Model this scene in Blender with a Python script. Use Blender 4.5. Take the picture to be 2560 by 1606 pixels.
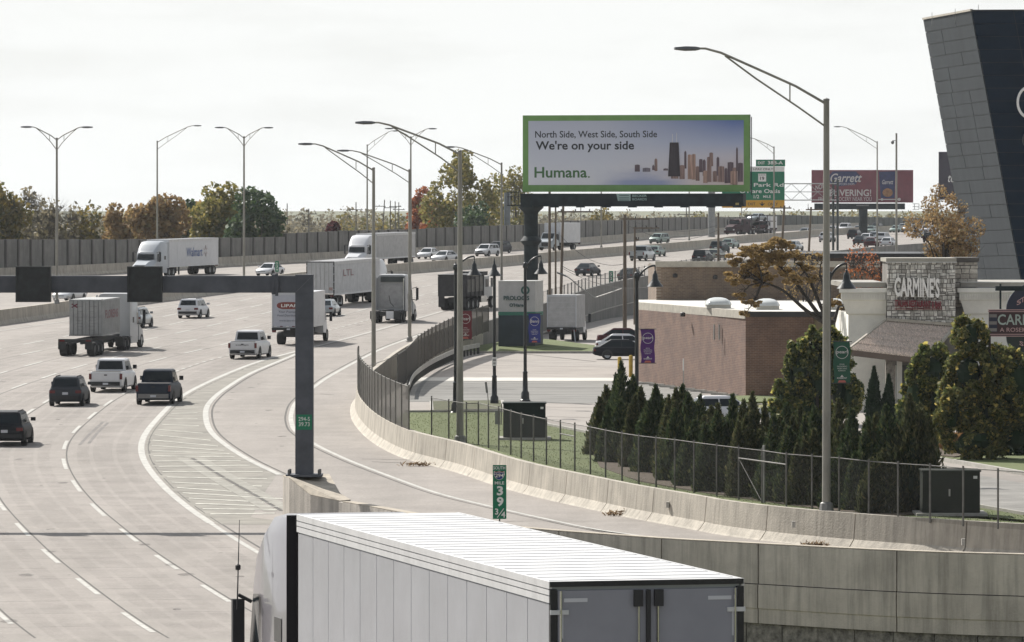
import bpy, math, random
import numpy as np
from mathutils import Vector, Matrix
SC = bpy.context.scene
for o in list(bpy.data.objects): bpy.data.objects.remove(o)
R = math.radians
# ------------------------------------------------------------ camera
F, CX, HY, CZ = 13400.0, 1280.0, 525.0, 12.0
cam = bpy.data.cameras.new('camera'); cam_o = bpy.data.objects.new('camera', cam); SC.collection.objects.link(cam_o)
SC.camera = cam_o
cam_o.location = (0, 0, CZ); cam_o.rotation_euler = (R(90), 0, 0)
cam.sensor_width = 36; cam.lens = 36 * F / 2560; cam.shift_y = -(803 - HY) / 2560
cam.clip_start = 1; cam.clip_end = 90000
SC.render.resolution_x, SC.render.resolution_y = 1024, 642
# ------------------------------------------------------------ sky, sun, exposure
SUN_EL, SUN_AZ = 40.0, -34.0          # azimuth measured from +Y towards +X
W = bpy.data.worlds.new('World'); SC.world = W; W.use_nodes = True
nt = W.node_tree; nt.nodes.clear()
wo = nt.nodes.new('ShaderNodeOutputWorld'); bg = nt.nodes.new('ShaderNodeBackground')
sky = nt.nodes.new('ShaderNodeTexSky'); sky.sky_type = 'NISHITA'; sky.sun_disc = False
sky.sun_elevation = R(SUN_EL); sky.sun_rotation = R(SUN_AZ); sky.dust_density = 3.0; sky.air_density = 1.0; sky.ozone_density = 1.0
bg.inputs['Strength'].default_value = 0.05; VEIL = (14.7, 14.9, 14.7)
tc = nt.nodes.new('ShaderNodeTexCoord'); mp = nt.nodes.new('ShaderNodeMapping'); mp.inputs['Scale'].default_value = (20, 20, 110)
mp.inputs['Location'].default_value = (1.3, 0, 0.2)
nz = nt.nodes.new('ShaderNodeTexNoise'); nz.inputs['Scale'].default_value = 1.0; nz.inputs['Detail'].default_value = 5; nz.inputs['Roughness'].default_value = 0.55
cr = nt.nodes.new('ShaderNodeValToRGB'); cr.color_ramp.elements[0].position = 0.33; cr.color_ramp.elements[0].color = (0.88,)*3 + (1,)
cr.color_ramp.elements[1].position = 0.52; cr.color_ramp.elements[1].color = (0.97,)*3 + (1,)
veil = nt.nodes.new('ShaderNodeMix'); veil.data_type = 'RGBA'
L = nt.links.new
def node(t, **k):
    n = nt.nodes.new(t)
    for a, v in k.items(): setattr(n, a, v)
    return n
# hazy white air: thickest at the horizon, thinning with height, brighter towards the sun (forward scattering)
sep = node('ShaderNodeSeparateXYZ'); L(tc.outputs['Generated'], sep.inputs[0])
hz_ = node('ShaderNodeMapRange'); hz_.inputs[1].default_value = 0.02; hz_.inputs[2].default_value = 0.75; hz_.inputs[3].default_value = 1.0; hz_.inputs[4].default_value = 0.42; L(sep.outputs['Z'], hz_.inputs[0])
sdv = (math.sin(R(SUN_AZ)) * math.cos(R(SUN_EL)), math.cos(R(SUN_AZ)) * math.cos(R(SUN_EL)), math.sin(R(SUN_EL)))
dt_ = node('ShaderNodeVectorMath', operation='DOT_PRODUCT'); dt_.inputs[1].default_value = sdv; L(tc.outputs['Generated'], dt_.inputs[0])
fw = node('ShaderNodeMapRange'); fw.inputs[1].default_value = -0.5; fw.inputs[2].default_value = 0.64; fw.inputs[3].default_value = 0.5; fw.inputs[4].default_value = 1.0; fw.interpolation_type = 'SMOOTHSTEP'; L(dt_.outputs['Value'], fw.inputs[0])
vc = node('ShaderNodeVectorMath', operation='SCALE'); vc.inputs[0].default_value = VEIL; L(fw.outputs[0], vc.inputs[3])
vm = node('ShaderNodeMath', operation='MULTIPLY'); L(hz_.outputs[0], vm.inputs[0]); L(cr.outputs['Color'], vm.inputs[1])
blue = node('ShaderNodeMix'); blue.data_type = 'RGBA'; blue.blend_type = 'MULTIPLY'; blue.inputs[0].default_value = 1; blue.inputs[7].default_value = (0.85, 1.05, 1.28, 1)
L(tc.outputs['Generated'], mp.inputs['Vector']); L(mp.outputs[0], nz.inputs['Vector']); L(nz.outputs['Fac'], cr.inputs['Fac'])
L(sky.outputs[0], blue.inputs[6]); L(vm.outputs[0], veil.inputs[0]); L(blue.outputs[2], veil.inputs[6]); L(vc.outputs[0], veil.inputs[7]); L(veil.outputs[2], bg.inputs['Color']); L(bg.outputs[0], wo.inputs['Surface'])
sl = bpy.data.lights.new('sun', 'SUN'); sl.energy = 5.0; sl.angle = R(0.55); sl.color = (1.0, 0.95, 0.88)
so = bpy.data.objects.new('sun', sl); SC.collection.objects.link(so)
sd = Vector((math.sin(R(SUN_AZ)) * math.cos(R(SUN_EL)), math.cos(R(SUN_AZ)) * math.cos(R(SUN_EL)), math.sin(R(SUN_EL))))
so.rotation_euler = sd.to_track_quat('Z', 'Y').to_euler(); so.location = (-20, 200, 60)
SC.view_settings.view_transform = 'Standard'; SC.view_settings.look = 'None'; SC.view_settings.gamma = 1; SC.view_settings.use_curve_mapping = False
SC.view_settings.exposure = 0.43
# ------------------------------------------------------------ mapping photo -> place
HT = [(50, 9.05), (72, 9.05), (95, 9.3), (115, 10.6), (140, 12.0), (200, 12.0), (225, 11.75), (250, 11.35), (285, 11.05), (320, 10.75), (360, 10.35), (400, 9.85),
      (450, 9.1), (500, 8.45), (533, 8.1), (570, 7.55), (615, 7.1), (675, 6.5), (760, 5.75), (900, 5.0), (1055, 4.5), (1400, 4.1), (2500, 4.0)]
def lerp_t(T, x):
    if x <= T[0][0]: return T[0][1]
    for (a, b), (c, d) in zip(T, T[1:]):
        if x <= c: return b + (d - b) * (x - a) / (c - a)
    return T[-1][1]
def hY(Y): return (lerp_t(HT, Y - 9) + lerp_t(HT, Y) * 2 + lerp_t(HT, Y + 9)) / 4
def zr(Y): return CZ - hY(Y)
def Yr(py):
    a, b = 130.0, 2400.0
    for _ in range(50):
        m = (a + b) / 2
        if HY + hY(m) * F / m > py: a = m
        else: b = m
    return (a + b) / 2
def at(px, py, Y): return Vector(((px - CX) * Y / F, Y, CZ - (py - HY) * Y / F))
def rd(px, py):
    Y = Yr(py); return Vector(((px - CX) * Y / F, Y, zr(Y)))
HG = 10.9; ZG = CZ - HG
def gd(px, py, h=HG):
    Y = h * F / (py - HY); return Vector(((px - CX) * Y / F, Y, CZ - h))
def D(x, y): return (x * 1.0622, y * 1.0622)
def catmull(P, n=8):
    P = [Vector(p) for p in P]; out = []
    Q = [P[0] * 2 - P[1]] + P + [P[-1] * 2 - P[-2]]
    for i in range(1, len(Q) - 2):
        p0, p1, p2, p3 = Q[i - 1:i + 3]
        for k in range(n):
            t = k / n
            out.append(0.5 * ((2 * p1) + (p2 - p0) * t + (2 * p0 - 5 * p1 + 4 * p2 - p3) * t * t + (3 * p1 - p0 - 3 * p2 + p3) * t ** 3))
    out.append(P[-1]); return out
def smooth(P, k=2):
    P = [Vector(p) for p in P]
    for _ in range(k): P = [P[0]] + [(P[i - 1] + P[i] * 2 + P[i + 1]) / 4 for i in range(1, len(P) - 1)] + [P[-1]]
    return P
def resample(P, step):
    out = [P[0].copy()]; acc = 0.0
    for a, b in zip(P, P[1:]):
        d = (b - a).length
        if d < 1e-9: continue
        t = step - acc
        while t <= d: out.append(a + (b - a) * (t / d)); t += step
        acc = (acc + d) % step if False else d - (t - step)
    out.append(P[-1].copy()); return out
def offset(P, d):
    """d>0 = to the right of travel, horizontal"""
    out = []
    for i, p in enumerate(P):
        a = P[max(i - 1, 0)]; b = P[min(i + 1, len(P) - 1)]; t = (b - a); t.z = 0; t.normalize()
        out.append(p + Vector((t.y, -t.x, 0)) * d)
    return out
def onroad(P, dz=0.0): return [Vector((p.x, p.y, zr(p.y) + dz)) for p in P]
def XofY(P, Y):
    P = sorted(P, key=lambda p: p.y)
    if Y <= P[0].y: return P[0].x
    for a, b in zip(P, P[1:]):
        if Y <= b.y: return a.x + (b.x - a.x) * (Y - a.y) / max(b.y - a.y, 1e-6)
    return P[-1].x
# ------------------------------------------------------------ materials
MAT = {}
def mat(name, col, rough=0.8, metal=0.0, var=0.12, scale=1.5, bump=0.0, bscale=None, emit=None, col2=None, spec=None, stretch=None, coat=0, detail=6):
    if name in MAT: return MAT[name]
    m = bpy.data.materials.new(name); m.use_nodes = True; t = m.node_tree; b = t.nodes['Principled BSDF']; l = t.links.new
    b.inputs['Roughness'].default_value = rough; b.inputs['Metallic'].default_value = metal
    if spec is not None: b.inputs['Specular IOR Level'].default_value = spec
    if coat: b.inputs['Coat Weight'].default_value = coat; b.inputs['Coat Roughness'].default_value = 0.05
    b.inputs['Base Color'].default_value = (*col, 1)
    if var or bump or col2:
        c = t.nodes.new('ShaderNodeTexCoord'); n = t.nodes.new('ShaderNodeTexNoise'); n.inputs['Scale'].default_value = scale; n.inputs['Detail'].default_value = detail
        n.inputs['Roughness'].default_value = 0.65
        src = c.outputs['Object']
        if stretch:
            mpn = t.nodes.new('ShaderNodeMapping'); mpn.inputs['Scale'].default_value = stretch; l(src, mpn.inputs['Vector']); src = mpn.outputs[0]
        l(src, n.inputs['Vector'])
        r = t.nodes.new('ShaderNodeValToRGB'); c2 = col2 or tuple(x * (1 - 2 * var) for x in col)
        c1 = col if col2 else tuple(min(1, x * (1 + var)) for x in col)
        r.color_ramp.elements[0].position = 0.32; r.color_ramp.elements[1].position = 0.68
        r.color_ramp.elements[0].color = (*c2, 1); r.color_ramp.elements[1].color = (*c1, 1)
        l(n.outputs['Fac'], r.inputs['Fac']); l(r.outputs['Color'], b.inputs['Base Color'])
        if bump:
            n2 = t.nodes.new('ShaderNodeTexNoise'); n2.inputs['Scale'].default_value = bscale or scale * 4; n2.inputs['Detail'].default_value = 4; l(src, n2.inputs['Vector'])
            bp = t.nodes.new('ShaderNodeBump'); bp.inputs['Strength'].default_value = bump; bp.inputs['Distance'].default_value = 0.05
            l(n2.outputs['Fac'], bp.inputs['Height']); l(bp.outputs[0], b.inputs['Normal'])
    if emit: b.inputs['Emission Color'].default_value = (*emit[0], 1); b.inputs['Emission Strength'].default_value = emit[1]
    MAT[name] = m; return m
def mixnodes(m): t = m.node_tree; return t, t.nodes['Principled BSDF'], t.links.new
def stained(name, col, rough=0.85, streak=0.35, sc=1.6):
    """concrete with vertical weather streaks and blotches"""
    if name in MAT: return MAT[name]
    m = mat(name, col, rough, var=0.10, scale=0.7, bump=0.35, bscale=14); t, b, l = mixnodes(m)
    c = t.nodes.new('ShaderNodeTexCoord'); mpn = t.nodes.new('ShaderNodeMapping'); mpn.inputs['Scale'].default_value = (sc * 2.2, sc * 2.2, 0.18)
    n = t.nodes.new('ShaderNodeTexNoise'); n.inputs['Scale'].default_value = 1; n.inputs['Detail'].default_value = 9; n.inputs['Roughness'].default_value = 0.7
    l(c.outputs['Object'], mpn.inputs['Vector']); l(mpn.outputs[0], n.inputs['Vector'])
    r = t.nodes.new('ShaderNodeValToRGB'); r.color_ramp.elements[0].position = 0.36; r.color_ramp.elements[0].color = (1 - streak, 1 - streak, 1 - streak, 1)
    r.color_ramp.elements[1].position = 0.56; r.color_ramp.elements[1].color = (1, 1, 1, 1)
    l(n.outputs['Fac'], r.inputs['Fac'])
    old = b.inputs['Base Color'].links[0].from_socket
    mx = t.nodes.new('ShaderNodeMix'); mx.data_type = 'RGBA'; mx.blend_type = 'MULTIPLY'; mx.inputs[0].default_value = 1
    l(old, mx.inputs[6]); l(r.outputs['Color'], mx.inputs[7]); l(mx.outputs[2], b.inputs['Base Color'])
    return m
def leafmat(name, c1, c2, c3=None, trans=0.45, rough=0.6):
    if name in MAT: return MAT[name]
    m = bpy.data.materials.new(name); m.use_nodes = True; t = m.node_tree; l = t.links.new; t.nodes.clear()
    out = t.nodes.new('ShaderNodeOutputMaterial'); g = t.nodes.new('ShaderNodeNewGeometry')
    r = t.nodes.new('ShaderNodeValToRGB'); r.color_ramp.elements[0].color = (*c1, 1); r.color_ramp.elements[1].color = (*c2, 1)
    if c3:
        e = r.color_ramp.elements.new(0.8); e.color = (*c2, 1); r.color_ramp.elements[-1].color = (*c3, 1)
    l(g.outputs['Random Per Island'], r.inputs['Fac'])
    d = t.nodes.new('ShaderNodeBsdfPrincipled'); d.inputs['Roughness'].default_value = rough; d.inputs['Specular IOR Level'].default_value = 0.25
    tr = t.nodes.new('ShaderNodeBsdfTranslucent'); mx = t.nodes.new('ShaderNodeMixShader'); mx.inputs[0].default_value = trans
    l(r.outputs['Color'], d.inputs['Base Color']); l(r.outputs['Color'], tr.inputs['Color']); l(d.outputs[0], mx.inputs[1]); l(tr.outputs[0], mx.inputs[2]); l(mx.outputs[0], out.inputs['Surface'])
    MAT[name] = m; return m
def meshmat(name, col, alpha):
    """woven wire / screen: fine wires with gaps, modelled as partial coverage of a metal sheet"""
    if name in MAT: return MAT[name]
    m = bpy.data.materials.new(name); m.use_nodes = True; t = m.node_tree; l = t.links.new; b = t.nodes['Principled BSDF']
    b.inputs['Base Color'].default_value = (*col, 1); b.inputs['Roughness'].default_value = 0.9; b.inputs['Specular IOR Level'].default_value = 0.1
    b.inputs['Alpha'].default_value = alpha; MAT[name] = m; return m
# ------------------------------------------------------------ mesh builder
BOXF = [(0, 3, 2, 1), (4, 5, 6, 7), (0, 1, 5, 4), (1, 2, 6, 5), (2, 3, 7, 6), (3, 0, 4, 7)]
class MB:
    def __init__(s): s.v = []; s.f = []
    def add(s, vs, fs):
        n = len(s.v); s.v += [tuple(p) for p in vs]; s.f += [tuple(i + n for i in f) for f in fs]; return s
    def box(s, x0, x1, y0, y1, z0, z1):
        return s.add([(x0, y0, z0), (x1, y0, z0), (x1, y1, z0), (x0, y1, z0), (x0, y0, z1), (x1, y0, z1), (x1, y1, z1), (x0, y1, z1)], BOXF)
    def obox(s, c, sx, sy, sz, M=None):
        vs = [Vector((a * sx / 2, b * sy / 2, k * sz / 2)) for k in (-1, 1) for a, b in ((-1, -1), (1, -1), (1, 1), (-1, 1))]
        if M is not None: vs = [M @ v for v in vs]
        return s.add([v + Vector(c) for v in vs], BOXF)
    def bar(s, a, b, w, h=None):
        a, b = Vector(a), Vector(b); d = b - a; h = h or w
        q = d.to_track_quat('Y', 'Z').to_matrix() if abs(d.normalized().z) < 0.99 else d.to_track_quat('Y', 'X').to_matrix()
        return s.obox((a + b) / 2, w, d.length, h, q)
    def tube(s, pts, r, n=8, cap=True):
        pts = [Vector(p) for p in pts]; m = len(pts); rs = r if isinstance(r, (list, tuple)) else [r] * m
        vs, fs = [], []; up = None
        for i, p in enumerate(pts):
            d = (pts[min(i + 1, m - 1)] - pts[max(i - 1, 0)]).normalized()
            if up is None: up = Vector((1, 0, 0)) if abs(d.x) < 0.8 else Vector((0, 0, 1))
            u = (up - d * up.dot(d)).normalized(); w = d.cross(u); up = u
            for k in range(n):
                a = 2 * math.pi * k / n; vs.append(p + (u * math.cos(a) + w * math.sin(a)) * rs[i])
        for i in range(m - 1):
            for k in range(n): fs.append((i * n + k, i * n + (k + 1) % n, (i + 1) * n + (k + 1) % n, (i + 1) * n + k))
        if cap: fs.append(tuple(range(n))[::-1]); fs.append(tuple((m - 1) * n + k for k in range(n)))
        return s.add(vs, fs)
    def lathe(s, prof, c=(0, 0, 0), n=16):
        vs = [(c[0] + r * math.cos(2 * math.pi * k / n), c[1] + r * math.sin(2 * math.pi * k / n), c[2] + z) for r, z in prof for k in range(n)]
        fs = [(i * n + k, i * n + (k + 1) % n, (i + 1) * n + (k + 1) % n, (i + 1) * n + k) for i in range(len(prof) - 1) for k in range(n)]
        fs += [tuple(range(n))[::-1], tuple((len(prof) - 1) * n + k for k in range(n))]
        return s.add(vs, fs)
    def prism(s, poly, y0, y1):
        """poly in (x,z), extruded along y"""
        n = len(poly); vs = [(x, y0, z) for x, z in poly] + [(x, y1, z) for x, z in poly]
        return s.add(vs, [tuple(range(n)), tuple(range(n, 2 * n))[::-1]] + [(i, i + n, (i + 1) % n + n, (i + 1) % n) for i in range(n)])
    def slab(s, poly, z0, z1):
        """poly in (x,y), extruded along z; z may be per-vertex lists"""
        n = len(poly); Z0 = z0 if isinstance(z0, list) else [z0] * n; Z1 = z1 if isinstance(z1, list) else [z1] * n
        vs = [(p[0], p[1], Z0[i]) for i, p in enumerate(poly)] + [(p[0], p[1], Z1[i]) for i, p in enumerate(poly)]
        return s.add(vs, [tuple(range(n))[::-1], tuple(range(n, 2 * n))] + [(i, (i + 1) % n, (i + 1) % n + n, i + n) for i in range(n)])
    def loft(s, rings, caps=True, closed=True):
        m = len(rings[0]); vs = [p for r in rings for p in r]; e = m if closed else m - 1
        fs = [(i * m + k, i * m + (k + 1) % m, (i + 1) * m + (k + 1) % m, (i + 1) * m + k) for i in range(len(rings) - 1) for k in range(e)]
        if caps: fs += [tuple(range(m))[::-1], tuple((len(rings) - 1) * m + k for k in range(m))]
        return s.add(vs, fs)
    def sweep(s, prof, path):
        """prof [(right,up)] swept along path"""
        rings = []
        for i, p in enumerate(path):
            a = path[max(i - 1, 0)]; b = path[min(i + 1, len(path) - 1)]; t = b - a; t.z = 0; t.normalize(); rt = Vector((t.y, -t.x, 0))
            rings.append([p + rt * u + Vector((0, 0, v)) for u, v in prof])
        return s.loft(rings)
    def build(s, name, m, parent=None, smooth=None, loc=None):
        me = bpy.data.meshes.new(name); me.from_pydata(s.v, [], s.f); me.update()
        if m: me.materials.append(m)
        if smooth:
            for p in me.polygons: p.use_smooth = True
            try: me.set_sharp_from_angle(angle=R(smooth))
            except Exception: pass
        o = bpy.data.objects.new(name, me); SC.collection.objects.link(o)
        if parent: o.parent = parent
        if loc is not None: o.location = loc
        return o
def tag(o, label=None, cat=None, group=None, kind=None):
    if label: o['label'] = label
    if cat: o['category'] = cat
    if group: o['group'] = group
    if kind: o['kind'] = kind
    return o
def thing(name, label, cat, loc=(0, 0, 0), rz=0.0, group=None):
    o = bpy.data.objects.new(name, None); o.empty_display_size = 0.3; SC.collection.objects.link(o); o.location = loc; o.rotation_euler = (0, 0, rz)
    return tag(o, label, cat, group)
def struct(mb, name, m): return tag(mb.build(name, m), kind='structure')
def copy_tree(o, parent=None):
    c = o.copy(); SC.collection.objects.link(c); c.parent = parent
    for ch in KIDS(o): copy_tree(ch, c)
    return c
def KIDS(o): return [x for x in bpy.data.objects if x.parent == o]
TXT = {}
def text_mesh(s, bold=0.0, shear=0.0):
    k = (s, bold, shear)
    if k not in TXT:
        c = bpy.data.curves.new('lettering', 'FONT'); c.body = s; c.offset = bold; c.shear = shear; c.extrude = 0.0; c.resolution_u = 3
        o = bpy.data.objects.new('lettering_source', c); SC.collection.objects.link(o)
        dg = bpy.context.evaluated_depsgraph_get(); me = o.evaluated_get(dg).to_mesh()
        V = [v.co.copy() for v in me.vertices]; Fc = [tuple(p.vertices) for p in me.polygons]
        bpy.data.objects.remove(o); TXT[k] = (V, Fc)
    return TXT[k]
def text(parent, s, x0, x1, z0, z1, y, m, bold=0.01, shear=0.0, name='lettering', depth=0.0, slope=0.0):
    V, Fc = text_mesh(s, bold, shear)
    ax, bx = min(v.x for v in V), max(v.x for v in V); ay, by = min(v.y for v in V), max(v.y for v in V)
    mb = MB(); P = []
    for v in V:
        X = x0 + (v.x - ax) / (bx - ax) * (x1 - x0); P.append((X, y, z0 + (v.y - ay) / (by - ay) * (z1 - z0) + slope * (X - x0)))
    mb.add(P, Fc)
    if depth:
        n = len(P); mb.add([(p[0], p[1] + depth, p[2]) for p in P], [f[::-1] for f in Fc])
        ed = {}
        for f in Fc:
            for a, b in zip(f, f[1:] + f[:1]): ed[(a, b)] = 1
        mb.f += [(a, a + n, b + n, b) for (a, b) in ed if (b, a) not in ed]
    return mb.build(name, m, parent)
# ============================================================ LARGE STRUCTURE
def road_mat():
    m = mat('road_concrete', (0.283, 0.255, 0.232), 0.85, var=0.07, scale=0.35, bump=0.25, bscale=30); t, b, l = mixnodes(m)
    c = t.nodes.new('ShaderNodeTexCoord')
    def layer(scale, dark, p0, p1, det=6, st=(1, 1, 1)):
        mpn = t.nodes.new('ShaderNodeMapping'); mpn.inputs['Scale'].default_value = st; l(c.outputs['Object'], mpn.inputs['Vector'])
        n = t.nodes.new('ShaderNodeTexNoise'); n.inputs['Scale'].default_value = scale; n.inputs['Detail'].default_value = det; n.inputs['Roughness'].default_value = 0.7; l(mpn.outputs[0], n.inputs['Vector'])
        r = t.nodes.new('ShaderNodeValToRGB'); r.color_ramp.elements[0].position = p0; r.color_ramp.elements[0].color = (dark, dark, dark * 0.99, 1)
        r.color_ramp.elements[1].position = p1; r.color_ramp.elements[1].color = (1.05, 1.05, 1.05, 1); l(n.outputs['Fac'], r.inputs['Fac'])
        old = b.inputs['Base Color'].links[0].from_socket
        mx = t.nodes.new('ShaderNodeMix'); mx.data_type = 'RGBA'; mx.blend_type = 'MULTIPLY'; mx.inputs[0].default_value = 1
        l(old, mx.inputs[6]); l(r.outputs['Color'], mx.inputs[7]); l(mx.outputs[2], b.inputs['Base Color'])
    layer(9, 0.82, 0.35, 0.65, 3); layer(0.25, 0.86, 0.35, 0.6, 4, (1, 0.12, 1)); layer(0.9, 0.93, 0.3, 0.7, 8, (0.3, 3, 1))
    return m
M_ROAD = road_mat()
M_GORE = mat('gore_concrete', (0.235, 0.22, 0.19), 0.9, var=0.16, scale=0.7, bump=0.3)
M_CONC = stained('barrier_concrete', (0.45, 0.41, 0.345), streak=0.32)
M_CONC2 = stained('wall_concrete', (0.52, 0.475, 0.42), streak=0.32, sc=1.3)
M_CONCG = stained('noise_wall_concrete', (0.19, 0.185, 0.172), streak=0.3, sc=0.5)
M_PAINT = mat('road_paint_white', (0.43, 0.42, 0.385), 0.7, var=0.16, scale=2.5)
M_SEAM = mat('joint_filler', (0.085, 0.078, 0.07), 0.9, var=0.2)
M_GRASS = mat('lawn_grass', (0.085, 0.115, 0.032), 0.95, col2=(0.115, 0.13, 0.045), scale=.9, bump=0.3, bscale=30)
M_LOT = mat('parking_concrete', (0.30, 0.272, 0.245), 0.9, var=0.10, scale=0.4, bump=0.2, bscale=15)
M_ASPH = mat('worn_asphalt', (0.20, 0.195, 0.18), 0.9, var=0.22, scale=0.45, bump=0.3, stretch=(0.5, 2.5, 1))
M_KERB = mat('kerb_concrete', (0.40, 0.385, 0.35), 0.85, var=0.12, scale=3)
M_STEEL = mat('galvanised_steel', (0.42, 0.42, 0.40), 0.5, 0.75, var=0.12, scale=2)
M_RUBBER = mat('tyre_rubber', (0.018, 0.018, 0.018), 0.85, var=0)

# base lines traced off the photograph
L0_pix = [(740, 879), (631, 909), (498, 966), (438, 1002), (392, 1049), (359, 1088), (350, 1122), (357, 1155), (382, 1188), (432, 1240), (481, 1279), (524, 1306), (591, 1349), (631, 1376), (687, 1406)]
L0 = [rd(*p) for p in L0_pix][::-1]                     # near -> far
L0 = [Vector((8, 72, 0)), Vector((6.2, 100, 0)), Vector((2.6, 128, 0)), Vector((-2.6, 151, 0))] + L0 + [Vector((x, y, 0)) for x, y in
      [(-9.6, 433), (-5, 480), (0.2, 533), (5.2, 570), (19, 650), (30, 700), (46, 775), (77, 900), (118, 1055), (235, 1400)]]
L0 = smooth(resample(catmull(L0, 6), 4.0), 6)
MED = [rd(*p) for p in [(-420, 878), (-200, 843), (0, 813), (159, 790), (310, 765), (412, 753), (561, 733), (700, 716), (951, 690), (1031, 683), (1145, 675), (1301, 662), (1429, 649), (1570, 637), (1646, 632), (1768, 620), (1837, 609), (1958, 600), (2062, 590), (2245, 580), (2560, 568), (3000, 560)]]
MED = [Vector((-46, 150, 0)), Vector((-49, 220, 0)), Vector((-51, 300, 0))] + MED[1:]
MED = smooth(resample(catmull(MED, 6), 5.0), 6)
FAR_pix = [(-900, 735), (-420, 716), (-150, 703), (0, 697), (309, 683), (531, 668), (690, 660), (767, 656), (1000, 643), (1258, 628), (1429, 615), (1619, 598), (1771, 587), (1900, 580), (2100, 571), (2300, 565), (2560, 560), (3000, 554)]
FAR = smooth(resample(catmull([rd(*p) for p in FAR_pix], 6), 5.0), 8)
REDGE = [Vector((x, y, 0)) for x, y in [(-8.55, 285), (-9.0, 303), (-8.7, 320), (-7.5, 360), (-5, 400), (-1.8, 430), (3.5, 480), (8.6, 533), (14.5, 570), (28, 650), (39, 700), (56, 775), (88, 900), (130, 1055), (255, 1400)]]
BAR_pix = [(879, 1043), (899, 1076), (932, 1106), (982, 1135), (1032, 1154), (1132, 1177), (1231, 1212), (1348, 1245), (1500, 1278), (1549, 1291), (1745, 1326), (1851, 1346), (2049, 1367), (2250, 1384), (2560, 1404), (3100, 1432)]
BAR = [rd(*p) for p in BAR_pix][::-1] + REDGE[1:]
BAR = smooth(resample(catmull(BAR, 6), 2.0), 4)          # from right foreground, round the curve and away
# retaining wall of the ramp (front face, top edge), travelling from the nose to the right
WALLP = [Vector((-7.66, 203.7, 0)), Vector((-6.5, 202, 0)), Vector((-4.45, 196, 0)), Vector((-2.6, 190.5, 0)), Vector((-0.6, 186.8, 0)), Vector((0.9, 184.3, 0)), Vector((3.1, 181.5, 0)),
         Vector((5.2, 179.0, 0)), Vector((7.5, 176.9, 0)), Vector((12.2, 172.9, 0)), Vector((16.3, 170.8, 0)), Vector((24, 168, 0)), Vector((34, 165, 0))]
WALLC = resample(catmull(WALLP, 6), 0.8)
HWALL = 11.0

# ---- ground sheet
gm = MB(); gm.add([(-60000, -2000, -3.6), (60000, -2000, -3.6), (60000, 60000, -3.6), (-60000, 60000, -3.6)], [(0, 1, 2, 3)])
struct(gm, 'ground', mat('distant_ground', (0.12, 0.125, 0.06), 0.95, var=0.2, scale=0.01))
# ---- highway carriageways as one sheet with embankment sides
def strip_sheet(name, Ys, left, right, m, n=14, skirt=True):
    mb = MB(); rows = []
    for Y in Ys:
        a, b = left(Y), right(Y); z = zr(Y); row = [Vector((a + (b - a) * k / n, Y, z)) for k in range(n + 1)]
        if skirt: row = [Vector((a - 7, Y, -3.7))] + row + [Vector((b + 0.2, Y, -3.7))]
        rows.append(row)
    mb.loft(rows, caps=False, closed=False); return struct(mb, name, m)
Ys = [55 + 3 * i for i in range(32)] + [151 + 4 * i for i in range(110)] + [595 + 15 * i for i in range(60)]
NOSE_Y = 205.5
def mainright(Y):
    if Y < NOSE_Y: return max(XofY(L0, Y) + 3.2, 0) if Y < 150 else XofY(L0, Y) + 3.3
    return -8.9
Yn = [y for y in Ys if y <= NOSE_Y] + [NOSE_Y]
strip_sheet('highway_road', Yn, lambda Y: XofY(FAR, Y) if Y > 560 else min(XofY(MED, Y) - 25, -70), mainright, M_ROAD)
def barx(Y): return min(p.x for p in [Vector((XofY(BAR_near, Y), 0, 0))]) if Y < 303 else XofY(REDGE_C, Y)
ix = min(range(len(BAR)), key=lambda i: abs((BAR[i] - Vector((-9.0, 303, BAR[i].z))).length))
BAR_near = BAR[:ix + 1]; REDGE_C = BAR[ix:]
Yf = [NOSE_Y] + [y for y in Ys if y > NOSE_Y]
strip_sheet('highway_road', Yf, lambda Y: XofY(FAR, Y) if Y > 560 else min(XofY(MED, Y) - 25, -70), barx, M_ROAD)
# ramp deck between retaining wall and outer barrier, in front of the nose
dk = MB(); rows = []
inn = offset(WALLC, -0.25); 
for i in range(0, 41):
    t = i / 40; a = inn[min(int(t * (len(inn) - 1)), len(inn) - 1)]
    bl = BAR_near[::-1]; k0 = min(range(len(bl)), key=lambda j: abs(bl[j].y - 262)); b = bl[k0 + int(t * (len(bl) - 1 - k0))]
    rows.append([Vector((a.x + (b.x - a.x) * s / 6, a.y + (b.y - a.y) * s / 6, 0)) for s in range(7)])
rows = [[Vector((p.x, p.y, CZ - 12.0 if p.y < 200 else zr(p.y))) for p in r] for r in rows]
rows = [[Vector((-8.9, NOSE_Y + (262 - NOSE_Y) * s / 6, zr(NOSE_Y + (262 - NOSE_Y) * s / 6) - .004)) for s in range(7)]] + rows
dk.loft([[p - Vector((0, 0, 0.004)) for p in r] for r in rows], caps=False, closed=False); struct(dk, 'ramp_road', M_ROAD)

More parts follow.
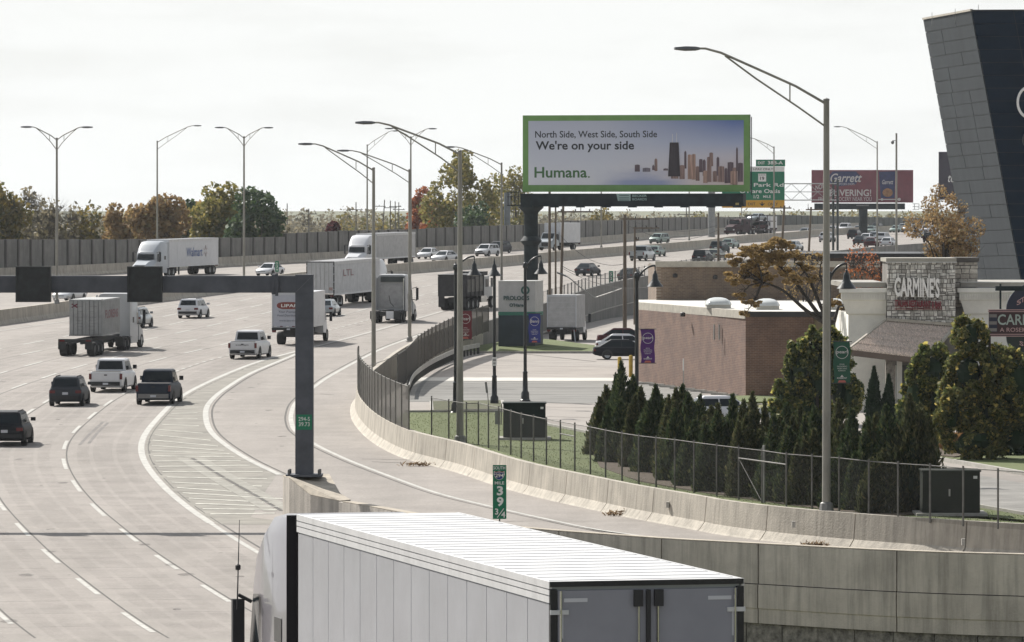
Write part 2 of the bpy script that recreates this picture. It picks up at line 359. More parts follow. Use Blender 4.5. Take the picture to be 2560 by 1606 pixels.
# ---- markings
def ribbon(mb, P, w, dz, off=0.0):
    P = onroad(offset(P, off), dz); a = offset(P, -w / 2); b = offset(P, w / 2)
    mb.loft([[p, q] for p, q in zip(a, b)], caps=False, closed=False)
def sub(P, y0, y1): return [p for p in P if y0 <= p.y <= y1]
Pfine = resample(L0, 1.25)
mk = MB(); ribbon(mk, sub(Pfine, 60, 205), 0.2, 0.008); ribbon(mk, sub(Pfine, 203.5, 384), 0.30, 0.008); ribbon(mk, sub(Pfine, 384, 470), 0.2, 0.008); struct(mk, 'lane_marking', M_PAINT)
seams = MB()
def lane(k): return smooth(offset(Pfine, -3.66 * k), 4)
for k in range(1, 7):
    P = lane(k); mk = MB(); d = 7.4 if k != 1 else 7.4
    i = 3 * k
    while i < len(P) - 8:
        Y = P[i].y
        if k == 1 and Y > 312:
            n, g = 1, 2
        else: n, g = 6, 6
        if Y < 1000 and Y > 60: ribbon(mk, P[i:i + n + 1], 0.17 if Y < 330 else 0.2, 0.008)
        i += n + g
    struct(mk, 'lane_marking', M_PAINT)
    ribbon(seams, sub(P, 60, 760), 0.07, 0.004, 0.16)
ribbon(seams, sub(Pfine, 60, 700), 0.10, 0.004, 0.36)
edge = MB(); ME = smooth(offset(resample(MED, 2.5), 3.4), 6); ribbon(edge, sub(ME, 200, 900), 0.16, 0.008); struct(edge, 'lane_marking', M_PAINT); ribbon(seams, sub(ME, 200, 800), 0.08, 0.004, 0.25)
for k in range(1, 6):
    P = offset(resample(FAR, 2.5), 3.0 + 3.66 * k); mk = MB(); i = 0
    while i < len(P) - 4:
        if P[i].y < 1000: ribbon(mk, P[i:i + 4], 0.17, 0.008)
        i += 6
    struct(mk, 'lane_marking', M_PAINT)
# ramp edge lines and gore
L1p = [(742, 885), (631, 932), (564, 972), (531, 999), (515, 1025), (518, 1062), (538, 1092), (581, 1125), (631, 1155), (700, 1188)]
L1 = smooth(resample(catmull([rd(*p) for p in L1p][::-1], 8), 1.0), 4)
L2p = [(1059, 834), (970, 866), (899, 900), (833, 936), (796, 960), (743, 1003), (728, 1036), (730, 1062), (743, 1082), (796, 1116), (873, 1152), (976, 1192), (1098, 1235), (1231, 1268), (1364, 1298), (1500, 1326), (1700, 1352)]
L2 = smooth(resample(catmull([rd(*p) for p in L2p], 8), 1.0), 3)
mk = MB(); ribbon(mk, L1, 0.30, 0.012); struct(mk, 'ramp_marking', M_PAINT)
mk = MB(); ribbon(mk, [p for p in L2 if p.y > 262], 0.25, 0.008); ribbon(mk, [p for p in L2 if p.y <= 262], 0.22, 0.010); struct(mk, 'ramp_marking', M_PAINT)
ribbon(seams, L2, 0.1, 0.004, 0.3)
ribbon(seams, L1, 0.1, 0.009, 0.34)
for py, x0, x1 in [(985, 835, 800), (1034, 1098, 870), (1082, 1090, 900), (1148, 1070, 905), (1155, 930, 1010)]:
    a, b = rd(min(x0, x1), py), rd(max(x0, x1), py + 3); seams.sweep([(-.05, .006), (.05, .006), (.05, .007), (-.05, .007)], [a, b])
gore = MB(); gY = [203.5 + 2.2 * i for i in range(83)]; gY = [y for y in gY if y < 380]; rows = []
for Y in gY:
    a = XofY(L0, Y) + 0.2; b = XofY(L1, Y) - 0.15 if Y > 222 else min(XofY(L1, 222) + (222 - Y) * -0.0, -8.95) if Y > 207 else -8.95
    b = min(b, -8.95) if Y < 222 else b
    rows.append([Vector((a, Y, zr(Y) + .004)), Vector((max(b, a + .02), Y, zr(Y) + .004))])
gore.loft(rows, caps=False, closed=False); struct(gore, 'gore_pavement', M_GORE)
hatch = MB(); py = 1022.0
while py < 1296:
    Y = Yr(py); a = XofY(L0, Y) + 0.5; Yb = Yr(py + 6 + 9 * math.sin(py)); b = min(XofY(L1, Yb) - 0.45 if Yb > 222 else -9.3, -9.2 if Yb < 224 else 99)
    if b > a + 0.3:
        A = Vector((a, Y, zr(Y) + .012)); B = Vector((b, Yb, zr(Yb) + .012)); d = Vector((0, 0.24, 0)); hatch.add([A - d, B - d, B + d, A + d], [(0, 1, 2, 3)])
    py += 13.2
struct(hatch, 'gore_marking', mat('thin_paint', (0.56, 0.55, 0.48), 0.8, var=0.25, scale=2))
jp = [rd(480, 1146), rd(565, 1198), rd(640, 1240), rd(704, 1278)]
jb = MB(); ribbon(jb, jp, 0.5, 0.0105, -0.35); ribbon(jb, jp, 0.5, 0.0105, 0.45); struct(jb, 'gore_gutter', mat('gutter_concrete', (0.275, 0.262, 0.228), 0.9, var=0.15, scale=2))
jb = MB(); ribbon(jb, jp, 0.16, 0.0105); struct(jb, 'gore_gutter_joint', M_SEAM)
skid = MB()
for (a, b) in [((258, 1055), (199, 1113)), ((270, 1057), (222, 1109))]: ribbon(skid, [rd(*a), rd((a[0] + b[0]) / 2 - 3, (a[1] + b[1]) / 2), rd(*b)], 0.16, 0.006)
struct(skid, 'skid_marks_on_road', mat('tyre_skid', (0.17, 0.155, 0.145), 0.9, var=0.2))
struct(seams, 'road_joint_lines', M_SEAM)

# ---- traffic wear: darker wheel paths and transverse slab joints
def wearmat(name, col, amax, sc):
    m = bpy.data.materials.new(name); m.use_nodes = True; t = m.node_tree; b = t.nodes['Principled BSDF']; l = t.links.new; b.inputs['Base Color'].default_value = (*col, 1); b.inputs['Roughness'].default_value = .8
    c = t.nodes.new('ShaderNodeTexCoord'); n = t.nodes.new('ShaderNodeTexNoise'); n.inputs['Scale'].default_value = sc; n.inputs['Detail'].default_value = 7; n.inputs['Roughness'].default_value = .7; l(c.outputs['Object'], n.inputs['Vector'])
    r = t.nodes.new('ShaderNodeMapRange'); r.inputs[1].default_value = .35; r.inputs[2].default_value = .65; r.inputs[3].default_value = 0; r.inputs[4].default_value = amax; l(n.outputs['Fac'], r.inputs[0]); l(r.outputs[0], b.inputs['Alpha']); return m
wear = MB(); wj = MB()
for k in range(0, 7):
    Pk = smooth(offset(Pfine, -3.66 * k - 1.83), 4); S_ = [p for i, p in enumerate(Pk) if 62 < p.y < 520 and i % 3 == 0]
    for o in (-.92, .92): ribbon(wear, S_, .55, .0025, o)
    ribbon(wear, S_, .9, .0022, 0)
Pr = smooth(offset(Pfine, 0), 2); nxt = 0
for i, p in enumerate(Pr):
    if 125 < p.y < 420 and i % 4 == 0:
        a = Pr[max(i - 1, 0)]; b = Pr[min(i + 1, len(Pr) - 1)]; t_ = (b - a); t_.z = 0; t_.normalize(); n_ = Vector((t_.y, -t_.x, 0)); q0 = p + n_ * .25; q1 = p - n_ * 22
        pts = [q0 + (q1 - q0) * j / 8 for j in range(9)]; pts = [Vector((q.x, q.y, zr(q.y) + .003)) for q in pts]; wj.loft([[q - t_ * .03, q + t_ * .03] for q in pts], caps=False, closed=False)
struct(wear, 'road_wear', wearmat('wheel_path_wear', (.16, .14, .13), .13, .5)); struct(wj, 'slab_joints', wearmat('slab_joint_dirt', (.12, .105, .095), .7, .3))
spots = MB(); rs_ = random.Random(8)
for _ in range(130):
    py_ = rs_.uniform(760, 1590); Y = Yr(py_); x = XofY(L0, Y) - rs_.uniform(.5, 24); 
    if Y > NOSE_Y and rs_.random() < .25: x = XofY(L1, max(Y, 222)) + rs_.uniform(.6, 5)
    if Y < 225 and x > XofY(L0, Y): continue
    r_ = rs_.uniform(.06, .35); n_ = 9; poly = [(x + r_ * rs_.uniform(.6, 1) * math.cos(2 * math.pi * j / n_), Y + 2.6 * r_ * rs_.uniform(.6, 1) * math.sin(2 * math.pi * j / n_)) for j in range(n_)]
    spots.add([(a, b, zr(Y) + .0085 + (b - Y) * (zr(Y + 1) - zr(Y - 1)) / 2) for a, b in poly], [tuple(range(n_))])
struct(spots, 'road_stains', wearmat('oil_stain', (.10, .09, .085), .55, 3))
# ---- barriers: thing > segment
FSH = [(0.0, 0), (0.62, 0), (0.62, 0.0), (0.60, 0.08), (0.42, 0.36), (0.36, 1.0)]
def seg_barrier(name, label, path, prof, seglen, m, parent_name='barrier_segment', gap=0.05, group=None, zfun=None):
    t = thing(name, label, 'barrier', (0, 0, 0), 0, group); P = resample(path, seglen / 6.0)
    for i in range(0, len(P) - 1, 6):
        S = P[i:i + 7]
        if len(S) < 2 or (S[-1] - S[0]).length < 0.3: continue
        d0 = (S[1] - S[0]).normalized(); d1 = (S[-1] - S[-2]).normalized()
        S = [S[0] + d0 * gap / 2] + S[1:-1] + [S[-1] - d1 * gap / 2]
        S = [Vector((p.x, p.y, (zfun or zr)(p.y))) for p in S]
        MB().sweep(prof, S).build(parent_name, m, t)
    return t
MEDP = [(-.40, 0), (-.36, .1), (-.22, .36), (-.17, 1.22), (.17, 1.22), (.22, .36), (.36, .1), (.40, 0)]
seg_barrier('median_barrier', 'tall grey concrete median barrier dividing the two directions of the highway', [p for p in MED if 215 < p.y < 1350], MEDP, 9.0, M_CONC)
FARP = [(-.05, -.3), (-.05, 1.15), (.25, 1.15), (.32, .35), (.5, .1), (.5, 0)]
seg_barrier('roadside_barrier', 'concrete barrier along the foot of the noise wall beyond the oncoming lanes', [p for p in FAR if p.y < 1300], [(-u, v) for u, v in FARP][::-1] if False else FARP, 10.0, M_CONC)
BP = [(-.05, 0), (.02, .06), (.22, .33), (.30, 1.25), (.55, 1.25), (.55, -3.0)]     # road side is on the left of travel near->far reversed below
BARpath = [p for p in BAR if p.y < 560 or True]
near_bar = [p for p in BAR if True][:ix + 60]
seg_barrier('ramp_barrier', 'sloped-face concrete barrier sweeping round the outside of the exit ramp', [Vector((p.x, p.y, 0)) for p in near_bar], BP, 5.8, M_CONC, gap=0.06,
            zfun=lambda Y: (CZ - 12.0) if Y < 200 else zr(Y))
farb = BAR[ix + 59:]
PAR = [(0.0, 0), (0.0, .75), (.3, .75), (.3, -6.5), (0.05, -6.5)]
seg_barrier('embankment_retaining_wall', 'grey retaining wall carrying the raised highway above the parking lot', [p for p in farb if p.y < 900], [(0, 0), (0, .62), (.34, .62), (.34, -6.5), (.1, -6.5)], 7.0, M_CONCG, 'wall_panel')
# pale coping blocks on that wall
cop = thing('wall_coping', 'line of pale coping blocks stepped along the retaining wall behind the parked box truck', 'coping')
cp = resample([p for p in farb if p.y < 620], 2.2)
for i in range(1, len(cp) - 1, 1):
    a, b = cp[i], cp[i + 1] if i + 1 < len(cp) else cp[i]
    if (b - a).length < 1: continue
    S = [Vector((p.x, p.y, zr(p.y) - 1.9)) for p in (a, a + (b - a) * .9)]
    MB().sweep([(.35, 0), (.35, .1), (.5, .1), (.5, 0)], S).build('block', M_KERB, cop)
# ---- noise wall: thing > panel, post
TOPW = [(-400, 601), (0, 599), (309, 599), (528, 596), (727, 592), (729, 584), (848, 578), (1048, 573), (1104, 570), (1212, 565), (1350, 562), (1429, 552), (1622, 550), (1624, 545), (1771, 543), (1868, 543), (1869, 536), (2062, 540), (2347, 547), (2600, 551)]
SPC = [(0, 31.6), (700, 27), (1100, 23), (1500, 18), (1860, 14), (2500, 11)]
farp = sorted(FAR_pix)
def farpt(px): return rd(px, lerp_t(farp, px))
nw = thing('noise_wall', 'long grey precast panel noise wall beyond the oncoming lanes', 'wall')
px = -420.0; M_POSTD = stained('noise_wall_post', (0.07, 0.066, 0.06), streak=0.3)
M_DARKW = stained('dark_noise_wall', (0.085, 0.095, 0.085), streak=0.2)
while px < 2500:
    s = lerp_t(SPC, px); a, b = farpt(px), farpt(px + s); d = (b - a).normalized(); nrm = Vector((-d.y, d.x, 0)); nrm.z = 0
    top = lerp_t(TOPW, px + s / 2 if px + s / 2 > 729 or px + s < 728 else px); zt = CZ - (top - HY) * (a.y + b.y) / 2 / F; zb = min(a.z, b.z) + 0.2
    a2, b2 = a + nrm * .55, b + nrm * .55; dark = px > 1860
    for q0, q1, w in ((a2, b2, .18),):
        e = (q1 - q0).normalized(); mb = MB(); n2 = Vector((-e.y, e.x, 0)) * w / 2; e0 = q0 + e * .17; e1 = q1 - e * .17
        jit = random.Random(int(px)).uniform(-.03, .03)
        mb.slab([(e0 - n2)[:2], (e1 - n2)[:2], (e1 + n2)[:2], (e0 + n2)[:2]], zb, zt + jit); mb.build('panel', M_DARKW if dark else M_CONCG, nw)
    e = (b2 - a2).normalized(); n2 = Vector((-e.y, e.x, 0)); c = a2
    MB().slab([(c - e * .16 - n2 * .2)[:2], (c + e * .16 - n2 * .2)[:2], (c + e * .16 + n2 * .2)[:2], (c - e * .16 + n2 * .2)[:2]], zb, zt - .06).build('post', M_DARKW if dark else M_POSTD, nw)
    px += s
# ---- ramp retaining wall (gantry plinth at its nose)
zt = CZ - HWALL
rw = thing('ramp_retaining_wall', 'stained concrete retaining wall of the ramp with a bevelled gantry plinth at its left end', 'wall')
JX = [-7.66, -4.4, -1.3, 1.6, 5.0, 8.1, 12.4, 16.9, 24]
def wall_between(x0, x1, prof, name, m, dy=0.0, top=None):
    S = [p for p in WALLC if x0 + .02 < p.x < x1 - .02]; f = lambda x: Vector((x, XofYx(x), 0))
    S = [f(x0 + .02)] + S + [f(x1 - .02)]
    S = [Vector((p.x, p.y + dy, 0)) for p in S]
    return MB().sweep(prof, [p + Vector((0, 0, zt)) for p in S]).build(name, m, rw)
def XofYx(x):
    for a, b in zip(WALLC, WALLC[1:]):
        if a.x <= x <= b.x: return a.y + (b.y - a.y) * (x - a.x) / max(b.x - a.x, 1e-6)
    return WALLC[-1].y
M_CAPC = mat('wall_top_concrete', (0.42, 0.37, 0.30), 0.9, var=0.15, scale=2, bump=.3)
for a, b in zip(JX, JX[1:]):
    wall_between(a, b, [(-.42, -1.3), (-.42, 0), (-.02, 0), (0, -.02), (0, -1.28), (0, -1.3)], 'parapet_panel', M_CONC2)
    wall_between(a, b, [(-.42, -2.6), (-.42, -1.33), (.03, -1.33), (.03, -2.1), (.0, -2.14), (.0, -2.6)], 'beam_panel', M_CONC2)
wall_between(JX[0], JX[-1], [(-.30, -2.6), (-.30, -1.31), (-.06, -1.31), (-.06, -2.6)], 'joint_core', M_SEAM)
# stone faced lower part
M_STONEW = mat('split_face_concrete', (0.24, 0.225, 0.20), 0.95, var=0.35, scale=3.5, bump=1.0, bscale=9)
SP = resample(WALLC, 1.5)
for i in range(len(SP) - 1):
    for r_ in range(3):
        a, b = SP[i], SP[i + 1]; e = (b - a).normalized(); n2 = Vector((e.y, -e.x, 0))
        o = random.Random(i * 7 + r_).uniform(0, .04); z1 = zt - 2.58 - r_ * .78 ; 
        a3, b3 = a + e * .02 - n2 * (.14 - o), b - e * .02 - n2 * (.14 - o)
        MB().slab([a3[:2], b3[:2], (b3 - n2 * .3)[:2], (a3 - n2 * .3)[:2]], [z1 - .75] * 4, [z1] * 4).build('stone_panel', M_STONEW, rw)
# plinth: wider, taller block that slopes down to the parapet
zp = CZ - 10.3
pl = [(-8.85, 207.0), (-8.55, 205.6), (-7.66, 203.7), (-6.5, 202.0), (-4.4, 195.9), (-4.15, 196.2), (-6.1, 202.6), (-6.55, 204.4), (-7.1, 208.4), (-8.6, 209.2)]
pz = [zp, zp, zt + .15, zt + .012, zt + .012, zt + .012, zt + .02, zt + .16, zp, zp]
MB().slab(pl[:4] + pl[6:], -.6, [pz[0], pz[1], pz[2], pz[3], pz[6], pz[7], pz[8], pz[9]]).build('plinth', M_CONC2, rw)
tpl = MB(); tpl.slab(pl[:4] + pl[6:], [q - .02 + .022 for q in pz[:4] + pz[6:]], [q + .03 for q in pz[:4] + pz[6:]]); tpl.build('plinth_top', M_CAPC, rw)
capm = MB().sweep([(-.42, .002), (-.42, .03), (.0, .03), (.0, .002)], [p + Vector((0, 0, zt)) for p in WALLC if p.x > -6.4]); capm.build('wall_cap', M_CAPC, rw)
# little reflector boxes on the outer barrier
for n_, (px_, py_) in enumerate([(1669, 1263), (1984, 1312), (2408, 1356)]):
    p = at(px_, py_, 12.0 * F / (lerp_t(sorted(BAR_pix), px_) - HY) - .3)
    o = MB().box(-.06, .06, -.1, .1, -.1, .12).build('reflector', M_KERB, None, loc=p)
    tag(o, 'small pale reflector block on the ramp barrier, ' + ('first from the gantry side' if n_ == 0 else 'nearest the tall light pole' if n_ == 1 else 'below the green utility cabinet at right'), 'reflector', 'reflectors on the ramp barrier')
# ============================================================ PARKING LOT SIDE
rows = []
for Y in [176.5 + .5 * i for i in range(60)] + [207 + 3 * i for i in range(130)] + [600 + 20 * i for i in range(45)]:
    x = XofY(BAR_near, Y) if Y < 303 else XofY(REDGE_C, Y)
    rows.append([Vector((x + .5, Y, ZG)), Vector((420, Y, ZG))])
lot = MB().loft(rows, caps=False, closed=False); struct(lot, 'parking_lot', M_LOT)
# strip of ground that closes the corner in front of the barrier at far right
def patch(name, pix, m, dz, kerb=True, h=HG):
    P = [gd(x, y, h) for x, y in pix]; mb = MB()
    mb.slab([p[:2] for p in P], ZG - .05, ZG + dz); o = struct(mb, name, m); return P
def kerb(P, closed=True, name='kerb'):
    P = [Vector((p[0], p[1], ZG)) for p in P]; P = P + [P[0]] if closed else P
    mb = MB(); mb.sweep([(-.09, 0), (-.09, .17), (.09, .17), (.09, 0)], P); return struct(mb, name, M_KERB)
gr_in = [(p.x + .52, p.y) for p in BAR_near if p.y > 177.2 and p.y < 262]
g1 = [gd(1012, 1034), gd(1260, 1034), gd(1375, 1068), gd(1500, 1092), gd(1900, 1185), gd(2452, 1273), gd(2560, 1292), gd(2900, 1340)]
poly = [(p.x, p.y) for p in g1] + [(p[0], p[1]) for p in gr_in if True]
poly = [p for p in poly]
mb = MB(); mb.slab(poly, ZG - .04, ZG + .06); struct(mb, 'grass_verge', M_GRASS)
kerb(g1, False)
patch('grass_island', [(1078, 1010), (1255, 1008), (1262, 1030), (1080, 1033)], mat('dark_planting', (0.05, 0.07, 0.025), .95, col2=(0.12, 0.11, 0.06), scale=2, bump=.8), .16)  # dark mix of mulch and grass inside the kerb
kerb([gd(1078, 1010), gd(1255, 1008), gd(1262, 1030), gd(1080, 1033)])
mo = MB(); F0 = [gd(x, 884) for x in range(1150, 1561, 41)]; N_ = len(F0); rows = []
for k in range(6):
    u = k / 5; rows.append([Vector((F0[i].x + u * .3, 407 + (5 + 14 * math.sin(min(1, i / 4) * 1.57)) * u * (1 if i < 6 else (11 - i) / 6 + .05), ZG + .1 + .55 * math.sin(u * 1.57) * math.sin(math.pi * min(1, (i + 1) / 6) / 2) * (1 if i < 6 else (11 - i) / 6))) for i in range(N_)])
mo.loft([[Vector((p.x, p.y, ZG - .1)) for p in rows[0]]] + rows + [[Vector((p.x, p.y + .3, ZG - .1)) for p in rows[-1]]], caps=False, closed=False); struct(mo, 'grass_island', M_GRASS)
kerb([gd(1150, 884), gd(1500, 884), gd(1560, 880)], False)
patch('asphalt_strip', [(1010, 953), (1700, 953), (1800, 1012), (1020, 1005)], M_ASPH, .012)
patch('white_gutter_line', [(1020, 944), (1620, 946), (1640, 953), (1010, 953)], mat('pale_gutter', (0.55, 0.53, 0.48), .8, var=.08), .016)
patch('asphalt_driveway', [(2290, 1160), (2560, 1210), (2900, 1280), (2900, 1335), (2452, 1273), (2200, 1225)], mat('driveway_concrete', (0.27, 0.26, 0.24), .9, var=.15, scale=.6), .014)
patch('grass_lawn', [(2340, 1150), (2560, 1187), (2800, 1225), (2800, 1130), (2560, 1130), (2380, 1128)], M_GRASS, .13)
kerb([gd(2325, 1149), gd(2440, 1168), gd(2560, 1189), gd(2800, 1229)], False)
patch('mulch_and_shade_bed', [(2290, 1110), (2470, 1110), (2470, 1143), (2385, 1152), (2300, 1142)], mat('mulch', (0.10, 0.075, 0.05), .95, var=.3, scale=6, bump=.8), .18)
patch('grass_lawn', [(1830, 994), (1930, 992), (1950, 1008), (1840, 1010)], M_GRASS, .10)
patch('grass_island', [(1820, 1020), (1960, 1018), (1990, 1045), (1830, 1050)], mat('yellow_lawn', (0.16, 0.16, 0.06), .95, var=.2, scale=3), .14)
kerb([gd(1820, 1018), gd(1960, 1016)], False)
seam2 = MB()
for a, b in [((1030, 915), (1640, 918)), ((1300, 1018), (1640, 1022)), ((1240, 878), (1490, 905)), ((1000, 985), (1600, 990)), ((1040, 972), (1650, 968)), ((1290, 1040), (1500, 1046))]:
    A, B = gd(*a), gd(*b); A.z = B.z = ZG; seam2.sweep([(-.06, .0145), (.06, .0145), (.06, .0165), (-.06, .0165)], [A, B])
struct(seam2, 'lot_joint_lines', M_SEAM)
# ---- fences
M_FPOST = mat('fence_post_steel', (0.15, 0.145, 0.13), 0.6, 0.3, var=.2, scale=3)
M_CHAIN = meshmat('chain_link_wire', (0.05, 0.05, 0.045), 0.20)
M_SLAT = meshmat('dense_fence_screen', (0.085, 0.08, 0.072), 0.86)
def fence(name, label, P, ht, wire, postr=.035, toprail=True, postm=None, every=1, zoff=0, skip=()):
    """P: post feet; thing > post, mesh_panel, top_rail"""
    t = thing(name, label, 'fence')
    for i, p in enumerate(P):
        MB().tube([p, p + Vector((0, 0, ht + .08))], postr, 6).build('post', postm or M_FPOST, t)
        if i < len(P) - 1 and i not in skip:
            q = P[i + 1]; n = Vector((0, 0, 1))
            mb = MB(); mb.add([p + n * .04, q + n * .04, q + n * ht, p + n * ht], [(0, 1, 2, 3)]); mb.build('mesh_panel', wire, t)
            if toprail: MB().tube([p + n * ht, q + n * ht], .018, 5).build('top_rail', postm or M_FPOST, t)
    return t
# open wire fence behind the barrier
fp = [(1079, 1100), (1122, 1110), (1166, 1118), (1196, 1117), (1221, 1124), (1247, 1131), (1277, 1141), (1303, 1150), (1334, 1158), (1366, 1166), (1401, 1174), (1437, 1182),
      (1476, 1190), (1514, 1200), (1555, 1209), (1597, 1217), (1640, 1223), (1687, 1229), (1735, 1237), (1792, 1246), (1847, 1254), (1905, 1262), (1966, 1273), (2030, 1279), (2098, 1285), (2172, 1295),
      (2245, 1302), (2325, 1308), (2408, 1316), (2495, 1323), (2585, 1330), (2680, 1336), (2780, 1341)]
FP = [gd(*p) for p in fp]
f1 = fence('wire_fence', 'low chain link fence with steel posts running along the top of the ramp barrier', FP, 2.0, M_CHAIN)
gA, gB, gC = FP[20], FP[21], FP[22]
for z in (1.62,): MB().tube([gA + Vector((0, 0, z)), gC + Vector((0, 0, z))], .03, 6).build('gate_rail', M_FPOST, f1)
MB().tube([gB + Vector((.07, -.03, 0)), gB + Vector((.07, -.03, 2.2))], .05, 8).build('gate_post', M_STEEL, f1)
MB().tube([gA + Vector((0, 0, 1.6)), gB + Vector((0, 0, .1))], .012, 5).build('brace', M_FPOST, f1)
MB().tube([FP[10] + Vector((0, 0, 1.5)), FP[11] + Vector((0, 0, 1.5))], .03, 6).build('gate_rail', M_FPOST, f1)
# dense fence on the barrier at the curve
bt = resample([p for p in BAR_near if 246 < p.y < 300], 2.4)
bt = [Vector((p.x + .38, p.y, zr(p.y) + 1.2)) for p in bt]
fence('screen_fence', 'dense dark screen fence standing on the barrier where the ramp curves', bt, 2.05, M_SLAT, .04)
# far dense fence along the highway edge
ff = [gd(994, 975, 10.6), gd(1015, 958, 10.6)] + [Vector((XofY(REDGE_C, Y) + .9, Y, zr(Y) + .3)) for Y in [345 + 4.2 * i for i in range(17)]]
ff = [Vector((p.x + (1.1 if i > 1 else 0), p.y, max(p.z, ZG))) for i, p in enumerate(ff)]
fence('screen_fence', 'dense dark fence with tall uneven posts following the highway edge beside the guardrail', ff, 2.05, M_SLAT, .045)
fence('rail_fence', 'thin post and rail link joining the two dense fences by the light pole foot', [Vector((bt[-1].x, bt[-1].y, ZG)), gd(994, 975, 10.6)], 2.0, meshmat('sparse_wire', (.2, .2, .19), .06), .03)
pf = [Vector((p.x + .3, p.y, zr(p.y) + .6)) for p in resample([q for q in farb if 455 < q.y < 640], 4.2)]
fence('parapet_fence', 'low see-through fence on the parapet of the raised highway behind the box truck', pf, 1.05, meshmat('fine_wire', (.25, .25, .24), .22), .05, postm=mat('dark_fence_steel', (.09, .1, .1), .6, .3))
# guardrail
ga = [gd(1010, 990, 10.7), gd(1018, 962, 10.6), gd(1032, 940, 10.5), (gd(1062, 915, 10.4)), gd(1098, 893, 10.3), gd(1142, 872, 10.2), gd(1190, 862, 10.2)]
GA = resample(catmull(ga, 5), 1.9); gt = thing('guardrail', 'galvanised guardrail with dark posts curving beside the dense fence at the lot corner', 'guardrail')
GA = [Vector((p.x + .3, p.y, ZG)) for p in GA]
MB().sweep([(-.03, .5), (-.07, .58), (-.02, .66), (-.07, .74), (-.03, .82), (0, .82), (0, .5)], GA).build('rail', M_STEEL, gt)
for p in GA: MB().box(-.07, .07, -.07, .07, 0, .75).build('post', mat('guard_post', (.07, .07, .065), .8), gt, loc=p + Vector((-.12, .05, 0)))
# ============================================================ GANTRY over the highway
M_GAN = mat('painted_gantry_steel', (0.075, 0.083, 0.102), 0.6, 0.0, var=.18, scale=1.2, detail=10)
gp = Vector((-8.02, 207.2, zp)); ga_ = thing('overhead_gantry', 'dark blue-grey steel gantry with a square post on the plinth and a long beam', 'gantry', gp)
YG = 207.2
def zpy(py, Y=YG): return CZ - (py - HY) * Y / F - zp
def xpx(px, Y=YG): return (px - CX) * Y / F - gp.x
pw = .345
MB().box(-pw, pw, -pw, pw, .09, zpy(733)).build('post', M_GAN, ga_)
MB().prism([(-pw, zpy(733) + .003), (pw, zpy(733) + .003), (pw, zpy(687)), (-.0, zpy(687)), (-pw, zpy(687))], -pw, pw).build('corner_box', M_GAN, ga_)
MB().bar((-pw + .02, -pw - .006, zpy(731)), (pw - .02, -pw - .006, zpy(689)), .02, .012).build('weld_seam', mat('gantry_light_edge', (.16, .17, .2), .5, .2), ga_)
MB().box(-42, -pw - .003, -pw, pw, zpy(732), zpy(690)).build('beam', M_GAN, ga_)
MB().box(-.7, .7, -.62, .62, .0, .09).build('base_plate', M_GAN, ga_)
for sx in (-.58, .58):
    for sy in (-.48, 0, .48): MB().tube([(sx, sy, .09), (sx, sy, .26)], .055, 6).build('anchor_bolt', mat('bolt_steel', (.12, .12, .12), .5, .5), ga_)
s0 = xpx(693)
MB().box(s0 - .055, s0 + .055, -.5, -pw - .003, zpy(740), zpy(684)).build('bracket', M_GAN, ga_)
MB().box(s0 - .2, s0 - .06, -.42, .42, zpy(736), zpy(686)).build('bracket', M_GAN, ga_)
M_GRN = mat('sign_green', (0.0, 0.17, 0.085), 0.45, var=.06, scale=2); M_WHT = mat('sign_white', (0.78, 0.78, 0.76), 0.5, var=0.03); M_BLK = mat('sign_black', (.015, .015, .017), .5, var=0)
MB().box(-.30, .30, -pw - .012, -pw - .004, zpy(1074), zpy(1036)).build('marker_plate', M_GRN, ga_)
text(ga_, '294-S', -.22, .22, zpy(1052), zpy(1042), -pw - .016, M_WHT, .0); text(ga_, '39.73', -.21, .21, zpy(1065), zpy(1055), -pw - .016, M_WHT, .0)
M_BLACKP = mat('black_sign_housing', (.018, .022, .025), .55, var=.3, scale=4)
def lane_sign(pc, lab):
    t = thing('lane_control_sign', lab, 'lane sign', (gp.x + xpx(pc), YG, 0)); z0, z1 = zpy(755) + zp, zpy(666) + zp
    MB().box(-.675, .675, -.72, -.36, z0, z1).build('housing', M_BLACKP, t)
    for a, b, c, d in [(-.675, .675, z1 - .06, z1), (-.675, .675, z0, z0 + .06), (-.675, -.62, z0 + .06, z1 - .06), (.62, .675, z0 + .06, z1 - .06)]:
        MB().box(a, b, -.76, -.724, c, d).build('frame', mat('dark_frame', (.03, .034, .036), .4, .2), t)
    MB().box(-.12, .12, -.36, .36, zpy(689) + zp, zpy(689) + zp + .06).build('hanger', M_GAN, t)
for pc, lb in [(87, 'square black lane control panel on the gantry beam, before the plain noise wall'), (365, 'square black lane control panel on the gantry beam in front of the white supermarket trailer'), (-192, 'square black lane control panel on the gantry beam beyond the left picture edge'), (-470, 'square black lane control panel farthest from the gantry post')]: lane_sign(pc, lb)
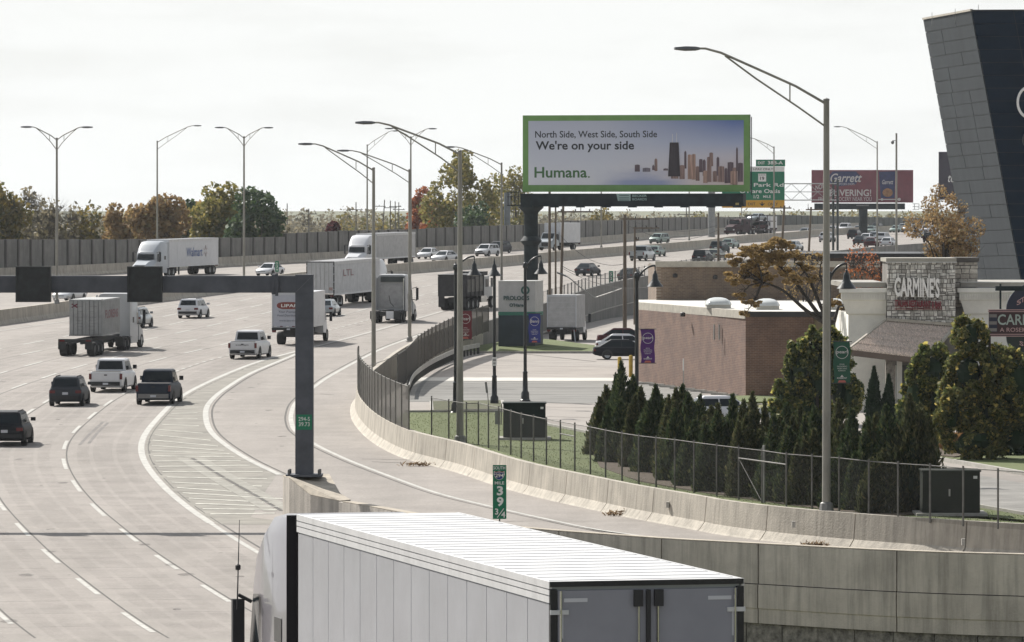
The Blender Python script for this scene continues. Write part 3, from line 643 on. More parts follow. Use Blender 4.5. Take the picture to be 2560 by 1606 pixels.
# ============================================================ LIGHT POLES
M_POLE = mat('weathered_galvanised_pole', (0.30, 0.29, 0.255), 0.6, 0.35, var=.15, scale=1.5, stretch=(1, 1, .3))
M_POLEB = mat('pole_base_casting', (0.22, 0.22, 0.21), .6, .4, var=.15)
M_LUM = mat('luminaire_housing', (.16, .165, .17), .5, .3)
def arm_parts(t, H, L, rise, yaw, sgn=-1, r=.045):
    """truss arm curving up and out from the pole top, with a flat luminaire"""
    c, s = math.cos(yaw), math.sin(yaw)
    def q(u, z): return (sgn * u * c, sgn * u * s, H + z)
    up = [q(0, -.12), q(.22 * L, .28 * rise), q(.5 * L, .62 * rise), q(.75 * L, .92 * rise), q(.86 * L, rise * 1.0), q(L * .93, rise * 1.0)]
    MB().tube([Vector(v) for v in up], [r * 1.1, r, r, r, r * .9, r * .9], 6).build('arm', M_POLE, t)
    lo = [q(0, -.95), q(.2 * L, -.42 + .1 * rise), q(.5 * L, .42 * rise), q(.72 * L, .86 * rise)]
    MB().tube([Vector(v) for v in lo], r * .75, 6).build('brace', M_POLE, t)
    MB().tube([Vector(q(.26 * L, .34 * rise)), Vector(q(.26 * L, -.36 + .17 * rise))], r * .6, 5).build('strut', M_POLE, t)
    M2 = Matrix.Rotation(yaw, 3, 'Z')
    lb = MB(); lb.loft([[Vector(q(L * .9 + k * .95, rise * 1.0)) + M2 @ Vector((0, y * w, z * hh)) for y, z in ((-1, -.3), (-.7, .8), (.7, .8), (1, -.3), (.6, -1), (-.6, -1))]
             for k, w, hh in ((0, .06, .05), (.15, .13, .08), (.55, .2, .09), (.95, .17, .05))]); lb.build('luminaire', M_LUM, t)
def pole(name, label, base, H, arms, r0=.13, r1=.08, group=None, baseh=.35):
    t = thing(name, label, 'light pole', base, 0, group)
    MB().tube([(0, 0, baseh * .6), (0, 0, H * .5), (0, 0, H)], [r0, (r0 + r1) / 2, r1], 10).build('pole', M_POLE, t, smooth=40)
    MB().lathe([(r0 * 2.0, 0), (r0 * 2.0, .06), (r0 * 1.7, .1), (r0 * 1.45, baseh), (r0 * 1.05, baseh + .04)], n=8).build('base', M_POLEB, t)
    MB().lathe([(r1 * 1.1, H), (r1 * 1.1, H + .06), (.02, H + .1)], n=10).build('cap', M_POLEB, t)
    for a in arms: arm_parts(t, H, *a)
    return t
def pole_px(px, pyb, pyt, arms, lab, grp, h=None, Y=None, r0=.13, r1=.08):
    if Y is None: p = rd(px, pyb) if h is None else gd(px, pyb, h)
    else: p = at(px, pyb, Y)
    H = (pyb - pyt) * p.y / F
    return pole('highway_light_pole', lab, p, H, arms, r0, r1, grp)
G_R = 'single-arm light poles along the near side of the highway'
pole_px(2066, 1283, 252, [(5.1, 1.85, .12)], 'tallest and nearest single-arm light pole, in front of the dark juniper hedge', G_R, h=10.85, r0=.155, r1=.105)
pole_px(1150, 1110, 380, [(4.4, 1.35, .1)], 'single-arm light pole standing on the barrier left of the green utility cabinet', G_R, h=10.85, r0=.17, r1=.09)
pole_px(934, 945, 422, [(4.3, 1.55, .15)], 'single-arm light pole behind the start of the dense curved fence', G_R, h=None, Y=338, r0=.15, r1=.09)
pole_px(1024, 855, 426, [(5.0, 1.45, .15)], 'single-arm light pole rising from the far dense fence beside the white tractor cab', G_R, Y=398, r0=.14, r1=.09)
pole_px(1254, 775, 409, [(4.7, 1.45, .2)], 'single-arm light pole behind the white and blue pylon sign', G_R, Y=475)
pole_px(1935, 640, 368, [(3.6, 1.2, .2)], 'single-arm light pole just right of the green exit sign', G_R, Y=720)
pole_px(2193, 642, 355, [(5.6, 2.0, .2)], 'single-arm light pole in front of the maroon billboard', G_R, Y=715)
G_L = 'single-arm light poles by the noise wall'
pole_px(393, 672, 354, [(5.0, 1.9, .3, 1)], 'single-arm light pole among the orange trees left of centre', G_L, Y=640)
pole_px(918, 645, 363, [(3.9, 1.9, .3, 1)], 'single-arm light pole between the grey utility poles and the red maple', G_L, Y=715)
pole_px(1854, 580, 520, [(4.4, 1.6, .3, 1)], 'short visible light pole beneath the exit sign by the dark noise wall', G_L, Y=1000)
G_M = 'double-arm light poles on the median barrier'
for (px_, pyb, pyt, Y, lab) in [(142, 760, 347, 440, 'double-arm light pole on the median, leftmost, before the bare tree'), (610, 699, 343, 540, 'double-arm light pole on the median in front of the dark green tree'),
                           (1027, 656, 343, 605, 'double-arm light pole on the median before the red maple')]:
    pole_px(px_, pyb, pyt, [(2.3, .95, .25, -1), (2.3, .95, .25, 1)], lab, G_M, Y=Y)
pole_px(1503, 622, 430, [(2.3, .95, .25, -1), (2.3, .95, .25, 1)], 'double-arm light pole on the median whose head is hidden by the big billboard', G_M, Y=775)
pole_px(1723, 604, 410, [(2.3, .95, .25, -1), (2.3, .95, .25, 1)], 'double-arm light pole on the median right of the silver pickup, head behind the billboard', G_M, Y=890)
cp_ = pole_px(2241, 640, 335, [], 'armless camera pole with a small dome camera near its top, right of the maroon billboard', G_R, Y=700, r0=.15, r1=.12)
cp_.name = 'camera_pole'; cp_['category'] = 'camera pole'; cp_['group'] = ''; del cp_['group']
MB().box(-.55, 0, -.05, .05, 15.0, 15.08).build('camera_bracket', M_LUM, cp_); MB().lathe([(.05, 0), (.2, -.1), (.22, -.3), (.1, -.48)], (-.5, 0, 15.05), 10).build('dome_camera', M_LUM, cp_)
# ============================================================ BLACK DECORATIVE STREET LAMPS
M_BLKL = mat('black_lamp_enamel', (.016, .02, .022), .35, .1, var=.1)
BELL = [(.03, .62), (.05, .6), (.06, .5), (.11, .44), (.13, .36), (.14, .2), (.2, .1), (.34, -.08), (.40, -.16), (.38, -.17)]
def deco_lamp(label, px, pyb, pyt, arm=0.0, lamp_up=.3, drop=0, banner=None, bz=None, bside=1, single=False):
    p = gd(px, pyb); H = (pyb - pyt) * p.y / F; t = thing('street_lamp', label, 'street lamp', p, 0, 'black street lamps round the parking lot')
    MB().lathe([(.30, 0), (.30, .08), (.24, .14), (.22, .5), (.15, .62), (.13, 1.6), (.15, 1.65), (.09, 1.75)], n=12).build('base', M_BLKL, t, smooth=40)
    MB().tube([(0, 0, 1.7), (0, 0, H - (.55 if single else .25))], [.095, .085], 10).build('post', M_BLKL, t, smooth=40)
    if single:
        MB().lathe([(r, z + H - .42) for r, z in BELL][::-1], n=16).build('lamp_shade', M_BLKL, t, smooth=50)
        MB().lathe([(.03, H + .1), (.05, H + .2), (.01, H + .42)], n=8).build('finial', M_BLKL, t)
    else:
        MB().lathe([(.13, H - .32), (.15, H - .2), (.12, H - .05), (.04, H), (.01, H + .12)], n=10).build('finial', M_BLKL, t)
        pts = [Vector((arm * (1 - math.cos(a)), 0, H - .75 + (lamp_up + .75) * math.sin(a))) for a in [i * math.pi / 2 / 10 for i in range(11)]]
        MB().tube(pts, .05, 8).build('arm', M_BLKL, t, smooth=50)
        MB().tube([pts[-1], pts[-1] - Vector((0, 0, .3))], .03, 6).build('hanger', M_BLKL, t)
        b = pts[-1] - Vector((0, 0, .85)); MB().lathe([(r, z) for r, z in BELL][::-1], b, 18).build('lamp_shade', M_BLKL, t, smooth=50)
        MB().lathe([(.27, -.14), (.25, -.18), (.02, -.2)], b, 14).build('lens', mat('lamp_lens', (.35, .33, .3), .3), t)
    if banner:
        col, (z0, z1), ttl = banner; mB = mat('banner_' + ttl[0], col, .8, var=.05); w = .66; x0 = .2
        bt_ = MB(); N = 8
        vs = []; fs = []
        for i in range(N + 1):
            zz = z0 + (z1 - z0) * i / N; vs += [(x0 + .03 * math.sin(i * 1.3), .03 * math.sin(i * .9), zz), (x0 + w + .02 * math.sin(i * 1.3), .03 * math.sin(i * .9 + .5), zz)]
        fs = [(2 * i, 2 * i + 1, 2 * i + 3, 2 * i + 2) for i in range(N)]; bt_.add(vs, fs)
        bn = bt_.build('banner', mB, t); mo = bn.modifiers.new('thick', 'SOLIDIFY'); mo.thickness = .012
        mW = mat('banner_print', (.62, .6, .58), .8, var=0)
        cx, cz, rr = x0 + w / 2, z1 - .42, .24
        ring = MB(); ring.loft([[(cx + (rr + d) * math.cos(a), -.07, cz + (rr + d) * math.sin(a)) for d in (0, .02)] for a in [i * 2 * math.pi / 28 for i in range(29)]], caps=False, closed=False); ring.build('ring_print', mW, bn)
        text(bn, ttl[1], cx - .22, cx + .22, cz - .08, cz + .09, -.075, mW, .01)
        for k, (tx, ww) in enumerate([('DISCOVER', .2), ('FINE SHOPPING', .4), ('THE BEST DINING', .4), ('ROSEMONT', .3)]): text(bn, tx, cx - ww / 2, cx + ww / 2, z1 - .93 - k * .085, z1 - .88 - k * .085, -.075, mW, .0)
        text(bn, 'ROSEMONT', cx - .2, cx + .2, z0 + .16, z0 + .22, -.075, mW, .02); MB().prism([(cx - .07, z0 + .235), (cx + .07, z0 + .235), (cx, z0 + .32)], -.076, -.072).build('emblem', mW, bn)
        mO = mat('banner_coral', (.45, .13, .1), .8, var=0); MB().prism([(cx - .17, z0 + .01), (cx + .17, z0 + .01), (cx + .12, z0 + .1), (cx - .12, z0 + .1)], -.075, -.071).build('scallop', mO, bn)
        for zz in (z0 - .02, z1 + .02): MB().tube([(0, 0, zz), (x0 + w + .08, 0, zz)], .018, 6).build('banner_rod', M_BLKL, t)
    return t
deco_lamp('black lamp post left of the pylon sign with a single bell lamp on top', 1236, 1016, 664, single=True)
deco_lamp('black arched lamp post in front of the pylon sign with a blue banner', 1313, 1004, 656, arm=.9, lamp_up=.35, banner=((.035, .045, .22), (3.35, 4.98), ('blue', 'Benn')))
deco_lamp('black arched lamp post behind a galvanised pole with a dark red banner', 1139, 1035, 660, arm=1.0, lamp_up=.4, banner=((.16, .025, .035), (4.0, 5.5), ('red', 'Pearl')))
deco_lamp('black arched lamp post at the corner of the brick building with a purple banner', 1592, 1092, 680, arm=.88, lamp_up=.3, banner=((.085, .02, .16), (3.55, 5.15), ('purple', 'pearl')))
deco_lamp('black arched lamp post hidden by the tallest light pole with a green banner', 2072, 1198, 678, arm=.72, lamp_up=.3, banner=((.02, .09, .055), (3.9, 5.55), ('green', 'pearl')))
pn = gd(1236, 1016); t = thing('notice_sign', 'small white notice strapped to the single-bell black lamp post', 'sign', (pn.x, pn.y - .14, pn.z))
MB().box(-.13, .13, -.015, .015, 2.25, 2.72).build('plate', M_WHT, t); MB().box(-.09, .09, -.02, -.016, 2.5, 2.64).build('print', mat('grey_print', (.3, .3, .3), .6), t); MB().box(-.07, .07, -.02, -.016, 2.32, 2.44).build('print', MAT['grey_print'], t)
# ============================================================ MILE MARKERS
def board(name, label, cat, px0, py0, px1, py1, Y, group=None, yaw=0.0):
    """returns thing whose local x,z are metres from the board's lower left corner, plus px mappers"""
    s = Y / F; o = at(px0, py1, Y); t = thing(name, label, cat, o, yaw, group); W_, H_ = (px1 - px0) * s / math.cos(yaw), (py1 - py0) * s
    fx = lambda px: (px - px0) / (px1 - px0) * W_; fz = lambda py: (py1 - py) / (py1 - py0) * H_
    return t, fx, fz, W_, H_
Ym = 187.4
t, fx, fz, w, h = board('mile_marker', 'tall green mile marker 39 3/4 standing on the ramp wall', 'road sign', 1232, 1163, 1266, 1298, Ym)
MB().box(0, w, -.004, .012, 0, h).build('plate', M_GRN, t)
P_ = lambda z, s_: (z - s_ / 2)
zy = lambda y: fz(1140 + y / 6.87); xx = lambda x: (x - 355) / (590 - 355) * w
text(t, 'SOUTH', xx(365), xx(570), zy(235), zy(180), -.012, M_WHT, .012); text(t, 'MILE', xx(388), xx(552), zy(492), zy(440), -.012, M_WHT, .02)
text(t, '3', xx(425), xx(532), zy(680), zy(518), -.012, M_WHT, .035); text(t, '9', xx(425), xx(540), zy(868), zy(706), -.012, M_WHT, .035)
text(t, '3', xx(392), xx(450), zy(1010), zy(905), -.012, M_WHT, .02); text(t, '4', xx(500), xx(572), zy(1060), zy(958), -.012, M_WHT, .02)
MB().bar((xx(432), -.012, zy(1060)), (xx(545), -.012, zy(905)), .002, .025).build('lettering', M_WHT, t)
sh = [(375, 262), (420, 270), (465, 258), (510, 270), (555, 262), (560, 330), (520, 395), (465, 415), (412, 395), (370, 330)]
MB().prism([(xx(a), zy(b)) for a, b in sh], -.010, -.006).build('shield', M_WHT, t)
MB().prism([(xx(465 + (a - 465) * .93), zy(338 + (b - 338) * .93)) for a, b in sh if b > 300] + [(xx(378), zy(290)), (xx(552), zy(290))][::-1], -.014, -.0105).build('shield_field', mat('interstate_blue', (.015, .04, .22), .5), t)
MB().prism([(xx(382), zy(284)), (xx(548), zy(284)), (xx(545), zy(268)), (xx(385), zy(268))], -.014, -.0105).build('shield_band', mat('interstate_red', (.2, .04, .05), .5), t)
text(t, '294', xx(398), xx(540), zy(370), zy(305), -.018, M_WHT, .02)
MB().box(w / 2 - .025, w / 2 + .025, .015, .06, -1.05, h * .9).build('post', mat('sign_post_steel', (.1, .1, .09), .6, .5), t)
for (x0, y0, x1, y1, Y, lab, pl_) in [(1522, 678, 1533, 714, 545, 'small green mile marker on the parapet fence of the raised highway', 1.2), (688, 653, 697, 680, 560, 'small green mile marker on the median above the gantry beam', .9)]:
    t, fx, fz, w, h = board('mile_marker', lab, 'road sign', x0, y0, x1, y1, Y); MB().box(0, w, 0, .02, 0, h).build('plate', M_GRN, t)
    for k, s_ in enumerate(['S', '3', '9']): text(t, s_, w * .28, w * .72, h * (.68 - .3 * k), h * (.9 - .3 * k), -.01, M_WHT, .02)
    MB().box(w / 2 - .03, w / 2 + .03, .025, .07, -pl_, h * .9).build('post', M_STEEL, t)
# ============================================================ BILLBOARDS AND ROAD SIGNS
def grad_print():
    m = mat('poster_sky_print', (.4, .42, .52), .6, var=0); t, b, l = mixnodes(m)
    c = t.nodes.new('ShaderNodeTexCoord'); s = t.nodes.new('ShaderNodeSeparateXYZ'); l(c.outputs['Generated'], s.inputs[0])
    n = t.nodes.new('ShaderNodeTexNoise'); n.inputs['Scale'].default_value = 5; n.inputs['Detail'].default_value = 5; l(c.outputs['Generated'], n.inputs['Vector'])
    def ramp(src, stops):
        r = t.nodes.new('ShaderNodeValToRGB'); e = r.color_ramp.elements
        while len(e) < len(stops): e.new(.5)
        for k, (p, col) in enumerate(stops): e[k].position = p; e[k].color = (*col, 1)
        l(src, r.inputs['Fac']); return r.outputs['Color']
    def mix(f, a, b2):
        x = t.nodes.new('ShaderNodeMix'); x.data_type = 'RGBA'; l(f, x.inputs[0]); l(a, x.inputs[6]); l(b2, x.inputs[7]); return x.outputs[2]
    left = ramp(s.outputs['Z'], [(0, (.74, .75, .80)), (.4, (.62, .65, .74)), (1, (.50, .53, .64))])
    right = ramp(s.outputs['Z'], [(0, (.72, .60, .58)), (.2, (.66, .58, .60)), (.45, (.62, .60, .68)), (.65, (.42, .48, .66)), (1, (.12, .19, .45))])
    fx = ramp(s.outputs['X'], [(.35, (0, 0, 0)), (.95, (1, 1, 1))])
    base = mix(fx, left, right)
    ma = t.nodes.new('ShaderNodeMath'); ma.operation = 'MULTIPLY_ADD'; ma.inputs[1].default_value = .35; l(n.outputs['Fac'], ma.inputs[0]); l(s.outputs['Z'], ma.inputs[2])
    fog = ramp(ma.outputs[0], [(.24, (1, 1, 1)), (.42, (0, 0, 0))])
    fx2 = ramp(s.outputs['X'], [(.3, (0, 0, 0)), (.45, (1, 1, 1)), (.62, (1, 1, 1)), (.75, (0, 0, 0))])
    mm = t.nodes.new('ShaderNodeMix'); mm.data_type = 'RGBA'; mm.blend_type = 'MULTIPLY'; mm.inputs[0].default_value = 1; l(fog, mm.inputs[6]); l(fx2, mm.inputs[7])
    blue = t.nodes.new('ShaderNodeRGB'); blue.outputs[0].default_value = (.34, .39, .58, 1)
    l(mix(mm.outputs[2], base, blue.outputs[0]), b.inputs['Base Color']); return m
M_BBSTEEL = mat('billboard_steel', (.018, .028, .032), .7, .0, spec=.25, var=.25, scale=1.5)
YB = 455.0; yawB = -0.22
t, fx, fz, w, h = board('billboard', 'large green framed billboard with city skyline and the words We\'re on your side', 'billboard', 1307, 289, 1869, 480, YB, yaw=yawB)
Z6 = lambda x: fx(1307 + (1250 + x / 3.36 - 1307) * .984); V6 = lambda y: fz(250 + y / 3.36)
mG = mat('poster_green', (.17, .34, .10), .6, var=.06, scale=1)
MB().box(0, w, 0, .35, 0, h).build('frame_box', M_BBSTEEL, t)
pos = MB().box(0, w, -.03, -.004, 0, h).build('poster', mG, t)
MB().box(Z6(240), Z6(2060), -.05, -.034, V6(716), V6(178)).build('poster_picture', grad_print(), pos)
mT = mat('poster_ink_dark', (.025, .03, .04), .6, var=0); mTG = mat('poster_ink_green', (.06, .16, .06), .6, var=0)
text(pos, 'North Side, West Side, South Side', Z6(298), Z6(1332), V6(328), V6(262), -.06, mT, .012)
text(pos, "We're on your side", Z6(302), Z6(1138), V6(442), V6(345), -.06, mT, .022)
text(pos, 'Humana', Z6(292), Z6(740), V6(655), V6(565), -.06, mTG, .02); MB().box(Z6(748), Z6(762), -.06, -.058, V6(655), V6(643)).build('lettering', mTG, pos)
tw = [(1143, 1187, 545, 605, 0), (1210, 1275, 572, 606, 1), (1290, 1310, 555, 592, 0), (1310, 1335, 502, 600, 2), (1385, 1425, 577, 596, 0), (1560, 1580, 440, 580, 0), (1520, 1566, 550, 668, 2), (1450, 1512, 580, 664, 2),
      (1590, 1625, 462, 668, 3), (1625, 1657, 458, 672, 3), (1657, 1690, 560, 682, 2), (1685, 1716, 500, 610, 0), (1716, 1742, 512, 640, 0), (1720, 1758, 596, 700, 3), (1752, 1790, 482, 692, 2), (1772, 1804, 446, 560, 2), (1800, 1842, 600, 690, 2),
      (1832, 1856, 490, 640, 0), (1846, 1898, 560, 692, 2), (1900, 1925, 582, 702, 0), (1925, 1976, 526, 700, 0), (1966, 2008, 572, 716, 2), (1996, 2012, 412, 600, 0), (2012, 2054, 532, 690, 0), (1950, 1992, 600, 712, 3)]
cols = [(.14, .10, .12), (.20, .18, .22), (.30, .20, .18), (.46, .30, .24)]
for i, (a, b, c, d, k) in enumerate(tw):
    m_ = mat('print_tower_%d' % k, cols[k], .6, var=.25, scale=1.5, stretch=(4, 1, .3))
    MB().prism([(Z6(a), V6(d)), (Z6(b), V6(d)), (Z6(b - 1), V6(c + 4)), (Z6((a + b) / 2), V6(c - (10 if b - a < 30 else 0))), (Z6(a + 1), V6(c + 4))], -.062 - i * .0012, -.0615 - i * .0012).build('printed_tower', m_, pos)
mHk = mat('print_tower_dark', (.045, .035, .045), .6, var=.2, scale=1, stretch=(3, 1, .3))
MB().prism([(Z6(1425), V6(645)), (Z6(1528), V6(645)), (Z6(1514), V6(362)), (Z6(1440), V6(362))], -.098, -.097).build('printed_tower', mHk, pos)
for a, b in ((1462, 290), (1498, 282)): MB().box(Z6(a - 2), Z6(a + 2), -.098, -.097, V6(362), V6(b)).build('printed_mast', M_WHT, pos)
# apron, catwalk, column
MB().box(Z6(190), Z6(2072), -.9, .4, V6(896), V6(788)).build('apron', M_BBSTEEL, t)
for k in range(9): MB().box(Z6(230 + k * 220), Z6(300 + k * 220), -1.3, -.9, V6(905), V6(885)).build('floodlight', M_BBSTEEL, t)
MB().box(Z6(85), Z6(2085), -1.25, -.92, V6(892), V6(884)).build('catwalk', M_BBSTEEL, t)
for a in (92, 118, 150, 182): MB().tube([(Z6(a), -1.2, V6(885)), (Z6(a), -1.2, V6(772))], .03, 5).build('handrail_post', M_BBSTEEL, t)
for b in (775, 815): MB().tube([(Z6(85), -1.2, V6(b)), (Z6(190), -1.2, V6(b))], .03, 5).build('handrail', M_BBSTEEL, t)
mLogo = mat('logo_pale_green', (.30, .42, .40), .5, var=0)
MB().prism([(Z6(1005), V6(790)), (Z6(1125), V6(790)), (Z6(1125), V6(850)), (Z6(1018), V6(850))], -.93, -.91).build('logo', mLogo, t)
for yb in (800, 822, 840): MB().box(Z6(1030), Z6(1112), -.945, -.932, V6(yb + 5), V6(yb)).build('logo_bar', M_BBSTEEL, t)
text(t, 'BECKER', Z6(1140), Z6(1262), V6(817), V6(797), -.92, mLogo, .02); text(t, 'BOARDS', Z6(1140), Z6(1262), V6(846), V6(826), -.92, mLogo, .02)
MB().box(Z6(2010), Z6(2036), -1.1, -.95, V6(888), V6(866)).build('lamp', mat('amber_box', (.5, .38, .12), .5), t)
MB().tube([(w + .12, .1, V6(800)), (w + .12, .1, V6(150))], .04, 5).build('ladder_pole', M_BBSTEEL, t)
cxp = Z6(255); zb = ZG - t.location.z
MB().lathe([(.62, zb), (.62, V6(1260)), (.62, V6(1225)), (.95, V6(1185)), (.62, V6(1145)), (.60, V6(960)), (.66, V6(945)), (1.1, V6(905)), (1.1, V6(895))], (cxp, .3, 0), 14).build('column', M_BBSTEEL, t, smooth=30)
# green exit sign gantry
t, fx, fz, w, h = board('exit_sign_gantry', 'lattice gantry carrying a green and yellow exit 38B-A sign beside the big billboard', 'road gantry', 1805, 399.5, 1962, 520, 760)
q = lambda x: fx(1700 + x / 3.213); v = lambda y: fz(360 + y / 3.213)
mYel = mat('sign_yellow', (.62, .33, .02), .5, var=.04)
MB().box(fx(1805), q(840), 0, .06, v(452), v(222)).build('sign_panel', M_GRN, t); MB().box(fx(1805), q(840), 0, .06, v(514), v(453)).build('exit_only_panel', mYel, t)
MB().box(fx(1805), q(840), 0, .06, v(221), v(183)).build('toll_panel', M_WHT, t); MB().box(q(610), q(845), 0, .06, v(181), v(127)).build('exit_tab', M_GRN, t)
text(t, 'EXIT', q(625), q(682), v(165), v(142), -.02, M_WHT, .02); text(t, '38B-A', q(705), q(826), v(166), v(138), -.02, M_WHT, .02)
text(t, 'I-PAY ONLY', q(590), q(748), v(212), v(195), -.02, M_BLK, .0)
MB().box(q(628), q(692), -.02, -.004, v(303), v(240)).build('route_shield', M_WHT, t); text(t, 'ILLINOIS', q(634), q(686), v(255), v(245), -.03, M_BLK, .0); text(t, '19', q(643), q(677), v(292), v(264), -.03, M_BLK, .02)
text(t, 'Irving Park Rd', q(400), q(832), v(354), v(315), -.02, M_WHT, .015); text(t, "O'Hare Oasis", q(480), q(804), v(396), v(362), -.02, M_WHT, .015)
text(t, '1/2', q(592), q(636), v(438), v(410), -.02, M_WHT, .01); text(t, 'MILE', q(668), q(730), v(434), v(414), -.02, M_WHT, .01)
text(t, 'EXIT', q(545), q(606), v(494), v(472), -.02, M_BLK, .01); text(t, 'ONLY', q(706), q(786), v(496), v(472), -.02, M_BLK, .01)
MB().prism([(q(655), v(466)), (q(663), v(466)), (q(663), v(482)), (q(684), v(476)), (q(659), v(502)), (q(636), v(476)), (q(655), v(482))], -.02, -.01).build('arrow', M_BLK, t)
mTr = mat('lattice_steel', (.36, .37, .37), .6, .3, var=.1); xe = fx(2092)
for zz in (v(320), v(452)):
    for yy in (.35, 1.6): MB().tube([(fx(1780), yy, zz), (xe, yy, zz)], .075, 6).build('chord', mTr, t)
MB().tube([(fx(1780), .35, v(386)), (xe, .35, v(386))], .05, 6).build('chord', mTr, t)
xs = [fx(1780) + i * 1.25 for i in range(int((xe - fx(1780)) / 1.25) + 1)]
for i in range(len(xs) - 1):
    a, b = (v(320), v(386)) if i % 2 else (v(386), v(320)); c, d = (v(452), v(386)) if i % 2 else (v(386), v(452))
    MB().tube([(xs[i], .35, a), (xs[i + 1], .35, b)], .04, 5).build('lattice_bar', mTr, t); MB().tube([(xs[i], .35, c), (xs[i + 1], .35, d)], .04, 5).build('lattice_bar', mTr, t)
zroad = zr(760) - t.location.z; mDk = mat('dark_gantry_post', (.05, .06, .06), .6, .2)
for xp in (fx(2084), fx(2095)): MB().tube([(xp, .95, zroad - 1), (xp, .95, v(290))], .17, 8).build('post', mDk, t)
p = at(1779, 592, 950); t = thing('gantry_column', 'thick grey steel column at the dark noise wall below the right end of the big billboard', 'gantry column', p); MB().tube([(0, 0, -.5), (0, 0, 9)], .62, 12).build('column', mat('grey_gantry_post', (.28, .29, .29), .6, .2), t); MB().box(-.8, .8, -.8, .8, -.6, 0).build('footing', M_KERB, t)
p = at(1260, 610, 760); t = thing('gantry_column', 'thick blue-grey steel column in front of the noise wall left of the billboard', 'gantry column', at(1268, 592, 840)); MB().tube([(0, 0, -.5), (0, 0, 6.9)], .5, 12).build('column', mat('bluegrey_gantry_post', (.17, .19, .21), .6, .2), t); MB().box(-.7, .7, -.7, .7, -.6, 0).build('footing', M_KERB, t)
# maroon billboard
t, fx, fz, w, h = board('billboard', 'distant maroon billboard with a snack bag and the word Delivering in white letters', 'billboard', 2029, 425.5, 2283, 507, 1020)
mMar = mat('poster_maroon', (.19, .045, .065), .6, var=.1, scale=.6); mNv = mat('poster_navy', (.03, .04, .13), .6, var=.2); mPr = mat('poster_offwhite', (.55, .53, .52), .6, var=0)
MB().box(0, w, -.02, .4, 0, h).build('poster', mMar, t)
MB().prism([(q2 := fx(2076), fz(461)), (fx(2102), fz(466)), (fx(2140), fz(461)), (fx(2150), fz(440)), (fx(2140), fz(429)), (fx(2082), fz(429)), (fx(2072), fz(440))], -.06, -.03).build('emblem', mNv, t)
text(t, 'Garrett', fx(2076), fx(2155), fz(456), fz(434), -.09, mPr, .015, .35); text(t, 'POPCORN SHOPS', fx(2092), fx(2136), fz(463.5), fz(458), -.09, mPr, .0)
text(t, 'NOW', fx(2039), fx(2066), fz(476), fz(464), -.05, mPr, .01, 0, slope=.25)
text(t, 'DELIVERING!', fx(2058), fx(2178), fz(491), fz(474), -.05, mPr, .02); text(t, 'FROM A GROCERY NEAR YOU', fx(2046), fx(2179), fz(503), fz(493), -.05, mPr, .0)
bag = MB().prism([(fx(2197), fz(430)), (fx(2238), fz(429)), (fx(2236), fz(496)), (fx(2202), fz(496))], -.08, -.03).build('bag_picture', mNv, t)
text(bag, 'Garrett', fx(2205), fx(2233), fz(461), fz(450), -.12, mPr, .01, .3); MB().lathe([(0.05, 0), (.9, 0), (.9, .02), (.05, .02)], n=4) 
MB().prism([(fx(2204 + 15 + 13 * math.cos(a)), fz(482 - 11 * math.sin(a))) for a in [i * math.pi / 7 for i in range(14)]], -.11, -.09).build('popcorn_picture', mat('popcorn_print', (.35, .18, .08), .6, var=.3, scale=3), bag)
MB().box(fx(2196), fx(2246), -.05, -.03, fz(500), fz(498)).build('stripe', mPr, t)
for cx_, r_ in ((2205, .25), (2248, .3)): MB().prism([(fx(cx_) + r_ * math.cos(a), fz(499) + r_ * math.sin(a)) for a in [i * math.pi / 5 for i in range(10)]], -.07, -.055).build('wheel_print', mPr, t)
MB().box(fx(2036), fx(2262), -.5, .3, fz(524), fz(509)).build('apron', M_BBSTEEL, t); MB().box(fx(2140), fx(2172), -.6, -.52, fz(515.5), fz(512.5)).build('name_strip', mat('grey_strip', (.2, .2, .2), .6), t)
MB().lathe([(.85, ZG - 3 - t.location.z), (.85, fz(520))], (fx(2158), .3, 0), 12).build('column', M_BBSTEEL, t)
for x_ in (2020, 2286, 2297): MB().tube([(fx(x_), -.4, fz(524)), (fx(x_), -.4, fz(510))], .06, 4).build('handrail_post', mTr, t)
for z_ in (510, 517, 524): MB().tube([(fx(2281), -.4, fz(z_)), (fx(2297), -.4, fz(z_))], .05, 4).build('handrail', mTr, t)
# third dark board behind the slanted tower
t, fx, fz, w, h = board('billboard', 'dark upright board half hidden behind the slanted grey tower', 'billboard', 2347, 380, 2470, 500, 900)
MB().box(0, w, 0, .5, 0, h).build('board_face', mat('plum_board', (.035, .03, .05), .5, var=.1), t); text(t, 'te', fx(2370), fx(2386), fz(456), fz(438), -.05, M_WHT, .01, .3)
MB().box(w / 2 - .5, w / 2 + .5, .1, .5, ZG - t.location.z, .1).build('column', M_BBSTEEL, t)
# ---- pylon sign
pA = at(1246, 856, 414)
YP = pA.y; t = thing('pylon_sign', 'white and navy pylon sign with a green stripe on the small lawn', 'sign', pA)
s = YP / F; W1 = 92 * s; Wd = 2.3; Hh = (856 - 703) * s; zz = lambda py: (856 - py) * s
M_PW = mat('pylon_white_panel', (.46, .45, .45), .5, var=.08, scale=1); M_PN = mat('pylon_navy_panel', (.02, .035, .05), .5, var=.1)
Rm = .35   # side face runs back and to the right
def pyl(z0, z1, m, nm, e=0): MB().slab([(-e, -e), (W1 + e, -e), (W1 + .62 + e, 2.4), (.62 - e, 2.4)], z0, z1).build(nm, m, t)
pyl(-.6, zz(789), M_PN, 'lower_panel'); pyl(zz(789) + .003, zz(780), mat('pylon_green', (.03, .17, .12), .5, var=.05), 'stripe', .02); pyl(zz(780) + .003, zz(704), M_PW, 'upper_panel'); pyl(zz(704) + .002, zz(702), M_WHT, 'top_cap', .04)
px2 = lambda x: (x - 215) / 7.96 * s
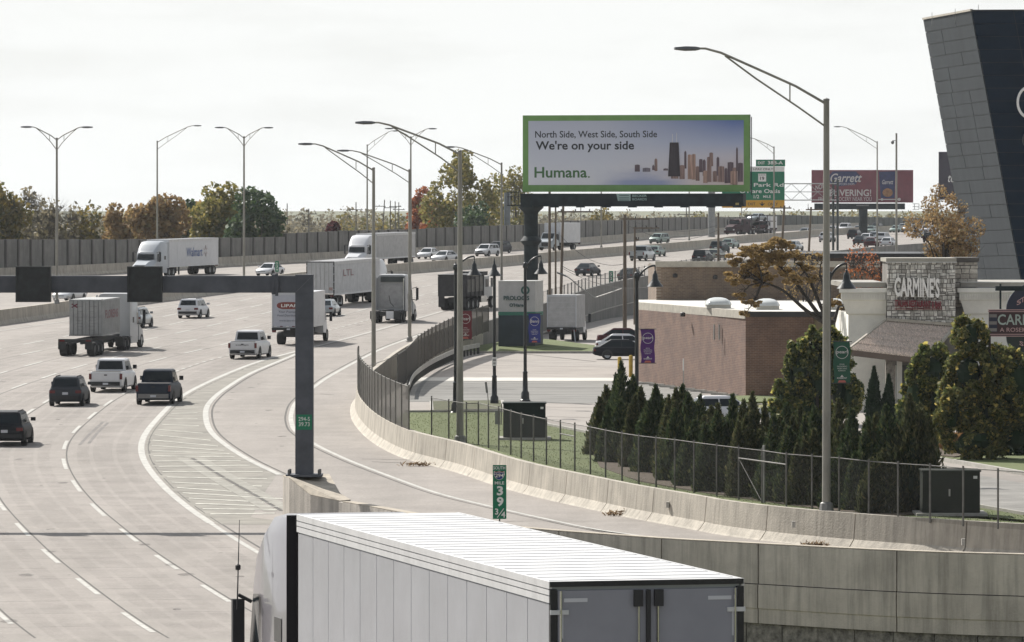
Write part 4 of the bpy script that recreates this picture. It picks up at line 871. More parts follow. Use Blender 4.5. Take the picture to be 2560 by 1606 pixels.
text(t, 'PROLOGIS', px2(318), px2(830), zz(751), zz(740), -.06, mat('pylon_letter', (.03, .08, .08), .5, var=0), .03, depth=.05); text(t, "O'Hare", px2(435), px2(715), zz(767.5), zz(758.5), -.06, MAT['pylon_letter'], .03, depth=.05)
MB().loft([[(px2(750) + r_ * math.cos(a), -.06, zz(726) + r_ * math.sin(a)) for r_ in (.19, .34)] for a in [i * math.pi / 12 for i in range(25)]], caps=False, closed=False).build('logo', mat('pylon_logo', (.03, .1, .09), .5, var=0), t)
# ============================================================ BUILDINGS
def brick_mat(name, c1, c2, mortar, sx=1.0):
    m = mat(name, c1, .9, var=0); t, b, l = mixnodes(m)
    c = t.nodes.new('ShaderNodeTexCoord'); br = t.nodes.new('ShaderNodeTexBrick'); br.inputs['Scale'].default_value = 1.0
    br.inputs['Brick Width'].default_value = .30; br.inputs['Row Height'].default_value = .10; br.inputs['Mortar Size'].default_value = .012; br.inputs['Color1'].default_value = (*c1, 1); br.inputs['Color2'].default_value = (*c2, 1); br.inputs['Mortar'].default_value = (*mortar, 1)
    l(c.outputs['UV'], br.inputs['Vector'])
    n = t.nodes.new('ShaderNodeTexNoise'); n.inputs['Scale'].default_value = .7; n.inputs['Detail'].default_value = 9; n.inputs['Roughness'].default_value = .75; l(c.outputs['Object'], n.inputs['Vector'])
    r = t.nodes.new('ShaderNodeValToRGB'); r.color_ramp.elements[0].position = .38; r.color_ramp.elements[0].color = (.72, .70, .70, 1); r.color_ramp.elements[1].position = .6; r.color_ramp.elements[1].color = (1.08, 1.05, 1.02, 1); l(n.outputs['Fac'], r.inputs['Fac'])
    mx = t.nodes.new('ShaderNodeMix'); mx.data_type = 'RGBA'; mx.blend_type = 'MULTIPLY'; mx.inputs[0].default_value = 1; l(br.outputs['Color'], mx.inputs[6]); l(r.outputs['Color'], mx.inputs[7]); l(mx.outputs[2], b.inputs['Base Color'])
    bp = t.nodes.new('ShaderNodeBump'); bp.inputs['Strength'].default_value = .6; bp.inputs['Distance'].default_value = .01; l(br.outputs['Fac'], bp.inputs['Height']); bp.invert = True; l(bp.outputs[0], b.inputs['Normal']); return m
def wall_uv(name, a, b, z0, z1, m, parent, th=.3):
    """vertical wall from a to b (plan), uv in metres, thickness behind (left of travel)"""
    a, b = Vector((a[0], a[1], 0)), Vector((b[0], b[1], 0)); e = (b - a).normalized(); n = Vector((-e.y, e.x, 0)) * th; Lw = (b - a).length
    vs = [(a.x, a.y, z0), (b.x, b.y, z0), (b.x, b.y, z1), (a.x, a.y, z1)]; mb = MB(); mb.add(vs, [(0, 1, 2, 3)])
    vb = [tuple(Vector(v) + n) for v in vs]; mb.add(vb, [(3, 2, 1, 0)]); mb.f += [(3, 2, 6, 7), (0, 3, 7, 4), (1, 5, 6, 2)]
    o = mb.build(name, m, parent); uv = o.data.uv_layers.new(name='UVMap')
    for p in o.data.polygons:
        for li in p.loop_indices:
            v_ = o.data.vertices[o.data.loops[li].vertex_index].co; uv.data[li].uv = ((Vector((v_.x, v_.y, 0)) - a).dot(e), v_.z)
    return o
M_BR = brick_mat('red_brown_brick', (.185, .108, .078), (.135, .08, .062), (.22, .17, .14)); M_BR2 = brick_mat('tan_brick', (.23, .17, .12), (.17, .125, .09), (.26, .22, .18))
M_MEMB = mat('white_roof_membrane', (.62, .60, .55), .8, var=.08, scale=.6); M_COPE = mat('limestone_coping', (.42, .39, .33), .8, var=.12, scale=2); M_DKF = mat('dark_metal_fascia', (.025, .025, .028), .5, .2)
bb = thing('brick_building', 'low brown brick building with a flat white roof and dome skylights', 'building')
HB = CZ - 5.9; C1 = (13.6, 312.0); C0 = (7.9, 341.0); CR = (13.6 + 11.5, 309.5); 
wall_uv('wall', C0, C1, ZG, HB - .45, M_BR, bb); wall_uv('wall', C1, (C1[0] + 3.9 * 1.0, 311.2), ZG, HB - .3, M_BR, bb)
wall_uv('wall', (C1[0] + 3.9, 312.0), (C1[0] + 5.7, 311.8), ZG, HB - .3, mat('tan_stucco_panel', (.24, .20, .13), .9, var=.1), bb); wall_uv('wall', (C1[0] + 5.7, 311), CR, ZG, HB - .3, M_BR, bb)
d = (Vector((*C1, 0)) - Vector((*C0, 0))).normalized(); nn = Vector((d.y, -d.x, 0)) * .06
MB().slab([(C0[0] + nn.x * -1, C0[1]), (C1[0] - .05, C1[1] - .05), (C1[0] + .3, C1[1] + .2), (C0[0] + .4, C0[1])], HB - .445, HB + .02).build('coping', M_COPE, bb)
MB().box(C1[0] - .02, CR[0], 310.6, 311.05, HB - .31, HB + .0).build('fascia', M_DKF, bb)
MB().slab([(C0[0] + .3, C0[1]), (C1[0] + .2, C1[1] - .2), (CR[0], 310.9), (CR[0], 352), (C0[0] + .3, 352)], HB - .12, HB - .01).build('roof', M_MEMB, bb)
UB = HB + 2.15
wall_uv('wall', (9.45, 351), (24, 351.5), HB - .2, UB, M_BR2, bb); wall_uv('wall', (9.45, 372), (9.45, 351), ZG, UB, M_BR2, bb); wall_uv('wall', (-1.0 + 9.3, 351.3), (9.45, 351.2), ZG, HB - .1, M_BR, bb)
MB().box(9.38, 24.1, 350.9, 351.35, UB, UB + .38).build('coping', M_COPE, bb); MB().box(9.5, 24, 351.4, 372, UB - .1, UB + .1).build('roof', mat('gravel_roof', (.25, .23, .2), .9, var=.2), bb)
for (x_, y_) in ((1688, 690), (1788, 694)):
    p = at(x_, y_, 350.8); MB().lathe([(.05, -.12), (.15, -.1), (.16, .1), (.06, .16)], p, 8).build('wall_lamp', M_BLK, bb)
p = at(1717, 787, 326.5); MB().lathe([(.05, -.12), (.15, -.1), (.16, .1), (.06, .16)], Vector((p.x - .25, p.y - .3, p.z)), 8).build('wall_lamp', M_BLK, bb)
M_DOME = mat('white_acrylic_dome', (.60, .62, .60), .25, var=.08, scale=2, coat=.3)
for x_, w_, Yd in ((1795, 1.45, 322), (1917, 1.35, 318), (2094, 1.35, 318)):
    cx = (x_ - CX) * Yd / F; dm = MB(); dm.loft([[(cx + w_ / 2 * 1.0 * u, Yd + 1.3 * vv, HB + z) for u, vv in ((-1, -1), (1, -1), (1, 1), (-1, 1))] for z in (0, .22)]); dm.build('skylight_kerb', mat('kerb_white', (.5, .49, .45), .8, var=.05), bb)
    dm = MB(); dm.loft([[(cx + w_ / 2 * k * u, Yd + 1.3 * k * vv, HB + z) for u, vv in ((-1, -.8), (-.8, -1), (.8, -1), (1, -.8), (1, .8), (.8, 1), (-.8, 1), (-1, .8))] for k, z in ((1.08, .22), (1.05, .30), (.92, .46), (.65, .58), (.3, .64))]); dm.build('skylight_dome', M_DOME, bb, smooth=40)
for k in range(2): MB().tube([Vector((C1[0] - 1.6 + k * .3, C1[1] + 6, HB - .9)), Vector((C1[0] - 1.6 + k * .3, C1[1] + 6, HB - 1.8))], .05, 6).build('meter_pipe', M_STEEL, bb)
# low dark-roofed brown building behind
lb = thing('brown_building', 'long low brown building with a black roof edge behind the restaurants', 'building')
YL = 470; a = at(1985, 900, YL); b = at(2440, 900, YL); zt_ = at(2000, 644, YL).z
wall_uv('wall', (a.x, YL), (b.x, YL - 4), ZG, zt_, brick_mat('dark_brown_brick', (.11, .07, .055), (.09, .06, .05), (.12, .1, .09)), lb)
MB().box(a.x - .2, b.x + .3, YL - 5, YL + 16, zt_ + .003, zt_ + .38).build('roof', M_DKF, lb); MB().box(a.x, a.x + .3, YL + .4, YL + 15, ZG, zt_).build('wall', MAT['dark_brown_brick'], lb)
# ---- slanted tower sign
tw_ = thing('slanted_tower', 'tall leaning wedge tower clad in grey and navy metal panels', 'tower')
M_TG = mat('grey_cladding_panel', (.040, .049, .057), .7, .0, spec=.2, var=.12, scale=.6, stretch=(1, 1, .25)); M_TN = mat('navy_cladding_panel', (.008, .018, .034), 1.0, .0, spec=.0, var=.1, scale=.5)
A = at(2429, 28, 420); B = at(2309, 50, 439); A0 = at(2560, 735, 420); B0 = at(2433, 735, 439)      # near-top, far-top, near-bottom, far-bottom
NR = 22
def lp(a, b, t): return a + (b - a) * t
rg = random.Random(4)
def cuts(n): return [0] + sorted(rg.uniform(.15, .85) if n == 2 else (k + rg.uniform(-.1, .1)) / n for k in range(1, n)) + [1]
nG = (A - B).cross(A0 - B).normalized(); nG = -nG if nG.x > 0 else nG
for r_ in range(NR):
    t0, t1 = r_ / NR + .001, (r_ + 1) / NR - .001
    cs = [0, .31 + .02 * (r_ % 2), .68, 1] if 5 < r_ < 12 else [0, .34, 1] if r_ % 3 else [0, .66, 1]
    for u0, u1 in zip(cs, cs[1:]):
        u0 += .003; u1 -= .003; P4 = [lp(lp(B, A, u0), lp(B0, A0, u0), t0), lp(lp(B, A, u1), lp(B0, A0, u1), t0), lp(lp(B, A, u1), lp(B0, A0, u1), t1), lp(lp(B, A, u0), lp(B0, A0, u0), t1)]
        off = nG * rg.uniform(-.004, .004); MB().loft([[p + nG * .05 + off for p in P4], [p - nG * .02 for p in P4]]).build('cladding_panel', M_TG, tw_)
E = A + Vector((13, -1.5, 0)); E0 = A0 + Vector((13, -1.5, 0)); nN = Vector((-.11, -1, 0)).normalized()
for r_ in range(NR):
    t0, t1 = r_ / NR + .001, (r_ + 1) / NR - .001
    for u0, u1 in zip([0, .25, .5, .75], [.25, .5, .75, 1]):
        P4 = [lp(lp(A, E, u0 + .002), lp(A0, E0, u0 + .002), t0), lp(lp(A, E, u1 - .002), lp(A0, E0, u1 - .002), t0), lp(lp(A, E, u1 - .002), lp(A0, E0, u1 - .002), t1), lp(lp(A, E, u0 + .002), lp(A0, E0, u0 + .002), t1)]
        MB().loft([[p + nN * .05 for p in P4], [p - nN * .02 for p in P4]]).build('cladding_panel', M_TN, tw_)
core = MB(); dn = Vector((.05, .08, 0)); Bk = B + Vector((15, 2, 0)); Bk0 = B0 + Vector((15, 2, 0))
dz = Vector((0, 0, ZG - A0.z)); core.loft([[A + dn, B + dn, Bk, E + dn], [A0 + dn, B0 + dn, Bk0, E0 + dn], [A0 + dn + dz, B0 + dn + dz, Bk0 + dz, E0 + dn + dz]]); core.build('frame_core', M_DKF, tw_)
MB().sweep([(-.1, 0), (-.1, .16), (.12, .16), (.12, 0)], [B, A]).build('roof_trim', M_COPE, tw_); MB().sweep([(-.1, 0), (-.1, .10), (.12, .10), (.12, 0)], [A, E]).build('roof_trim', M_DKF, tw_)
for x_, y0 in ((2330, 33), (2388, 24), (2446, 14)): p = at(x_, y0 + 14, 425); MB().tube([p - Vector((0, 0, .6)), p + Vector((0, 0, .5))], .02, 4).build('lightning_rod', M_STEEL, tw_)
rc = at(2575, 256, 417.6); MB().loft([[rc + Vector((r_ * math.cos(a), dy, r_ * math.sin(a) * 1.27)) for r_, dy in ((.86, 0), (1.03, 0), (1.03, .25), (.86, .25))] for a in [i * math.pi / 20 for i in range(41)]], caps=False).build('ring_logo', M_WHT, tw_, smooth=40)
rc = at(2582, 350, 417.6); MB().loft([[rc + Vector((r_ * math.cos(a), dy, r_ * math.sin(a) * 1.0)) for r_, dy in ((.62, 0), (.80, 0), (.8, .25), (.62, .25))] for a in [i * math.pi / 16 for i in range(33)]], caps=False).build('ring_logo', mat('dark_logo', (.03, .03, .035), .4), tw_)
# ---- restaurant: stucco wings, stone tower, tile canopy
rs = thing('restaurant_building', 'cream stucco restaurant with a stone sign tower and a tiled entrance canopy', 'building')
YR_ = 290.0; U = lambda x: (2060 + x / 3.78 - CX) * YR_ / F; Vz = lambda y: CZ - (600 + y / 3.78 - HY) * YR_ / F
M_STU = mat('cream_stucco', (.80, .79, .73), .9, var=.07, scale=.8, bump=.15, bscale=20); M_CAPG = mat('grey_metal_cap', (.34, .32, .28), .6, .1, var=.1)
def wing(x0, x1, yf, side=-1):
    MB().box(U(x0) + .0, U(x1), yf + .5, yf + 12, ZG, Vz(700)).build('wall', M_STU, rs)
    fl = .38
    prof = [(yf + .5, Vz(708)), (yf + .35, Vz(700)), (yf + .25, Vz(640)), (yf + .1, Vz(575)), (yf + .02, Vz(570)), (yf + .02, Vz(500)), (yf - .1, Vz(498)), (yf - .1, Vz(458)), (yf + .8, Vz(458)), (yf + .8, Vz(708))]
    xs_ = (U(x0), U(x1)); mb = MB(); mb.loft([[(xs_[0] - max(0, (yf + .5 - p[0])) * .9, p[0], p[1]) for p in prof], [(xs_[1], p[0], p[1]) for p in prof]]); mb.build('cornice', M_STU, rs)
    n_ = int((U(x1) - U(x0) + .5) / .135); x_ = U(x0) - .45
    for k in range(n_): MB().box(x_ + k * .135 + .02, x_ + k * .135 + .085, yf - .09, yf + .018, Vz(560), Vz(512)).build('dentil', M_STU, rs)
    MB().box(U(x0) - .3, U(x1), yf + .6, yf + 11.5, Vz(450), Vz(405)).build('parapet', M_CAPG, rs); MB().box(U(x0) - .33, U(x1), yf + .55, yf + .75, Vz(405) + .002, Vz(400)).build('cap', M_WHT, rs)
wing(236, 592, YR_); wing(1362 , 2500, YR_ + .5)
MB().box(U(592), U(1240), YR_ + .6, YR_ + 10, ZG, Vz(760)).build('wall', M_STU, rs)
# stone tower core and stones
SX0, SX1, SZ0, SZ1 = U(590), U(1240), Vz(800), Vz(212); 
M_CORE = mat('stone_mortar', (.17, .16, .145), .95, var=.2); M_SC = mat('grey_metal_cap2', (.36, .34, .29), .6, .1, var=.08)
MB().box(SX0 + .05, SX1 - .05, YR_ - .25, YR_ + 4, ZG + 2.5, SZ1).build('tower_core', M_CORE, rs)
MB().box(SX0 - .04, SX1 + .04, YR_ - .36, YR_ + 4.1, SZ1 + .025, Vz(172)).build('tower_cap', M_SC, rs); MB().box(SX0 - .06, SX1 + .06, YR_ - .40, YR_ - .33, SZ1 - .01, SZ1 + .022).build('cap_edge', M_WHT, rs)
mst = [mat('field_stone_%d' % k, c, .9, var=.25, scale=4, bump=.6) for k, c in enumerate([(.72, .70, .65), (.56, .54, .49), (.80, .78, .72), (.40, .385, .35)])]
rg = random.Random(11); z = SZ0; 
def stone(x0, x1, y, z0, z1, m, nm='stone'):
    j = lambda: rg.uniform(-.012, .012); d_ = rg.uniform(.02, .08); g = .016
    P = [(x0 + g + j(), z0 + g + j()), (x1 - g + j(), z0 + g + j()), (x1 - g + j(), z1 - g + j()), (x0 + g + j(), z1 - g + j())]
    cx, cz = (x0 + x1) / 2, (z0 + z1) / 2
    MB().loft([[(a, y, b) for a, b in P], [(a, y - d_ * .6, b) for a, b in P], [(cx + (a - cx) * .8, y - d_, cz + (b - cz) * .8) for a, b in P]]).build(nm, m, rs)
while z < SZ1 - .1:
    hh = rg.choice([.2, .25, .31]); hh = SZ1 - z if SZ1 - z < hh + .12 else hh; x = SX0
    while x < SX1 - .05:
        ww = rg.choice([.14, .2, .26, .34]); ww = SX1 - x if SX1 - x < ww + .12 else ww
        if ww > .3 or hh > .28 and rg.random() < .0:
            zc = z + hh * rg.uniform(.4, .6); stone(x, x + ww, YR_ - .25, z, zc, rg.choice(mst)); stone(x, x + ww, YR_ - .25, zc, z + hh, rg.choice(mst))
        else: stone(x, x + ww, YR_ - .25, z, z + hh, rg.choice(mst))
        x += ww
    z += hh
mb2 = [mat('ashlar_stone_%d' % k, c, .9, var=.2, scale=3, bump=.5) for k, c in enumerate([(.58, .54, .47), (.48, .44, .38), (.66, .62, .54)])]
BX0, BX1, BZ0, BZ1 = U(1243), U(1478), Vz(640), Vz(212); MB().box(BX0 + .02, BX1 - .03, YR_ + 1.62, YR_ + 5, ZG, BZ1).build('rear_core', M_CORE, rs); MB().box(BX0, BX1 + .06, YR_ + 1.5, YR_ + 5, BZ1 + .01, Vz(170)).build('rear_cap', mat('rear_cap_dark', (.09, .08, .07), .6), rs)
z = BZ0; k = 0
while z < BZ1 - .05:
    hh = rg.choice([.2, .27, .33]); hh = min(hh, BZ1 - z); x = BX0 - (k % 2) * .15
    while x < BX1 - .02:
        ww = rg.uniform(.35, .62); a_, b_ = max(x, BX0), min(x + ww, BX1)
        if b_ - a_ > .08: stone(a_, b_, YR_ + 1.6, z, z + hh, rg.choice(mb2))
        x += ww
    z += hh; k += 1
# channel letters
mCL = mat('channel_letter_white', (.9, .88, .84), .4, var=.02); mCR = mat('channel_letter_red', (.20, .02, .03), .4, var=.05)
sg = thing('letter_sign', 'tall white channel letters CARMINE\'S over small red letters on the stone tower', 'sign', (0, YR_ - .42, 0))
text(sg, "CARMINE'S", U(660), U(1085), Vz(535), Vz(345), -.12, mCL, .03, depth=.12, slope=-.03); text(sg, 'ITALIAN RESTAURANT & BAR', U(665), U(1105), Vz(632), Vz(565), -.1, mCR, .03, depth=.1, slope=-.03)
for k in range(11): MB().box(U(690 + k * 37), U(696 + k * 37), -.01, .12, Vz(560), Vz(545)).build('mount', M_BLK, sg)
MB().box(U(662), U(1110), .0, .04, Vz(648 + 8), Vz(640 + 8)).build('raceway', mCR, sg)
# canopy
mTile = mat('clay_roof_tile', (.74, .64, .56), .85, var=.25, scale=9, bump=.3); TL = Vector((U(590), YR_ - .35, Vz(770))); TR = Vector((U(1232), YR_ - .35, Vz(815)))
def cpt(x, y, yy): Yq = YR_ - yy; return Vector(((2060 + x / 3.78 - CX) * Yq / F, Yq, CZ - (600 + y / 3.78 - HY) * Yq / F))
TL, TR, BL, BR_ = cpt(590, 772, .35), cpt(1225, 822, .35), cpt(250, 1035, 3.6), cpt(985, 1122, 3.6)
rowsn = 5
for r_ in range(rowsn):
    t0, t1 = r_ / rowsn, (r_ + 1) / rowsn; n_ = 30
    for k in range(n_):
        u0, u1 = k / n_ + .003, (k + 1) / n_ - .003; up = Vector((0, -.02, .05))
        a_, b_, c_, d_ = (lp(lp(TL, TR, u0), lp(BL, BR_, u0), t0), lp(lp(TL, TR, u1), lp(BL, BR_, u1), t0), lp(lp(TL, TR, u1), lp(BL, BR_, u1), t1 + .015), lp(lp(TL, TR, u0), lp(BL, BR_, u0), t1 + .015))
        mid0, mid1 = (a_ + b_) / 2 + up * 1.2, (c_ + d_) / 2 + up * 2.2
        MB().add([a_, mid0, b_, d_ + up, mid1, c_ + up, a_ - up, b_ - up, c_ - up * .3, d_ - up * .3], [(0, 1, 4, 3), (1, 2, 5, 4), (3, 4, 5, 8, 9), (0, 3, 9, 6), (2, 7, 8, 5)]).build('roof_tile', mTile, rs)
MB().bar(TL + Vector((0, 0, .12)), TR + Vector((0, 0, .12)), .3, .16).build('ridge_flashing', M_COPE, rs)
dv = Vector((0, .1, -.34)); MB().loft([[BL + Vector((0, -.05, .0)), BR_ + Vector((0, -.05, 0)), BR_ + Vector((0, -.05, -.34)), BL + Vector((0, -.05, -.34))], [BL + Vector((0, .2, 0)), BR_ + Vector((0, .2, 0)), BR_ + dv, BL + dv]]).build('fascia', mat('brown_fascia', (.13, .10, .08), .7), rs)
MB().bar(TL + Vector((-.05, 0, .05)), BL + Vector((-.08, 0, .03)), .14, .12).build('rake_trim', M_COPE, rs); MB().bar(TR + Vector((.05, 0, .03)), BR_ + Vector((.05, 0, .03)), .14, .14).build('rake_trim', M_COPE, rs)
MB().add([TR - Vector((0, 0, .1)), BR_ - Vector((0, 0, .2)), BR_ + Vector((0, 3.2, -.3))], [(0, 1, 2)]).build('canopy_side', M_DKF, rs)
for x_, w_ in ((625, .5), (1060, .5)):
    p = cpt(x_, 1100, 2.9); MB().box(p.x - w_ / 2, p.x + w_ / 2, p.y - .25, p.y + .25, ZG, p.z).build('canopy_post', mat('stone_post', (.22, .2, .17), .9, var=.3, scale=5), rs)
MB().box(U(690), U(1130), YR_ - .2, YR_ + .5, ZG, Vz(1120)).build('doorway', mat('dark_doorway', (.03, .028, .026), .5), rs)
MB().box(U(660), U(706), YR_ - 2.5, YR_ - 2.2, ZG, Vz(1112)).build('door_column', M_STU, rs)
# hanging blade sign at right
bs_Y = 243.0; t, fx, fz, w, h = board('hanging_sign', 'dark hanging steakhouse sign reading CARMINE\'S A ROSEMONT at right edge under a black beam', 'sign', 2472, 774, 2680, 841, bs_Y)
x7 = lambda x: fx(2420 + x / 6.87); y7 = lambda y: fz(680 + y / 6.87)
mDkR = mat('sign_dark_red', (.04, .012, .016), .45, var=.05); mPk = mat('sign_pink_trim', (.48, .30, .30), .4, var=0); mSg = mat('sign_sage_letters', (.40, .47, .43), .4, var=.1); mNb = mat('sign_navy', (.012, .016, .045), .4)
MB().box(0, w, -.12, .12, 0, h).build('sign_box', mDkR, t)
for a in (650, 680, 1070, 1102): MB().box(-.06, w, -.16, -.125, y7(a + 9), y7(a - 4)).build('neon_trim', mPk, t)
for k, (a, b) in enumerate(((728, 782), (850, 905), (968, 1022))): MB().box(x7(360), x7(490), -.15, -.125, y7(b), y7(a)).build('stripe', mat('stripe_taupe', (.22, .20, .19), .6, var=.1), t)
MB().box(x7(355), x7(496), -.135, -.122, y7(1030), y7(725)).build('stripe_field', mNb, t)
text(t, "CARMINE'S", x7(505), x7(505) + 2.78, y7(912), y7(722), -.15, mSg, .015); text(t, 'A ROSEMONT', x7(540), x7(540) + 1.9, y7(1030), y7(958), -.15, mPk, .01)
cxs = fx(2420 + 1290 / 6.87); rr = x7(1290) - x7(655); arc = lambda a0, a1, n: [(cxs + rr * math.cos(a0 + (a1 - a0) * i / n), h + rr * .78 * math.sin(a0 + (a1 - a0) * i / n)) for i in range(n + 1)]
MB().prism([(a, b + .0) for a, b in arc(0, math.pi, 20)], -.08, .08).build('upper_lobe', mNb, t); MB().prism([(a, -(b - h)) for a, b in arc(0, math.pi, 20)][::-1], -.08, .08).build('lower_lobe', mat('lobe_green_black', (.01, .02, .02), .4), t)
for ch, x_, y_ in (('S', 870, 535), ('T', 935, 495)): text(t, ch, x7(x_ - 36), x7(x_ + 36), y7(y_ + 45), y7(y_ - 40), -.12, mPk, .02, slope=.5)
text(t, 'S', x7(880), x7(950), y7(1255), y7(1180), -.12, mPk, .02, slope=-.4)
MB().box(x7(470), w + 3, -.14, .14, y7(325), y7(245)).build('beam', M_BBSTEEL, t)
for x_ in (556, 1700): MB().box(x7(x_ - 16), x7(x_ + 16), -.06, .06, y7(640), y7(205)).build('hanger', M_BBSTEEL, t)
MB().box(w + 2.4, w + 2.9, -.25, .25, ZG - t.location.z, y7(180)).build('post', M_BBSTEEL, t)
# ============================================================ LOT FURNITURE
M_CAB = mat('dark_green_cabinet_paint', (.012, .022, .020), .7, .0, spec=.2, var=.15); M_CAB2 = mat('olive_cabinet_paint', (.020, .026, .019), .7, .0, spec=.2, var=.15)
def cabinet(lab, xl, xr, yb, yt, m, dpt=1.4):
    a, b = gd(xl, yb), gd(xr, yb); s = a.y / F; H = (yb - yt) * s; Wc = (xr - xl) * s; t = thing('utility_cabinet', lab, 'utility cabinet', a)
    MB().box(-.25, Wc + .25, -.35, dpt + .3, -.02, .16).build('plinth', M_KERB, t); MB().box(0, Wc, 0, dpt, .16, H - .06).build('housing', m, t)
    for k in range(2): MB().box(.06 + k * Wc / 2, Wc / 2 - .03 + k * Wc / 2, -.025, -.003, .24, H - .25).build('door', m, t)
    MB().box(-.04, Wc + .04, -.05, dpt + .04, H - .058, H).build('lid', m, t); MB().box(Wc - .24, Wc - .1, -.04, -.03, H - .3, H - .2).build('label_plate', M_WHT, t)
    MB().box(Wc / 2 - .1, Wc / 2 - .04, -.06, -.03, H * .45, H * .6).build('handle', M_STEEL, t)
    for k in range(5): MB().box(.12, Wc / 2 - .1, -.045, -.03, .4 + k * .06, .43 + k * .06).build('vent', m, t)
cabinet('dark green utility cabinet on the lawn left of the juniper hedge', 1258, 1364, 1103, 1007, M_CAB); cabinet('olive green utility cabinet at the right end of the juniper hedge', 2307, 2450, 1294, 1176, M_CAB2)
M_BOLY = mat('bollard_yellow', (.45, .30, .03), .6, var=.15, scale=4)
for x_, yb, yt, lb_ in ((1549, 946, 892, 'yellow bollard behind the tip of the tallest juniper'), (1577, 943, 888, 'yellow bollard close beside the black lamp post at the brick building')):
    p = gd(x_, yb); H = (yb - yt) * p.y / F; o = MB().lathe([(.13, 0), (.13, H - .08), (.1, H - .02), (.02, H)], n=12).build('bollard', M_BOLY, None, smooth=40, loc=p); tag(o, lb_, 'bollard', 'yellow bollards by the brick building')
for k in range(9):
    x_ = 1617 + k * 26; y_ = 962 + k * 3.7; p = gd(x_, y_); mb = MB(); mb.prism([(-.55, 0), (.55, 0), (.5, .15), (-.5, .15)], -.1, .1); o = mb.build('wheel_stop', M_KERB, None, loc=p); o.rotation_euler.z = -.55
    tag(o, 'pale concrete wheel stop along the brick wall, ' + ['first from the yellow bollards', 'second from the bollards', 'third from the bollards', 'just left of the thin sign post', 'just right of the thin sign post', 'fourth from the building corner', 'third from the building corner', 'second from the building corner', 'nearest the building corner'][k], 'wheel stop', 'wheel stops along the brick building')
p = gd(1709, 984); t = thing('sign_post', 'thin sign post with an edge-on white plate before the brick wall', 'sign', p); MB().tube([(0, 0, 0), (0, 0, 2.0)], .03, 6).build('post', M_STEEL, t); MB().box(-.04, .02, -.15, .15, 1.35, 2.05).build('plate', M_WHT, t)
p = gd(1222, 1019); t = thing('sign_post', 'small leaning sign post between the two black lamp posts', 'sign', p); MB().tube([(0, 0, 0), (-.12, 0, 1.35)], .025, 6).build('post', M_STEEL, t); MB().obox((-.13, -.03, 1.1), .12, .02, .6, Matrix.Rotation(-.12, 3, 'Y')).build('plate', mat('grey_plate', (.22, .22, .21), .6), t)
p = gd(1244, 1064); t = thing('meter_box', 'small grey service box on a stake left of the green cabinet', 'service box', p); MB().box(-.13, .13, -.08, .08, .05, .72).build('housing', mat('grey_service_box', (.2, .21, .2), .6, var=.1), t); MB().tube([(.18, 0, 0), (.2, 0, 1.1)], .025, 6).build('stake', M_FPOST, t); MB().box(-.15, .15, -.1, .1, .72, .76).build('lid', MAT['grey_service_box'], t)
# ---- wooden utility poles
M_WOOD = mat('weathered_pole_wood', (.15, .12, .09), .9, var=.2, scale=2, stretch=(2, 2, .3))
def upole(lab, px, pyb, pyt, Y, arms=(), lean=0, m=None, r=.15, far=False, grp='wooden utility poles'):
    p = at(px, pyb, Y); H = (pyb - pyt) * Y / F; t = thing('utility_pole', lab, 'utility pole', p, 0, grp); MB().tube([(0, 0, 0), (lean, 0, H)], [r, r * .7], 8).build('pole', m or M_WOOD, t)
    for z_, a, b in arms:
        MB().box(a, b, -.07, .07, H - z_ - .07, H - z_ + .07).build('crossarm', m or M_WOOD, t)
        for k in range(3): MB().lathe([(.05, 0), (.06, .12), (.03, .18)], (a + (b - a) * (.1 + .4 * k), 0, H - z_ + .07), 6).build('insulator', M_BLK, t)
upole('wooden utility pole just right of the billboard column, behind the box truck', 1374, 838, 470, 472); upole('slightly leaning wooden utility pole with a crossarm behind the box truck', 1400, 835, 505, 485, [(.9, -.2, 3.0)], lean=.3)
upole('slim wooden utility pole between the billboard column and the leaning pole', 1389, 835, 500, 478, r=.1)
upole('tall wooden utility pole left of the brick building, with a curved street light arm', 1562, 832, 538, 479, [(.35, -.3, 2.2)], r=.19)
upole('thinner utility pole with a wide crossarm left of the brick building', 1587, 812, 568, 505, [(.1, -.15, 2.3), (1.2, -.1, .4)], r=.13)
upole('utility pole rising before the raised highway left of the locust tree', 1796, 700, 532, 560, [(4.5, -.15, 2.2)], r=.14); upole('utility pole with a tangle of wires at its top under the exit sign', 1950, 690, 514, 610, [(.3, -1.1, 1.3)], r=.17, lean=.5)
upole('utility pole with one long crossarm right of the exit sign', 2019, 690, 518, 610, [(.3, -.2, 2.6)], r=.15, lean=.4)
p = at(1562, 832, 478.6); t = thing('street_light', 'cobra head street light on a long curved arm reaching left from the wooden pole', 'street light', (p.x, p.y - .2, 0))
pts = [at(x_, y_, 476) for x_, y_ in ((1556, 723), (1530, 732), (1500, 742), (1488, 745), (1475, 737), (1450, 718), (1425, 697), (1412, 690))]; pts = [Vector((q_.x - p.x, 0, q_.z)) for q_ in catmull(pts, 4)]
MB().tube(pts, .05, 6).build('arm', M_STEEL, t); MB().loft([[pts[-1] + Vector((-.75 * k, -w_, .28 * k + z_ * .08)) for w_, z_ in ((-.1, 0), (0, 1), (.1, 0), (0, -1))] for k in (-.2, .2, .5, .9)]).build('luminaire', M_LUM, t)
